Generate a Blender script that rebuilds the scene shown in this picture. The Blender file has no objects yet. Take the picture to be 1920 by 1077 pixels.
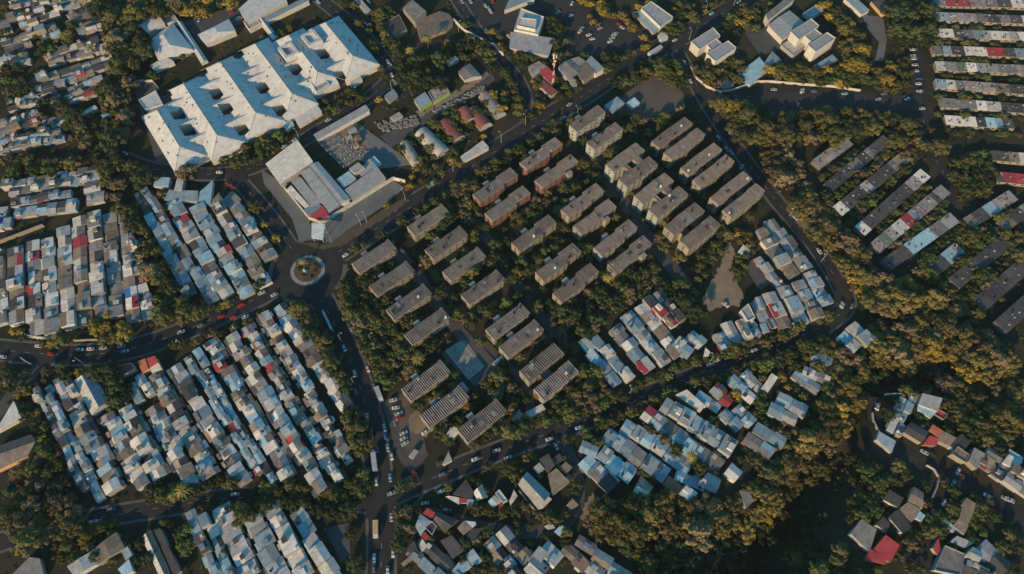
import bpy, math, random
from math import sin, cos, pi, radians, hypot, atan2
random.seed(11)
S = bpy.context.scene
COL = S.collection

# ------------------------------------------------------------------ camera
CAM_H, FPX, TILT = 341.0, 1300.0, math.atan(680 / 1300)
cam = bpy.data.cameras.new('camera')
cam.sensor_width = 36.0
cam.lens = 36.0 * FPX / 1920
cam.clip_end = 20000
cam_o = bpy.data.objects.new('camera', cam)
cam_o.location = (0, 0, CAM_H)
cam_o.rotation_euler = (TILT, 0, 0)
COL.objects.link(cam_o)
S.camera = cam_o

# ------------------------------------------------------------------ light
SUN_EL, SUN_AZ = radians(17.5), math.atan2(-0.42, -0.91)      # azimuth from +Y, clockwise
W = bpy.data.worlds.new('World')
S.world = W
W.use_nodes = True
wn = W.node_tree.nodes
sky = wn.new('ShaderNodeTexSky')
sky.sky_type = 'NISHITA'
sky.sun_disc = False
sky.sun_elevation = SUN_EL
sky.sun_rotation = SUN_AZ % (2 * pi)
sky.ozone_density = 3.0
sky.air_density = 1.0
sky.dust_density = 0.3
wn['Background'].inputs['Strength'].default_value = 0.104
tint = wn.new('ShaderNodeMix')           # the deep teal of a clear late-afternoon sky
tint.data_type = 'RGBA'; tint.blend_type = 'MULTIPLY'
tint.inputs[0].default_value = 1.0
tint.inputs[7].default_value = (.48, 1.12, 1.12, 1)
W.node_tree.links.new(sky.outputs[0], tint.inputs[6])
W.node_tree.links.new(tint.outputs[2], wn['Background'].inputs['Color'])
sun = bpy.data.lights.new('sun', 'SUN')
sun.energy = 3.8
sun.angle = radians(0.6)
sun.color = (1.0, 0.67, 0.36)
sun_o = bpy.data.objects.new('sun', sun)
sun_o.rotation_euler = (pi / 2 - SUN_EL, 0, -(SUN_AZ + pi))
COL.objects.link(sun_o)
S.view_settings.view_transform = 'Standard'
S.view_settings.look = 'None'
S.view_settings.gamma = 1.0
S.view_settings.exposure = 0.5
HAZE = 0.00003
S.cycles.volume_bounces = 0
S.cycles.max_bounces = 4
S.cycles.diffuse_bounces = 2
S.cycles.glossy_bounces = 2
S.cycles.transmission_bounces = 2
S.cycles.use_adaptive_sampling = True

# ------------------------------------------------------------------ map geometry
CT, ST = cos(TILT), sin(TILT)
def P(u, v, z=0.0):
    """photo pixel (1920 wide) -> world x, y on the plane of height z"""
    dx, dy = (u - 960) / FPX, -(v - 538.5) / FPX
    Y, Z = dy * CT + ST, dy * ST - CT
    t = (z - CAM_H) / Z
    return dx * t, Y * t
def UV(x, y, z=0.0):
    zz = z - CAM_H
    yc = y * CT + zz * ST; zc = -y * ST + zz * CT
    return 960 + FPX * x / -zc, 538.5 - FPX * yc / -zc
def crop(x0, y0, s):
    return lambda *pts: [(x0 + a / s, y0 + b / s) for a, b in pts]
def lerp(a, b, t): return (a[0] + (b[0] - a[0]) * t, a[1] + (b[1] - a[1]) * t)

# ------------------------------------------------------------------ materials
MATS = {}
def nodes_of(name):
    m = bpy.data.materials.new(name)
    m.use_nodes = True
    nt = m.node_tree
    return m, nt, nt.nodes, nt.links, nt.nodes['Principled BSDF']
def N(nt, typ, **kw):
    n = nt.nodes.new('ShaderNode' + typ)
    for k, v in kw.items(): setattr(n, k, v)
    return n
def math_n(nt, op, a, b=None):
    n = N(nt, 'Math', operation=op)
    for i, q in enumerate((a, b)):
        if q is None: continue
        if isinstance(q, (int, float)): n.inputs[i].default_value = q
        else: nt.links.new(q, n.inputs[i])
    return n.outputs[0]
def mixc(nt, f, a, b, mode='MIX'):
    n = N(nt, 'Mix', data_type='RGBA', blend_type=mode)
    for i, q in ((0, f), (6, a), (7, b)):
        if isinstance(q, (int, float)): n.inputs[i].default_value = q
        elif isinstance(q, tuple): n.inputs[i].default_value = (*q[:3], 1)
        else: nt.links.new(q, n.inputs[i])
    return n.outputs[2]
def noise(nt, co, scale, detail=3, w=None, rough=.55):
    n = N(nt, 'TexNoise', noise_dimensions='4D' if w is not None else '3D')
    n.inputs['Scale'].default_value = scale
    n.inputs['Detail'].default_value = detail
    n.inputs['Roughness'].default_value = rough
    nt.links.new(co, n.inputs['Vector'])
    if w is not None: nt.links.new(w, n.inputs['W'])
    return n.outputs['Fac']
def ramp(nt, f, a, b):
    n = N(nt, 'MapRange')
    n.inputs[1].default_value = a; n.inputs[2].default_value = b
    nt.links.new(f, n.inputs[0])
    return n.outputs[0]

def roof_mat(name, c, stain, amt=.5, vary=.5, rough=.6, rust=0.12, sheet=.28, metal=0.0):
    """sheeted roof: every sheet a little different, stains with a shape of their own"""
    m, nt, nd, lk, bs = nodes_of(name)
    oi = N(nt, 'ObjectInfo'); tc = N(nt, 'TexCoord')
    w = math_n(nt, 'MULTIPLY', oi.outputs['Random'], 60.0)
    st = ramp(nt, noise(nt, tc.outputs['Object'], .28, 5, w), .42, .68)
    col = mixc(nt, math_n(nt, 'MULTIPLY', st, amt), c, stain)
    fine = noise(nt, tc.outputs['Object'], 2.2, 3, w)
    col = mixc(nt, .35, col, fine, 'OVERLAY') if False else col
    if rust:
        rs = ramp(nt, noise(nt, tc.outputs['Object'], .55, 6, math_n(nt, 'ADD', w, 9.0), .7), .52, .62)
        col = mixc(nt, math_n(nt, 'MULTIPLY', rs, rust), col, (.16, .075, .04))
    sep = N(nt, 'SeparateXYZ'); lk.new(tc.outputs['Object'], sep.inputs[0])
    ix = math_n(nt, 'FLOOR', math_n(nt, 'MULTIPLY', sep.outputs[0], 1.05))
    iy = math_n(nt, 'FLOOR', math_n(nt, 'MULTIPLY', sep.outputs[1], .42))
    cb = N(nt, 'CombineXYZ'); lk.new(ix, cb.inputs[0]); lk.new(iy, cb.inputs[1]); lk.new(w, cb.inputs[2])
    wnz = N(nt, 'TexWhiteNoise', noise_dimensions='3D'); lk.new(cb.outputs[0], wnz.inputs['Vector'])
    sh = math_n(nt, 'ADD', math_n(nt, 'MULTIPLY', wnz.outputs['Value'], sheet), 1 - sheet * .5)
    ob = math_n(nt, 'ADD', math_n(nt, 'MULTIPLY', oi.outputs['Random'], vary), 1 - vary * .5)
    fn = math_n(nt, 'ADD', math_n(nt, 'MULTIPLY', fine, .35), .83)
    v = math_n(nt, 'MULTIPLY', math_n(nt, 'MULTIPLY', sh, ob), fn)
    cv = N(nt, 'CombineColor')
    for i in range(3): lk.new(v, cv.inputs[i])
    lk.new(mixc(nt, 1.0, col, cv.outputs[0], 'MULTIPLY'), bs.inputs['Base Color'])
    bs.inputs['Roughness'].default_value = rough
    bs.inputs['Metallic'].default_value = metal
    bs.inputs['Specular IOR Level'].default_value = .35
    wv = math_n(nt, 'SINE', math_n(nt, 'MULTIPLY', sep.outputs[0], 22.0))
    bp = N(nt, 'Bump'); bp.inputs['Strength'].default_value = .25; bp.inputs['Distance'].default_value = .05
    lk.new(wv, bp.inputs['Height']); lk.new(bp.outputs[0], bs.inputs['Normal'])
    return m

def plain_mat(name, c, c2=None, scale=.5, rough=.8, vary=.2, amt=.6):
    m, nt, nd, lk, bs = nodes_of(name)
    oi = N(nt, 'ObjectInfo'); tc = N(nt, 'TexCoord')
    w = math_n(nt, 'MULTIPLY', oi.outputs['Random'], 60.0)
    c2 = c2 or tuple(x * .65 for x in c)
    st = ramp(nt, noise(nt, tc.outputs['Object'], scale, 5, w), .38, .66)
    col = mixc(nt, math_n(nt, 'MULTIPLY', st, amt), c, c2)
    ob = math_n(nt, 'ADD', math_n(nt, 'MULTIPLY', oi.outputs['Random'], vary), 1 - vary * .5)
    cv = N(nt, 'CombineColor')
    for i in range(3): lk.new(ob, cv.inputs[i])
    lk.new(mixc(nt, 1.0, col, cv.outputs[0], 'MULTIPLY'), bs.inputs['Base Color'])
    bs.inputs['Roughness'].default_value = rough
    bs.inputs['Specular IOR Level'].default_value = .3
    return m

def leaf_mat(name, c, c2, vary=.5):
    m, nt, nd, lk, bs = nodes_of(name)
    oi = N(nt, 'ObjectInfo'); ge = N(nt, 'NewGeometry')
    at = N(nt, 'Attribute', attribute_name='tint')      # one value per tree where many share a mesh
    rnd_ = math_n(nt, 'FRACT', math_n(nt, 'ADD', oi.outputs['Random'], at.outputs['Fac']))
    f = math_n(nt, 'ADD', math_n(nt, 'MULTIPLY', ge.outputs['Random Per Island'], .4), math_n(nt, 'MULTIPLY', rnd_, .6))
    col = mixc(nt, f, c, c2)
    ob = math_n(nt, 'ADD', math_n(nt, 'MULTIPLY', rnd_, vary), 1 - vary * .5)
    cv = N(nt, 'CombineColor')
    for i in range(3): lk.new(ob, cv.inputs[i])
    lk.new(mixc(nt, 1.0, col, cv.outputs[0], 'MULTIPLY'), bs.inputs['Base Color'])
    bs.inputs['Roughness'].default_value = .7
    bs.inputs['Specular IOR Level'].default_value = .15
    return m

R = {   # roofs, by letter
 'w': roof_mat('whitewashed_sheet', (.74, .67, .57), (.46, .40, .33), .5, .4),
 'l': roof_mat('pale_zinc_sheet', (.50, .48, .44), (.30, .28, .25), .6, .5, rust=.15),
 'b': roof_mat('sky_tinted_zinc_sheet', (.27, .36, .40), (.19, .24, .26), .6, .45, rust=.12),  # plain zinc, the blue of mirrored sky put into its colour
 'c': roof_mat('bright_blue_zinc_sheet', (.34, .52, .58), (.27, .38, .42), .5, .35),
 'g': roof_mat('grey_fibre_cement', (.25, .235, .215), (.15, .14, .125), .7, .5),
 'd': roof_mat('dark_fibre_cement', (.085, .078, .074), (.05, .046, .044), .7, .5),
 't': roof_mat('brown_fibre_cement', (.28, .215, .155), (.15, .115, .085), .7, .5),
 'm': roof_mat('rusty_sheet', (.36, .34, .32), (.22, .12, .08), .8, .4, rust=.8),
 'r': roof_mat('red_painted_sheet', (.42, .055, .06), (.28, .05, .05), .5, .4),
 'o': roof_mat('orange_tile', (.52, .17, .09), (.38, .12, .07), .5, .3),
 'k': roof_mat('bright_blue_painted_sheet', (.05, .20, .50), (.05, .14, .34), .5, .3),
 'v': roof_mat('green_mossy_sheet', (.14, .19, .13), (.12, .12, .10), .7, .4),
 's': roof_mat('slate_grey_sheet', (.36, .36, .355), (.27, .265, .26), .5, .15, rough=.5),
 'h': roof_mat('white_painted_roof', (.62, .615, .575), (.50, .495, .465), 1.0, .06, sheet=.15),
}
ROOFWORD = {'w': 'whitewashed', 'l': 'pale zinc', 'b': 'blue-grey zinc', 'c': 'light blue', 'g': 'grey', 'd': 'dark grey',
            't': 'brown', 'm': 'rusty', 'r': 'red', 'o': 'orange', 'k': 'bright blue', 'v': 'mossy green', 's': 'slate grey', 'h': 'white'}
M = {
 'wall_white': plain_mat('white_plaster', (.60, .57, .50)),
 'wall_cream': plain_mat('cream_plaster', (.30, .265, .20)),
 'wall_grey': plain_mat('grey_plaster', (.38, .37, .35)),
 'wall_mint': plain_mat('mint_plaster', (.34, .36, .32)),
 'wall_brick': plain_mat('brick_red_plaster', (.23, .125, .09), (.18, .10, .075)),
 'wall_ochre': plain_mat('ochre_plaster', (.62, .40, .20)),
 'wall_lime': plain_mat('lime_green_paint', (.25, .46, .07)),
 'wall_green': plain_mat('green_paint', (.04, .36, .12)),
 'concrete': plain_mat('bare_concrete', (.30, .29, .27)),
 'conc_dark': plain_mat('weathered_concrete', (.19, .185, .175)),
 'kerb': plain_mat('pavement_concrete', (.125, .12, .115), (.07, .066, .06), .3),
 'asphalt': plain_mat('asphalt', (.024, .025, .026), (.052, .049, .046), .16, .85, 0),
 'alley': plain_mat('worn_alley_surface', (.075, .070, .068), (.11, .10, .09), .2, .9, 0),
 'carpark': plain_mat('car_park_surface', (.036, .036, .038), (.052, .050, .048), .12, .9, .1),
 'dirt': plain_mat('bare_dirt', (.29, .215, .15), (.16, .12, .085), .15, .95, .1),
 'soil': plain_mat('brown_soil', (.12, .09, .06), (.07, .06, .04), .2, .95, .1),
 'yard': plain_mat('dark_paved_yard', (.095, .097, .098), (.06, .06, .06), .2, .9, .1),
 'slab': plain_mat('pale_forecourt', (.17, .175, .168), (.11, .115, .11), .1, .85, .1),
 'tan_yard': plain_mat('worn_tan_yard', (.14, .115, .09), (.09, .075, .063), .1, .9, .1),
 'grass': plain_mat('rough_grass', (.060, .055, .025), (.035, .036, .018), .2, .95, .2),
 'paint': plain_mat('road_paint', (.42, .42, .40)),
 'glass': plain_mat('dark_window_glass', (.05, .055, .06), rough=.2),
 'rubber': plain_mat('tyre_rubber', (.02, .02, .02)),
 'bark': plain_mat('tree_bark', (.12, .09, .065)),
 'steel': plain_mat('galvanised_steel', (.45, .46, .46), rough=.5),
 'black': plain_mat('black_plastic', (.025, .025, .027)),
 'tank': plain_mat('white_plastic_tank', (.7, .7, .68)),
 'red': plain_mat('red_paint', (.36, .05, .04)),
 'white': plain_mat('white_paint', (.78, .77, .74)),
 'teal': plain_mat('turquoise_paint', (.06, .36, .45)),
 'court': plain_mat('court_surface', (.25, .235, .20), (.18, .17, .15), .15, .9, 0),
 'courtline': plain_mat('court_line_paint', (.52, .50, .46)),
 'fascia': plain_mat('roof_fascia', (.36, .29, .25)),
 'rib': roof_mat('ribbed_asbestos_roof', (.235, .195, .17), (.15, .125, .11), .8, .35, sheet=.3),
 'rubble': plain_mat('rubble', (.30, .28, .25), (.14, .13, .12), 1.2),
}
LEAF = {
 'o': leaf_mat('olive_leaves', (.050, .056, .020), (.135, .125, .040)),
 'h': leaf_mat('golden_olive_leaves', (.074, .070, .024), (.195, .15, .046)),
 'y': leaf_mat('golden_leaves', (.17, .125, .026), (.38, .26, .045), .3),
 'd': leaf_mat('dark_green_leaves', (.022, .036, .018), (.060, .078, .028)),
 'f': leaf_mat('fresh_green_leaves', (.050, .075, .022), (.12, .145, .040)),
 'k': leaf_mat('dry_grey_brown_leaves', (.095, .074, .038), (.22, .165, .085)),
 'p': leaf_mat('palm_fronds', (.10, .10, .025), (.32, .25, .06), .3),
}
LEAFWORD = {'h': 'golden olive', 'o': 'olive', 'y': 'golden yellow', 'd': 'dark green', 'f': 'fresh green', 'k': 'dry brown', 'p': 'yellowish'}

# ------------------------------------------------------------------ objects
def me(name, V, F, mat, parent=None):
    mesh = bpy.data.meshes.new(name)
    mesh.from_pydata(V, [], F)
    if mat: mesh.materials.append(mat)
    o = bpy.data.objects.new(name, mesh)
    COL.objects.link(o)
    if parent: o.parent = parent
    return o
def shared(name, mesh, parent=None, loc=(0, 0, 0), rz=0, sc=None):
    o = bpy.data.objects.new(name, mesh)
    o.location = loc; o.rotation_euler = (0, 0, rz)
    if sc: o.scale = sc
    if parent: o.parent = parent
    COL.objects.link(o)
    return o
REG = []     # things waiting for a label: obj, description, place, sort key
def tag(o, desc, place, cat, key, group=None, side='left'):
    o['category'] = cat
    if group: o['group'] = group
    REG.append((o, desc, place, key, side))
def fixed(o, label, cat, group=None):
    o['label'] = label; o['category'] = cat
    if group: o['group'] = group
    return o
def empty(name, x, y, rz=0, z=0):
    o = bpy.data.objects.new(name, None)
    o.empty_display_size = 1
    o.location = (x, y, z); o.rotation_euler = (0, 0, rz)
    COL.objects.link(o)
    return o
def struct(name, V, F, mat, kind='structure'):
    o = me(name, V, F, mat); o['kind'] = kind
    return o
class Local:
    """world -> thing-local coordinates"""
    def __init__(s, x, y, rz): s.x, s.y, s.c, s.s = x, y, cos(rz), sin(rz)
    def __call__(s, p):
        dx, dy = p[0] - s.x, p[1] - s.y
        return (dx * s.c + dy * s.s, -dx * s.s + dy * s.c)
class MB:
    def __init__(s): s.V, s.F = [], []
    def add(s, V, F):
        n = len(s.V); s.V += V; s.F += [tuple(i + n for i in f) for f in F]
    def prism(s, poly, z0, z1, cap=True):
        n = len(poly)
        V = [(x, y, z0) for x, y in poly] + [(x, y, z1) for x, y in poly]
        F = [(i, (i + 1) % n, (i + 1) % n + n, i + n) for i in range(n)]
        if cap: F += [tuple(range(n, 2 * n)), tuple(range(n - 1, -1, -1))]
        s.add(V, F)
    def box(s, x0, x1, y0, y1, z0, z1): s.prism([(x0, y0), (x1, y0), (x1, y1), (x0, y1)], z0, z1)
    def slab(s, q, t):
        V = [tuple(p) for p in q] + [(p[0], p[1], p[2] - t) for p in q]
        n = len(q)
        s.add(V, [tuple(range(n)), tuple(range(2 * n - 1, n - 1, -1))] + [(i, i + n, (i + 1) % n + n, (i + 1) % n) for i in range(n)])
    def tube(s, a, b, r0, r1=None, n=6):
        r1 = r0 if r1 is None else r1
        d = [b[i] - a[i] for i in range(3)]
        L = math.sqrt(sum(q * q for q in d)) or 1e-6
        d = [q / L for q in d]
        ref = (1, 0, 0) if abs(d[0]) < .8 else (0, 1, 0)
        u = (d[1] * ref[2] - d[2] * ref[1], d[2] * ref[0] - d[0] * ref[2], d[0] * ref[1] - d[1] * ref[0])
        lu = math.sqrt(sum(q * q for q in u)); u = [q / lu for q in u]
        w = (d[1] * u[2] - d[2] * u[1], d[2] * u[0] - d[0] * u[2], d[0] * u[1] - d[1] * u[0])
        V = []
        for c, r in ((a, r0), (b, r1)):
            for k in range(n):
                t = 2 * pi * k / n
                V.append(tuple(c[i] + r * (cos(t) * u[i] + sin(t) * w[i]) for i in range(3)))
        s.add(V, [(k, (k + 1) % n, (k + 1) % n + n, k + n) for k in range(n)] + [tuple(range(n - 1, -1, -1)), tuple(range(n, 2 * n))])
    def build(s, name, mat, parent=None): return me(name, s.V, s.F, mat, parent)
def ccw(q):
    a = sum(q[i][0] * q[(i + 1) % len(q)][1] - q[(i + 1) % len(q)][0] * q[i][1] for i in range(len(q)))
    return list(q) if a > 0 else list(reversed(q))

# ------------------------------------------------------------------ ground, roads, patches
RAV = [((1400, 1110), 14, 21), ((1450, 1010), 14, 21), ((1525, 925), 13, 20), ((1585, 840), 9, 13), ((1606, 770), 6.5, 10), ((1655, 708), 6, 9), ((1760, 695), 6.5, 9), ((1850, 738), 6, 8)]
RAVINE = [(*P(*p), w, d) for p, w, d in RAV]
def seg_d(p, a, b):
    dx, dy = b[0] - a[0], b[1] - a[1]
    L = dx * dx + dy * dy
    t = max(0, min(1, ((p[0] - a[0]) * dx + (p[1] - a[1]) * dy) / L)) if L else 0
    return hypot(p[0] - a[0] - dx * t, p[1] - a[1] - dy * t)
def poly_d(p, line): return min(seg_d(p, line[i], line[i + 1]) for i in range(len(line) - 1))
def ground_z(x, y):
    if x < 60: return 0.0
    z = 0.0
    for a, b in zip(RAVINE, RAVINE[1:]):
        dx, dy = b[0] - a[0], b[1] - a[1]
        t = max(0, min(1, ((x - a[0]) * dx + (y - a[1]) * dy) / (dx * dx + dy * dy)))
        d = hypot(x - a[0] - dx * t, y - a[1] - dy * t); w = a[2] + (b[2] - a[2]) * t
        if d < 3 * w: z = min(z, -(a[3] + (b[3] - a[3]) * t) * math.exp(-(d / w) ** 2))
    return z

def ground():
    xs = [-4000, -1500, -700, -420] + [-380 + 5 * i for i in range(153)] + [420, 700, 1500, 4000]
    ys = [-3000, -1000, -300, -60] + [0 + 5 * i for i in range(89)] + [500, 800, 1600, 5000]
    V = [(x, y, ground_z(x, y)) for y in ys for x in xs]
    n = len(xs)
    F = [(j * n + i, j * n + i + 1, (j + 1) * n + i + 1, (j + 1) * n + i) for j in range(len(ys) - 1) for i in range(n - 1)]
    m, nt, nd, lk, bs = nodes_of('dry_tropical_ground')
    tc = N(nt, 'TexCoord'); co = tc.outputs['Object']
    a = ramp(nt, noise(nt, co, .022, 5), .42, .62)
    b = ramp(nt, noise(nt, co, .12, 6), .45, .62)
    c = ramp(nt, noise(nt, co, .9, 4), .35, .7)
    col = mixc(nt, a, (.028, .033, .023), (.066, .054, .037))
    col = mixc(nt, math_n(nt, 'MULTIPLY', b, .6), col, (.048, .048, .023))
    col = mixc(nt, math_n(nt, 'MULTIPLY', c, .35), col, (.028, .032, .020))
    lk.new(col, bs.inputs['Base Color'])
    bs.inputs['Roughness'].default_value = .95
    bs.inputs['Specular IOR Level'].default_value = .1
    g = struct('ground', V, F, m)
    for p in g.data.polygons: p.use_smooth = True
ground()

ROADS = {}
Zn = [0.02]
def nz():
    Zn[0] += .004
    return Zn[0]
def smooth(pts, it=2):
    for _ in range(it):
        q = [pts[0]]
        for a, b in zip(pts, pts[1:]): q += [lerp(a, b, .25), lerp(a, b, .75)]
        pts = q + [pts[-1]]
    return pts
def resample(pts, step):
    out = [pts[0]]; acc = 0
    for a, b in zip(pts, pts[1:]):
        L = hypot(b[0] - a[0], b[1] - a[1]); t = step - acc
        while t < L:
            out.append(lerp(a, b, t / L)); t += step
        acc = (acc + L) % step
    return out + [pts[-1]]
def normals(pts):
    n = []
    for i in range(len(pts)):
        a, b = pts[max(0, i - 1)], pts[min(len(pts) - 1, i + 1)]
        L = hypot(b[0] - a[0], b[1] - a[1]) or 1
        n.append((-(b[1] - a[1]) / L, (b[0] - a[0]) / L))
    return n
def ribbon(pts, o0, o1, z):
    nn = normals(pts)
    V = []
    for p, q in zip(pts, nn): V += [(p[0] + q[0] * o0, p[1] + q[1] * o0, z), (p[0] + q[0] * o1, p[1] + q[1] * o1, z)]
    return V, [(2 * i, 2 * i + 2, 2 * i + 3, 2 * i + 1) if o0 > o1 else (2 * i + 1, 2 * i + 3, 2 * i + 2, 2 * i) for i in range(len(pts) - 1)]
def road(key, place, px, width, mat='asphalt', walk=1.3, line=True, name='road'):
    pts = resample(smooth([P(*p) for p in px]), 4.0)
    ROADS[key] = dict(pts=pts, w=width, place=place, walk=walk, line=line)
    V, F = ribbon(pts, width / 2, -width / 2, nz())
    struct(name, V, F, M[mat])
road('ne', 'on the wide avenue northeast of the roundabout', [(612, 487), (700, 432), (800, 371), (900, 303), (1000, 237), (1090, 183), (1180, 122), (1260, 78), (1340, 36), (1420, -14)], 13.5)
road('w', 'on the curved road west of the roundabout', [(548, 520), (510, 545), (440, 580), (380, 606), (330, 628), (250, 655), (170, 667), (80, 665), (-60, 650)], 10.5)
road('s', 'on the avenue south of the roundabout', [(592, 540), (635, 625), (665, 695), (690, 770), (706, 850), (713, 930), (716, 1000), (714, 1100)], 12)
road('sw', 'on the shaded street along the bottom left', [(705, 945), (600, 936), (500, 930), (400, 937), (300, 952), (200, 968), (80, 992), (-60, 1035)], 8)
road('e', 'on the long road running right from the bottom junction', [(722, 935), (790, 906), (850, 880), (950, 840), (1050, 806), (1130, 776), (1200, 746), (1300, 706), (1400, 671), (1500, 631), (1560, 604), (1592, 572), (1582, 540)], 8.4)
road('r', 'on the street along the right side of the apartments', [(1585, 560), (1562, 512), (1520, 450), (1470, 395), (1415, 325), (1365, 255), (1322, 190), (1292, 135), (1262, 85)], 8)
road('tr', 'on the shaded car park road at the upper right', [(1330, 178), (1430, 183), (1560, 180), (1660, 190), (1728, 205)], 13, walk=0)
road('tv', 'on the street beside the right terraces', [(1718, 60), (1722, 130), (1728, 205), (1740, 280), (1786, 350), (1770, 430), (1700, 505)], 8, walk=0)
road('h', 'on the street below the hospital', [(215, 285), (260, 312), (340, 326), (430, 328), (500, 308), (590, 250), (690, 188), (740, 140)], 8)
road('hn', 'on the street right of the hospital', [(590, -10), (640, 30), (700, 85), (738, 140), (760, 185)], 9)
road('hr', 'on the road above the roundabout', [(440, 330), (480, 375), (520, 425), (555, 480)], 8)
road('l', 'on the tree-lined lane at the left', [(262, 130), (258, 200), (232, 285), (205, 340), (225, 400), (262, 455), (300, 520), (325, 590)], 6, walk=0, line=False)
road('n', 'on the street leading to the top car park', [(850, -10), (895, 60), (945, 115), (985, 165), (985, 215)], 7)
road('kl', 'on the side street at the bottom centre', [(740, 985), (800, 958), (860, 978), (930, 995), (1000, 1000), (1065, 985), (1090, 930), (1075, 865), (1050, 820)], 6, 'alley', 0, False)
road('ml', 'on the bottom right street', [(1640, 745), (1638, 790), (1672, 838), (1735, 868), (1790, 902), (1850, 930), (1940, 985)], 7, walk=0, line=False)
road('mm', 'on the bottom right lane', [(1790, 895), (1765, 960), (1742, 1030), (1735, 1100)], 6, walk=0, line=False)
road('a1', 'in the parking alley between the left apartments', [(728, 455), (780, 512), (830, 585), (885, 650)], 7, 'alley', 0, False)
road('a2', 'in the alley between the left and middle apartments', [(875, 395), (930, 470), (985, 560), (1010, 590), (1060, 640)], 6, 'alley', 0, False)
road('a3', 'in the lane between the tall right apartments', [(1105, 245), (1120, 300), (1185, 405), (1240, 475), (1290, 540)], 8, 'alley', 0, False)
road('pl', 'in the car park beside the south avenue', [(735, 745), (752, 790), (765, 850), (790, 870)], 12, 'alley', 0, False)
road('wl', 'on the corner road at the left edge', [(75, 690), (40, 715), (10, 760), (-30, 800)], 7, 'alley', 0, False)
road('cp', 'on the path beside the mural court', [(905, 640), (960, 690), (1000, 740), (985, 800)], 4, 'alley', 0, False, 'path')

def in_poly(x, y, q):
    c = False; j = len(q) - 1
    for i in range(len(q)):
        if (q[i][1] > y) != (q[j][1] > y) and x < (q[j][0] - q[i][0]) * (y - q[i][1]) / (q[j][1] - q[i][1]) + q[i][0]: c = not c
        j = i
    return c
PATCHES = []; CLEAR = []; SOFT = []
def patch(name, px, mat, z=None):
    q = ccw([P(*p) for p in px]); PATCHES.append(q)
    if name in ('games_court', 'yard_around_court', 'dirt_lot', 'school_yard', 'forecourt', 'building_site', 'bare_earth', 'plaza', 'hospital_yard', 'dirt_yard'): CLEAR.append((name, q))
    if name in ('dirt_lot', 'dry_slope', 'parched_grass', 'dirt_verge'): SOFT.append(q)
    if M[mat] in (M['dirt'], M['soil']) and len(q) > 3:          # ragged edges of bare earth
        rr_ = random.Random(len(PATCHES)); q = [(p[0] + rr_.uniform(-.9, .9), p[1] + rr_.uniform(-.9, .9)) for p in resample(q + [q[0]], 1.6)[:-1]]
    z = nz() if z is None else z
    return struct(name, [(x, y, z) for x, y in q], [tuple(range(len(q)))], M[mat])
# roundabout
RC = P(577, 507)
def disc(r, z, n=48): return [(RC[0] + r * cos(2 * pi * k / n), RC[1] + r * sin(2 * pi * k / n), z) for k in range(n)]
struct('roundabout_road', disc(19.5, nz()), [tuple(range(48))], M['asphalt'])
mb = MB(); mb.prism([(x, y) for x, y, _ in disc(9.6, 0)], 0, .16); mb.build('traffic_island_kerb', M['concrete'])['kind'] = 'structure'
mb = MB(); mb.prism([(x, y) for x, y, _ in disc(7.6, 0)], 0, .24); mb.build('traffic_island', M['soil'])['kind'] = 'structure'
# open ground
z4 = lambda x0, y0: crop(x0, y0, 3.99)
z6 = lambda x0, y0: crop(x0, y0, 5.984)
patch('dirt_lot', [(1366, 452), (1379, 468), (1372, 500), (1392, 555), (1385, 575), (1350, 575), (1318, 592), (1312, 566), (1342, 515), (1358, 475)], 'dirt')
patch('car_park', [(930, -10), (1100, -10), (1145, 30), (1230, 62), (1195, 108), (1080, 112), (1030, 70), (985, 20)], 'carpark')
patch('car_park', [(855, -10), (930, -10), (985, 20), (960, 80), (915, 70)], 'carpark')
patch('forecourt', z4(480, 270)((40, 190), (200, 300), (400, 560), (420, 700), (330, 745), (270, 560), (60, 300)), 'slab')
patch('forecourt', z4(480, 270)((420, 590), (560, 560), (1030, 275), (1110, 330), (950, 470), (700, 640), (560, 740), (440, 720)), 'slab')
patch('dirt_verge', z4(480, 270)((320, 745), (560, 745), (700, 640), (1130, 395), (1150, 430), (640, 770), (500, 790)), 'soil')
patch('building_site', z6(460, 100)((760, 980), (1010, 850), (1240, 770), (1500, 960), (1900, 1250), (1500, 1300)), 'conc_dark')
patch('bare_earth', z6(460, 100)((1000, 880), (1180, 830), (1240, 920), (1390, 1020), (1380, 1100), (1280, 1120), (1100, 1060)), 'dirt')
patch('paved_yard', z4(480, 0)((930, 1020), (1230, 880), (1560, 700), (1760, 540), (1790, 600), (1600, 730), (1250, 940), (1010, 1110)), 'yard')
patch('dirt_verge', z4(480, 0)((1190, 840), (1440, 710), (1680, 570), (1720, 520), (1750, 560), (1500, 730), (1230, 880)), 'dirt')
patch('games_court', z6(740, 640)((560, 110), (740, 0), (800, -10), (1010, 290), (830, 440)), 'court', .36)
patch('yard_around_court', z4(480, 540)((1380, 500), (1560, 350), (1660, 400), (1850, 620), (1640, 740)), 'yard')
patch('school_yard', [(1145, 197), (1225, 137), (1280, 172), (1285, 200), (1245, 222), (1205, 226), (1165, 214)], 'tan_yard')
patch('car_park', [(745, 745), (765, 742), (790, 790), (800, 850), (770, 860), (750, 820)], 'tan_yard')
patch('dirt_yard', z6(740, 640)((160, 850), (240, 790), (330, 850), (420, 960), (360, 1077), (160, 1000)), 'dirt')
patch('dirt_path', z6(740, 640)((1260, 700), (1310, 620), (1340, 600), (1340, 680), (1250, 830), (1100, 960), (1050, 920)), 'dirt')
patch('dirt_path', z6(820, 840)((1610, 790), (1720, 500), (1790, 520), (1690, 800), (1650, 840)), 'dirt')
patch('dirt_path', z4(480, 807)((1030, 740), (1250, 450), (1290, 440), (1200, 590), (1060, 745)), 'soil')
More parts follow.
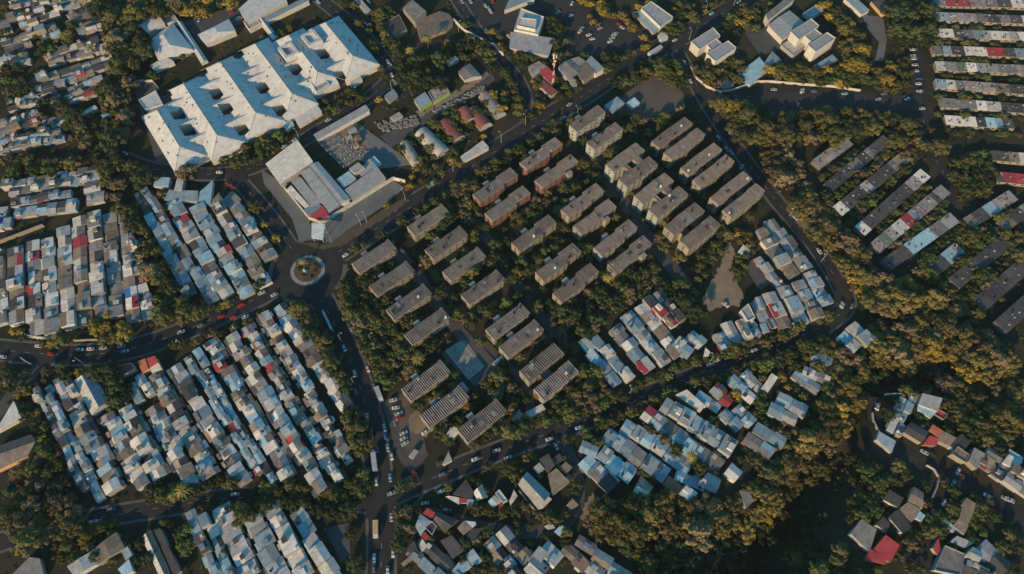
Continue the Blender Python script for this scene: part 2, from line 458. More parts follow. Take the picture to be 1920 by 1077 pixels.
patch('paved_yard', z6(340, 897)((1590, 560), (1880, 500), (1900, 830), (1790, 960), (1720, 800)), 'yard')
patch('paved_yard', [(1400, 485), (1420, 492), (1450, 530), (1425, 545), (1405, 515)], 'yard')
patch('parched_grass', [(20, 860), (80, 845), (75, 905), (40, 945), (15, 930)], 'soil')
patch('hospital_yard', z6(240, 130)((60, 180), (290, 130), (560, 1050), (330, 1077), (150, 500)), 'yard')
patch('hospital_yard', z6(240, 0)((600, 240), (860, 190), (1240, 30), (1300, 250), (800, 480)), 'yard')
patch('paved_yard', [(1395, 60), (1440, 50), (1470, 90), (1425, 105)], 'yard')
patch('concrete_drive', z4(1440, 0)((700, 110), (860, 130), (890, 300), (860, 460), (800, 460), (830, 320), (740, 210)), 'slab')
patch('dry_slope', z4(1440, 540)((1150, 400), (1300, 380), (1480, 440), (1640, 560), (1700, 660), (1560, 620), (1300, 520)), 'dirt')
patch('dry_slope', z4(1440, 270)((130, 480), (220, 540), (400, 620), (480, 680), (420, 740), (310, 700), (190, 560)), 'dirt')
patch('plaza', z4(1440, 0)((0, 690), (690, 700), (1150, 720), (1150, 830), (600, 850), (0, 870)), 'carpark')

# kerbs, pavements and lane paint (left out where another road crosses)
def on_road(p, skip, extra=.3):
    if hypot(p[0] - RC[0], p[1] - RC[1]) < 19.8: return True
    return any(k != skip and poly_d(p, r['pts']) < r['w'] / 2 + extra for k, r in ROADS.items())
pav, pnt = MB(), MB()
for i, (k, r) in enumerate(ROADS.items()):
    pts = r['pts']; nn = normals(pts)
    for j in range(len(pts) - 1):
        a, b, na, nb = pts[j], pts[j + 1], nn[j], nn[j + 1]
        if r['walk']:
            for sgn in (1, -1):
                o0, o1 = sgn * r['w'] / 2, sgn * (r['w'] / 2 + r['walk'])
                q = [(a[0] + na[0] * o0, a[1] + na[1] * o0), (b[0] + nb[0] * o0, b[1] + nb[1] * o0), (b[0] + nb[0] * o1, b[1] + nb[1] * o1), (a[0] + na[0] * o1, a[1] + na[1] * o1)]
                if not any(on_road(p, k) for p in q): pav.prism(ccw(q), 0, .13 + .004 * i)
        if r['line'] and j % 2 == 0 and not on_road(a, k, 2):
            q, _ = ribbon([a, lerp(a, b, .6)], .09, -.09, .2)
            pnt.add([(x, y, .15) for x, y, _ in q], [(0, 2, 3, 1)])
ring = [(RC[0] + 19.6 * cos(t), RC[1] + 19.6 * sin(t)) for t in [2 * pi * k / 72 for k in range(73)]]
for a, b in zip(ring, ring[1:]):
    if any(poly_d(a, r['pts']) < r['w'] / 2 + 2 for k, r in ROADS.items()): continue
    f = 22 / 19.6
    o = lambda p: (RC[0] + (p[0] - RC[0]) * f, RC[1] + (p[1] - RC[1]) * f)
    pav.prism(ccw([a, b, o(b), o(a)]), 0, .12)
pav.build('pavement', M['kerb'])['kind'] = 'structure'
pnt.build('road_marking', M['paint'])['kind'] = 'structure'

# ------------------------------------------------------------------ houses
WALLS = ['wall_white', 'wall_cream', 'wall_grey', 'wall_grey', 'wall_mint', 'conc_dark', 'concrete', 'wall_grey']
FOOT = {}
def foot(poly):
    xs, ys = [p[0] for p in poly], [p[1] for p in poly]
    for i in range(int(min(xs) // 10), int(max(xs) // 10) + 1):
        for j in range(int(min(ys) // 10), int(max(ys) // 10) + 1): FOOT.setdefault((i, j), []).append(poly)
def built(x, y): return any(in_poly(x, y, q) for q in FOOT.get((int(x // 10), int(y // 10)), ()))
OVER = {}    # roof overrides by photo position
def over(*items):
    for u, v, c in items: OVER[(u, v)] = c
HOUSES = []
def pick(pal, rnd): return rnd.choice(pal)

def lot(cx, cy, rz, w, d, yard, front, back, shed, rnd, pitch=.27, h0=None, two=False, place='', group='', ridge=.5, hname='row_house', key=0):
    """terraced house: local X along the lane, Y from the lane inwards; d = depth of the house, yard = depth of its back yard"""
    t = empty(hname, cx, cy, rz)
    c_, s_ = cos(rz), sin(rz)
    foot([(cx + a * c_ - b * s_, cy + a * s_ + b * c_) for a, b in ((-w / 2, -.3), (w / 2, -.3), (w / 2, d + .5), (-w / 2, d + .5))])
    h = h0 if h0 else rnd.choice((2.1, 2.3, 2.5, 2.8, 3.4)) + rnd.uniform(-.15, .15)
    if two: h += 2.0
    x0, x1 = -w / 2 + .04, w / 2 - .04
    wm = M[rnd.choice(WALLS)]
    b = MB()
    if two and rnd.random() < .6:
        b.box(x0, x1, 0, d, 0, h + .5)
        b.build('wall', wm, t)
        r = MB(); r.slab([(x0 + .2, .2, h + .52), (x1 - .2, .2, h + .52), (x1 - .2, d - .2, h + .62), (x0 + .2, d - .2, h + .62)], .1)
        r.build('roof', R[front], t)
        if rnd.random() < .5:
            s = MB(); s.box(x0 + .4, x0 + w * .5, d * .35, d * .75, h + .5, h + 2.4); s.build('roof_room', M['wall_white'], t)
    else:
        ym = d * ridge; hr = h + pitch * d * .5
        m_ = rnd.random()
        if m_ < .14: ym = d * .9; hr = h + pitch * d * .35
        elif m_ < .3: ym = d * rnd.uniform(.3, .5); hr = h + .35
        prof = [(0, 0), (d, 0), (d, h), (ym, hr), (0, h)]
        n = 5
        V = [(x0, y, z) for y, z in prof] + [(x1, y, z) for y, z in prof]
        b.add(V, [(4, 3, 2, 1, 0), (5, 6, 7, 8, 9)] + [(i, (i + 1) % n, (i + 1) % n + n, i + n) for i in range(n)])
        b.build('wall', wm, t)
        e = rnd.uniform(.1, .5)
        f = MB(); f.slab([(x0, -e, h - e * .2 + .12), (x1, -e, h - e * .2 + .12), (x1, ym, hr + .14), (x0, ym, hr + .14)], .1)
        f.build('roof', R[front], t)
        k = MB(); k.slab([(x0, ym + .03, hr + .11), (x1, ym + .03, hr + .11), (x1, d + .15, h + .1), (x0, d + .15, h + .1)], .1)
        k.build('roof', R[back], t)
    if yard > 1.0:
        hs = rnd.uniform(2.0, 2.7)
        s0, s1 = (x0, x1) if rnd.random() < .5 else ((x0, x0 + w * .6) if rnd.random() < .5 else (x1 - w * .6, x1))
        if shed != '.':
            k = MB(); k.slab([(s0, d + .25, hs + .35), (s1, d + .25, hs + .35), (s1, d + yard - .15, hs), (s0, d + yard - .15, hs)], .08)
            k.build('yard_shed_roof', R[shed], t)
            p = MB(); p.box(s0 + .1, s1 - .1, d + .3, d + yard - .3, 0, hs - .1); p.build('yard_shed', M['conc_dark'], t)
    if rnd.random() < .4:                       # a lean-to or upper room standing proud of the roof
        a0 = rnd.uniform(x0, x0 + w * .35); a1 = a0 + rnd.uniform(1.8, min(3.4, w * .6)); a1 = min(a1, x1 - .1)
        c0 = rnd.uniform(.3, max(.4, d - 3.4)); c1 = c0 + rnd.uniform(1.8, 3.0); c1 = min(c1, d - .1)
        zt = h + pitch * d * .5 + rnd.uniform(.2, .8) + (.6 if two else 0)
        k = MB(); k.box(a0 + .1, a1 - .1, c0 + .1, c1 - .1, h - .3, zt); k.build('roof_room', M[rnd.choice(WALLS)], t)
        k = MB(); sl = rnd.uniform(-.35, .35); k.slab([(a0, c0, zt + .12), (a1, c0, zt + .12), (a1, c1, zt + .12 + max(0, sl)), (a0, c1, zt + .12 + max(0, sl))], .1)
        k.build('roof_room_roof', R[rnd.choice('wlbgtdlwbc')], t)
    if rnd.random() < .3:                       # awning over the lane
        k = MB(); a0 = rnd.uniform(x0, x0 + w * .4); zz = h - rnd.uniform(.2, .5)
        k.slab([(a0, -1.1, zz - .25), (min(x1, a0 + 3), -1.1, zz - .25), (min(x1, a0 + 3), -.02, zz), (a0, -.02, zz)], .06); k.build('awning', R[rnd.choice('wlbrgm')], t)
    q = rnd.random()
    if q < .16:
        k = MB(); zx = rnd.uniform(x0 + .8, x1 - .8); yy = d * .8
        zb = h + .1 + (pitch * d * .2 if not two else .5)
        k.tube((zx, yy, zb), (zx, yy, zb + 1.3), .6, .55, 8); k.build('water_tank', M['tank' if q < .06 else 'black'], t)
    u, v = UV(cx, cy, 3)
    desc = '%s and %s roofed house' % (ROOFWORD[front], ROOFWORD[back]) if front != back else '%s roofed house' % ROOFWORD[front]
    if two: desc = 'two-storey ' + desc
    tag(t, desc, place, 'house', v, group, 'top')
    return t

def near_over(pt, c, lim):
    best = None
    for (u, v), k in OVER.items():
        x, y = P(u, v, 4)
        d = hypot(x - pt[0], y - pt[1])
        if d < lim and (best is None or d < best[0]): best = (d, k)
    return best[1] if best else c

HN = {}
def strip(place, A0, A1, B0, B1, pal, double=True, lotw=5.4, yard=.2, pitch=.27, two=.1, seed=0, group='row houses', ridge=.5, alley=.35, gap=.0):
    """rows of houses between two lanes; A is the lane on the sunny side, B the lane on the far side (photo pixels)"""
    rnd = random.Random(seed * 77 + 5)
    a0, a1, b0, b1 = (P(*p, 3) for p in (A0, A1, B0, B1))
    La = hypot(a1[0] - a0[0], a1[1] - a0[1])
    n = max(1, round(La / lotw))
    ax = atan2(a1[1] - a0[1], a1[0] - a0[0])
    cuts = [0]
    for i in range(n): cuts.append(cuts[-1] + rnd.uniform(.8, 1.25))
    cuts = [c / cuts[-1] for c in cuts]
    sides = (0, 1) if double else (0,)
    for sd in sides:
        for i in range(n):
            if gap and rnd.random() < gap: continue
            t = (cuts[i] + cuts[i + 1]) / 2
            pa, pb = lerp(a0, a1, t), lerp(b0, b1, t)
            if sd == 0: org, oth, rz = pa, pb, ax
            else: org, oth, rz = pb, pa, atan2(b1[1] - b0[1], b1[0] - b0[0])
            L = La if sd == 0 else hypot(b1[0] - b0[0], b1[1] - b0[1])
            w = (cuts[i + 1] - cuts[i]) * L
            nx, ny = -sin(rz), cos(rz)
            D = (oth[0] - org[0]) * nx + (oth[1] - org[1]) * ny
            if D < 0: rz += pi; D = -D; nx, ny = -nx, -ny
            D = (D - alley) / (2 if double else 1)
            if D < 2.5: continue
            jit = rnd.uniform(-.5, .3)
            yd = D * yard * rnd.uniform(.6, 1.2)
            d = D - yd
            jit = rnd.uniform(-.9, .9)
            ox, oy = org[0] + nx * jit, org[1] + ny * jit; d -= max(0, jit) * .5
            rz += rnd.uniform(-.045, .045)
            f, b, s = pick(pal, rnd), pick(pal, rnd), pick('gdbmtdv.dg', rnd)
            if rnd.random() < .35: b = f
            tw = rnd.random() < two
            pf = (ox + nx * d * .25, oy + ny * d * .25); pk = (ox + nx * d * .75, oy + ny * d * .75)
            f = near_over(pf, f, 2.6); b = near_over(pk, b, 2.6)
            rr = ridge if sd == 0 else 1 - ridge
            lot(ox, oy, rz, w, d, yd, f, b, s, rnd, pitch * rnd.uniform(.75, 1.25), None, tw, place, group, max(.2, min(.8, rr + rnd.uniform(-.08, .08))), 'two_storey_house' if tw else HN.get(group, 'tin_roofed_house'))

def bld(name, px, roof, h, label=None, kind='g', wall='wall_white', rise=None, place='', desc=None, cat='building', group=None, front=None):
    """building from its four roof corners in the photo: p0-p1 is the front eave. kind: g gable, f flat with parapet, s single slope, h hip"""
    q = [P(u, v, h) for u, v in px]
    if sum(q[i][0] * q[(i + 1) % 4][1] - q[(i + 1) % 4][0] * q[i][1] for i in range(4)) < 0: q = [q[1], q[0], q[3], q[2]]
    cx, cy = sum(p[0] for p in q) / 4, sum(p[1] for p in q) / 4
    rz = atan2(q[1][1] - q[0][1], q[1][0] - q[0][0])
    t = empty(name, cx, cy, rz); foot(q)
    Lc = Local(cx, cy, rz)
    a, b, c, d = [Lc(p) for p in q]
    ins = lambda p, k: (p[0] * k, p[1] * k)
    wdt = hypot(d[0] - a[0], d[1] - a[1])
    wm = M[wall]
    f, g = roof[0], roof[-1]
    ma, mbb = lerp(a, d, .5), lerp(b, c, .5)
    rs = rise if rise is not None else wdt * .13
    w = MB()
    if kind == 'f':
        w.prism([a, b, c, d], -2.5, h); w.build('wall', wm, t)
        r = MB(); k = 1 - .7 / max(wdt, 4)
        r.slab([(*ins(p, k), h + .03) for p in (a, b, c, d)], .02)
        r.build('roof', R[f], t)
        pr = MB()
        Q = [a, b, c, d]; I = [ins(p, 1 - .55 / max(wdt, 4)) for p in Q]
        for i in range(4):
            j = (i + 1) % 4
            pr.prism([Q[i], Q[j], I[j], I[i]], h + .01, h + .5)
        pr.build('parapet', wm, t)
    elif kind == 's':
        A, B, Cc, D = (*a, h), (*b, h), (*c, h + rs), (*d, h + rs)
        i = lambda p: (p[0] * .97, p[1] * .97)
        V = [(*i(p), -2.5) for p in (a, b, c, d)] + [(*i(p)[:2], z - .12) for p, z in ((a, h), (b, h), (c, h + rs), (d, h + rs))]
        w.add(V, [(0, 1, 5, 4), (1, 2, 6, 5), (2, 3, 7, 6), (3, 0, 4, 7), (4, 5, 6, 7)]); w.build('wall', wm, t)
        r = MB(); r.slab([A, B, Cc, D], .1); r.build('roof', R[f], t)
    else:
        hp = .0 if kind == 'g' else .28
        ra, rb = lerp(ma, mbb, hp), lerp(ma, mbb, 1 - hp)
        i = lambda p: (p[0] * .97, p[1] * .97)
        ai, bi, ci, di = map(i, (a, b, c, d)); rai, rbi = i(ra), i(rb)
        V = [(*p, -2.5) for p in (ai, bi, ci, di)] + [(*p, h - .1) for p in (ai, bi, ci, di)] + [(*rai, h + rs - .12), (*rbi, h + rs - .12)]
        w.add(V, [(0, 1, 5, 4), (1, 2, 6, 5), (2, 3, 7, 6), (3, 0, 4, 7), (5, 6, 9), (7, 4, 8), (4, 5, 9, 8), (6, 7, 8, 9)]); w.build('wall', wm, t)
        r = MB(); r.slab([(*a, h), (*b, h), (*rb, h + rs), (*ra, h + rs)], .1); r.build('roof', R[f], t)
        r = MB(); r.slab([(*c, h), (*d, h), (*ra, h + rs - .01), (*rb, h + rs - .01)], .1); r.build('roof', R[g], t)
        if kind == 'h':
            for x, y, rr_ in ((b, c, rb), (d, a, ra)):
                r = MB(); r.slab([(*x, h), (*y, h), (*rr_, h + rs - .005)], .1); r.build('roof', R[f], t)
    if front:
        w = MB(); L_ = hypot(b[0] - a[0], b[1] - a[1]); nx, ny = (b[1] - a[1]) / L_, -(b[0] - a[0]) / L_
        w.prism([a, (a[0] + nx * .12, a[1] + ny * .12), (b[0] + nx * .12, b[1] + ny * .12), b], .1, h - .2); w.build('painted_front', M[front], t)
    u, v = UV(cx, cy, h)
    if label: fixed(t, label, cat, group)
    else:
        word = ROOFWORD[f] if f == g else ROOFWORD[f] + ' and ' + ROOFWORD[g]
        tag(t, desc or (word + {'g': ' gabled', 'f': ' flat-roofed', 's': ' lean-to roofed', 'h': ' hipped'}[kind] + ' building'), place, cat, u, group)
    return t

# ------------------------------------------------------------------ apartment blocks
AX = radians(39.5)
def box_mesh(name, x0, x1, y0, y1, z0, z1, mat):
    b = MB(); b.box(x0, x1, y0, y1, z0, z1)
    m = bpy.data.meshes.new(name); m.from_pydata(b.V, [], b.F); m.materials.append(mat)
    return m
WIN = box_mesh('window', -.7, .7, -.05, .05, 0, 1.1, M['glass'])
def ribs(x0, x1, y0, y1, z, per=1.4, amp=.75):
    b = MB(); n = max(2, round((x1 - x0) / per)); p = (x1 - x0) / n
    V = []; F = []
    for i in range(n):
        xa = x0 + i * p
        for x, zz in ((xa, z), (xa + p * .46, z + amp), (xa + p * .52, z + amp)):
            V += [(x, y0, zz), (x, y1, zz)]
    V += [(x1, y0, z), (x1, y1, z)]
    m = len(V) // 2
    F = [(2 * i, 2 * i + 2, 2 * i + 3, 2 * i + 1) for i in range(m - 1)]
    b.add(V, F)
    # gable closures of the ribs
    for i in range(n):
        k = i * 6
        for s in (0, 1):
            f = (k + s, k + 2 + s, k + 4 + s, k + 6 + s)
            b.F.append(f if s == 0 else f[::-1])
    return b
def apt_slab(t, L, Wd, h, wall, stag, ox=0, oy=0, split=.12, win=True, tower=None, porch=None, patchc=None):
    wm = M[wall]; NF = max(2, round(h / 2.9))
    xs = L * split
    parts = [(-L / 2, xs, -stag / 2), (xs, L / 2, stag / 2)] if stag else [(-L / 2, L / 2, 0)]
    w, r, f = MB(), MB(), MB()
    for x0, x1, dy in parts:
        x0 += ox; x1 += ox; dy += oy
        w.box(x0 + .15, x1 - .15 if x1 != xs + ox or not stag else x1 - .01, dy - Wd / 2 + .25, dy + Wd / 2 - .25, 0, h - .25)
        f.box(x0 + .003, x1 - .003, dy - Wd / 2, dy + Wd / 2, h - .24, h)
        q = ribs(x0 + .05, x1 - .05, dy - Wd / 2 + .04, dy + Wd / 2 - .04, h + .02, *((1.13, .54) if h < 7 else (1.22, .6) if h < 9 else (1.35, .65))); r.add(q.V, q.F)
        if win:
            n = max(2, round((x1 - x0) / 5.0))
            for k in range(n):
                xc = x0 + (k + .5) * (x1 - x0) / n
                for fl in range(NF):
                    z = .9 + fl * (h - .6) / NF
                    shared('window', WIN, t, (xc, dy - Wd / 2 + .27, z))
            for fl in range(NF):
                shared('window', WIN, t, (ox - L / 2 + .17, oy - stag / 2, .9 + fl * (h - .6) / NF), pi / 2)
    w.build('wall', wm, t); f.build('roof_edge', M['fascia'], t); r.build('roof', M['rib'], t)
    ar = random.Random(round(ox * 7 + oy * 3 + t.location.x * 11 + t.location.y))
    for _ in range(ar.randint(1, 4)):                 # replaced sheets
        xx = ox + ar.uniform(-L / 2 + 1, L / 2 - 4); wx = ar.uniform(.9, 3.2); ya = ar.uniform(-Wd / 2 + .8, Wd / 2 - 3.4); yb = ya + ar.uniform(1.6, 3.2)
        b = MB(); b.slab([(xx, oy + ya, h + .68), (xx + wx, oy + ya, h + .68), (xx + wx, oy + yb, h + .7), (xx, oy + yb, h + .7)], .05); b.build('replaced_sheet', R[ar.choice('tgmgd')], t)
    for _ in range(ar.randint(0, 3)):                 # tanks on the roof
        xx = ox + ar.uniform(-L / 2 + 2, L / 2 - 2); yy = oy + ar.uniform(-Wd / 3, Wd / 3)
        b = MB(); b.tube((xx, yy, h + .3), (xx, yy, h + 1.7), .65, .6, 10); b.build('water_tank', M[ar.choice(['black', 'black', 'tank', 'concrete'])], t)
    if patchc:
        b = MB(); b.slab([(ox + patchc[0], oy - Wd / 2 + .3, h + .36), (ox + patchc[1], oy - Wd / 2 + .3, h + .36), (ox + patchc[1], oy + Wd / 2 - .3, h + .4), (ox + patchc[0], oy + Wd / 2 - .3, h + .4)], .05)
        b.build('roof_patch', R[patchc[2]], t)
    if tower is not None:
        b = MB(); y = oy + Wd / 2 - .2
        b.box(ox + tower - 1.6, ox + tower + 1.6, y, y + 2.8, 0, h - 1.2); b.build('stair_tower', wm, t)
        b = MB(); b.box(ox + tower - 1.8, ox + tower + 1.8, y + .06, y + 3.0, h - 1.19, h - .95); b.build('stair_tower_roof', M['concrete'], t)
    if porch is not None:
        b = MB(); y = oy - Wd / 2 + .2
        b.box(ox + porch - 1.7, ox + porch + 1.7, y - 2.6, y, 0, h - 1.6); b.build('stair_tower', M['wall_cream'], t)
        b = MB(); b.box(ox + porch - 1.8, ox + porch + 1.8, y - 2.7, y - .06, h - 1.59, h - 1.4); b.build('stair_tower_roof', M['concrete'], t)
APTS = []
def apt(u, v, L, Wd, label, wall='wall_cream', h=None, stag=1.2, tower=-3.0, porch=None, patchc=None):
    h = h or (6.6 if L < 26 else 7.6)
    x, y = P(u, v, h)
    t = empty('apartment_block', x, y, AX)
    if L < 26 and stag == 1.2: apt_slab(t, L, Wd, h, wall, .5, split=.44, tower=tower, porch=porch, patchc=patchc)
    else: apt_slab(t, L, Wd, h, wall, stag, tower=tower, porch=porch, patchc=patchc)
    fixed(t, label, 'apartment block', 'ribbed-roof apartment blocks')
    APTS.append((x, y, L, Wd))
def apt2(ua, va, ub, vb, L, Wd, label, h=12.0, core='d', wall='wall_cream', patchc=None, gapfill=((-6, -2.5), (2.5, 6))):
    """two parallel slabs joined by cores with a dark light well between them"""
    xa, ya = P(ua, va, h); xb, yb = P(ub, vb, h)
    cx, cy = (xa + xb) / 2, (ya + yb) / 2
    t = empty('double_apartment_block', cx, cy, AX)
    Lc = Local(cx, cy, AX)
    a, b = Lc((xa, ya)), Lc((xb, yb))
    apt_slab(t, L, Wd, h, wall, .5, *a, split=-.2, patchc=patchc)
    apt_slab(t, L, Wd, h, wall, .5, *b, split=.2)
    y0, y1 = b[1] + Wd / 2 - .2, a[1] - Wd / 2 + .2
    for x0, x1 in gapfill:
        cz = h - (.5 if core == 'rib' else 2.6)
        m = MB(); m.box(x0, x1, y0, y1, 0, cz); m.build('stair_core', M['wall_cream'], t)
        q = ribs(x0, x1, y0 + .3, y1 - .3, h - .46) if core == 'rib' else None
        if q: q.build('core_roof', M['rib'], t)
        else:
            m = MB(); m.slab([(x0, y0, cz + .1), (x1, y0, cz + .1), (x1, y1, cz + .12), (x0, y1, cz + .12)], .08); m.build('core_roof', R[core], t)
    fixed(t, label, 'apartment block', 'paired ribbed-roof apartment blocks')
    APTS.append((cx, cy, L, Wd * 2 + 4))

apt(701.3, 480.7, 25.2, 8, 'ribbed-roof apartment block closest to the roundabout, patched roof and cream end wall')
apt(734.5, 522.5, 25.2, 8, 'ribbed-roof apartment block with pale worn corner, second out from the roundabout', patchc=(4, 10.5, 'g'))
apt(766.5, 566, 25.2, 8, 'ribbed-roof apartment block with a golden tree at its left end')
apt(800.8, 612, 25.2, 8, 'ribbed-roof apartment block above the palm and left of the mural court')
apt(798.4, 713.5, 25.2, 8.6, 'ribbed-roof apartment block with one red roof sheet beside the car park', patchc=(1.2, 2.0, 'r'))
apt(833.8, 762.4, 25.2, 8.6, 'ribbed-roof apartment block with sheds below it, between two others near the junction')
apt(903.7, 788.3, 25.2, 8.6, 'ribbed-roof apartment block nearest the bottom junction with pale annex at its corner')
apt(803, 412.6, 25.2, 8, 'ribbed-roof apartment block half hidden by a dark tree near the avenue')
apt(837, 454.8, 25.2, 8, 'ribbed-roof apartment block just below the one hidden by a dark tree')
apt(870.3, 495.4, 25.2, 8, 'ribbed-roof apartment block with a golden tree against its sunny side')
apt(905.7, 538.7, 25.2, 8, 'ribbed-roof apartment block with bright cream right corner, lowest of its column of four')
apt(952, 603, 25, 8, 'ribbed-roof apartment block directly above the mural court corner')
apt(977.6, 634.5, 25, 8, 'ribbed-roof apartment block beside the mural court, close behind its twin')
apt(929, 347, 30, 7.2, 'brick-red apartment block with ribbed roof, its left end under trees', 'wall_brick')
apt(952, 382, 30, 7.2, 'brick-red apartment block with ribbed roof, lower left of the four red ones', 'wall_brick')
apt(1014.8, 288.5, 30, 7.2, 'brick-red apartment block with ribbed roof nearest the avenue', 'wall_brick')
apt(1043.7, 321.5, 30, 7.2, 'brick-red apartment block with cream porch on its sunny side', 'wall_brick', porch=6)
apt(1101.6, 222.8, 25, 7.2, 'ribbed-roof apartment block topmost of all, beside the school yard', 'wall_mint', 10, .6)
apt(1134.3, 255.5, 25, 7.2, 'ribbed-roof apartment block with white end walls second from the top', 'wall_mint', 10, .6)
apt(1092.4, 376.2, 29, 7.2, 'ribbed-roof apartment block in the middle, just below the brick-red ones', porch=None)
apt(1115.5, 406.5, 29, 7.2, 'ribbed-roof apartment block in the middle with a cream porch halfway along', tower=None, porch=5)
apt(1001.4, 437, 29, 7.2, 'ribbed-roof apartment block left in the middle group with stair tower behind')
apt(1046.8, 491.6, 29, 7.2, 'ribbed-roof apartment block in the middle group with shaded wall facing small trees')
apt(1079.7, 530, 29, 7.2, 'ribbed-roof apartment block lowest of the middle group')
apt(1154.3, 446, 29, 7.2, 'ribbed-roof apartment block in the middle group with blue-shaded end wall', 'wall_mint')
apt(1180.9, 476.8, 29, 7.2, 'ribbed-roof apartment block in the middle group with white porch near the lane', tower=None, porch=6)
apt2(1016, 680, 1043, 713.7, 24.5, 8, 'paired ribbed-roof apartment blocks right of the mural court', 8.0, 'd', gapfill=((-4, 1.5),))
apt2(1172.4, 296, 1196.5, 322.5, 26, 7.8, 'paired ribbed-roof apartment blocks with white end walls, topmost of the joined pairs', 10.5, 'rib', 'wall_mint', gapfill=((-5, -1.5), (3, 8)))
apt2(1226.3, 354, 1253.3, 379.4, 26, 7.8, 'paired ribbed-roof apartment blocks with white end walls, middle of the joined pairs', 10.5, 'rib', 'wall_mint', gapfill=((-5, -1.5), (3, 8)))
apt2(1283.7, 411, 1312.3, 436.5, 26, 7.8, 'paired ribbed-roof apartment blocks with one pale roof strip, lowest of the joined pairs', 10.5, 'd', patchc=(-1, 4, 'l'), gapfill=((-7, -2), (3, 6)))
apt2(1260.3, 249, 1283.6, 269.9, 30, 7.0, 'paired apartment blocks with open slot between, top of the right column', 9.5)
apt2(1315.2, 298.5, 1338, 321, 30, 7.0, 'paired apartment blocks with open slot between, middle of the right column', 9.5)
apt2(1370.6, 353.3, 1394.4, 376.7, 30, 7.0, 'paired apartment blocks with open slot between, bottom of the right column', 9.5)

# ------------------------------------------------------------------ rows of houses
over((500, 688, 'r'), (528, 676, 'r'), (411, 686, 'r'), (415, 638, 'r'), (437, 806, 'r'), (539, 822, 'r'), (455, 862, 'r'),
     (477, 627, 'w'), (463, 637, 'w'), (455, 700, 't'), (470, 715, 'w'), (425, 725, 'w'), (435, 742, 't'), (447, 760, 'w'), (470, 795, 't'), (482, 815, 'w'),
     (40, 480, 'r'), (8, 480, 'r'), (60, 482, 'r'), (85, 485, 'r'), (60, 512, 'w'), (115, 445, 'w'), (148, 455, 'r'), (240, 450, 'k'), (228, 490, 'w'),
     (265, 525, 'r'), (237, 545, 'k'), (250, 560, 'r'), (275, 545, 's'), (122, 545, 'w'), (126, 580, 'w'), (130, 605, 'w'), (180, 505, 'w'), (205, 530, 's'),
     (57, 545, 'r'), (57, 585, 'w'), (85, 540, 'w'), (25, 505, 'w'), (30, 532, 'w'), (65, 606, 'w'),
     (345, 408, 'r'), (428, 473, 'r'), (475, 472, 'r'), (508, 465, 'r'), (463, 445, 's'), (140, 740, 'w'), (240, 805, 'w'), (285, 825, 'w'), (298, 850, 'w'),
     (260, 860, 'w'), (232, 868, 'w'), (350, 870, 't'), (362, 860, 'w'), (386, 878, 'w'), (352, 918, 'w'), (425, 850, 'w'), (410, 850, 't'),
     (445, 695, 'b'), (262, 975, 'w'), (405, 985, 'w'), (455, 1020, 'w'), (530, 1020, 'w'), (565, 1045, 'w'), (600, 1060, 'w'), (510, 985, 'w'), (557, 1012, 'r'),
     (1235, 585, 'r'), (1207, 683, 'r'), (1175, 700, 'w'), (1178, 650, 'w'), (1240, 605, 'w'), (1235, 615, 't'), (1250, 635, 'w'), (1445, 580, 'r'), (1440, 480, 'o'),
     (1130, 812, 'r'), (1235, 875, 'r'), (1230, 772, 'r'), (1347, 727, 'r'), (1395, 645, 'w'), (1130, 868, 'w'), (1155, 885, 'w'), (1253, 900, 'o'), (1545, 535, 'r'),
     (1575, 1, 'r'), (85, 62, 'r'), (128, 96, 'r'), (151, 138, 'r'), (150, 80, 'r'), (170, 175, 'r'), (60, 225, 'r'), (75, 155, 'w'), (110, 150, 'w'))
PE = 'wwwwwllbbcttgmd'
for _g in ('old houses in the short rows at the left', 'scattered small houses in the top left settlement'): HN[_g] = 'settlement_house'
HN['houses in the sunlit block at the left edge'] = 'settlement_house'
HN['row houses in the large block left of the south avenue'] = HN['row houses in the block at the bottom left'] = 'row_house'
gE = 'row houses in the large block left of the south avenue'
fa = ' of the large block left of the south avenue'
strip('in the leftmost column' + fa, (62, 727), (150, 925), (90, 722), (196, 932), 'bbblcgdl', True, 5.6, .05, seed=1, group=gE, pitch=.19)
strip('beside the pale warehouse' + fa, (97, 714), (128, 770), (132, 706), (168, 775), 'lbbwd', True, 5.2, 0, seed=2, group=gE, pitch=.19)
strip('in the second column' + fa, (130, 776), (206, 928), (212, 768), (281, 905), PE + 'bb', True, 5.2, .26, seed=3, group=gE, pitch=.19)
strip('below the red-topped house' + fa, (240, 722), (258, 757), (268, 700), (288, 738), 'bbwl', True, 5.2, 0, seed=4, group=gE, pitch=.19)
strip('in the third column' + fa, (222, 768), (287, 903), (297, 754), (375, 902), PE + 'b', True, 5.0, .26, seed=5, group=gE, pitch=.19)
strip('in the fourth column' + fa, (279, 706), (383, 902), (336, 679), (472, 897), PE, True, 5.0, .28, seed=6, group=gE, pitch=.19)
strip('in the blue fifth column' + fa, (346, 672), (480, 893), (372, 651), (518, 902), 'bbbbccbgd', True, 5.4, 0, seed=7, group=gE, two=0, pitch=.19)
strip('in the sixth column' + fa, (380, 646), (530, 902), (442, 622), (618, 914), PE, True, 4.8, .3, seed=8, group=gE, pitch=.19)
strip('in the seventh column' + fa, (452, 616), (628, 908), (503, 582), (664, 862), PE + 'tg', True, 4.8, .3, seed=9, group=gE, pitch=.19)
strip('in the rightmost column' + fa, (512, 578), (641, 772), (546, 574), (664, 748), PE + 'g', False, 4.8, .1, seed=10, group=gE, ridge=.55, two=0, pitch=.19)
gF = 'row houses in the block at the bottom left'
fb = ' of the bottom left block'
strip('in the left column' + fb, (346, 962), (398, 1085), (392, 960), (446, 1085), 'bbcbldg', True, 6, .1, seed=11, group=gF, pitch=.14)
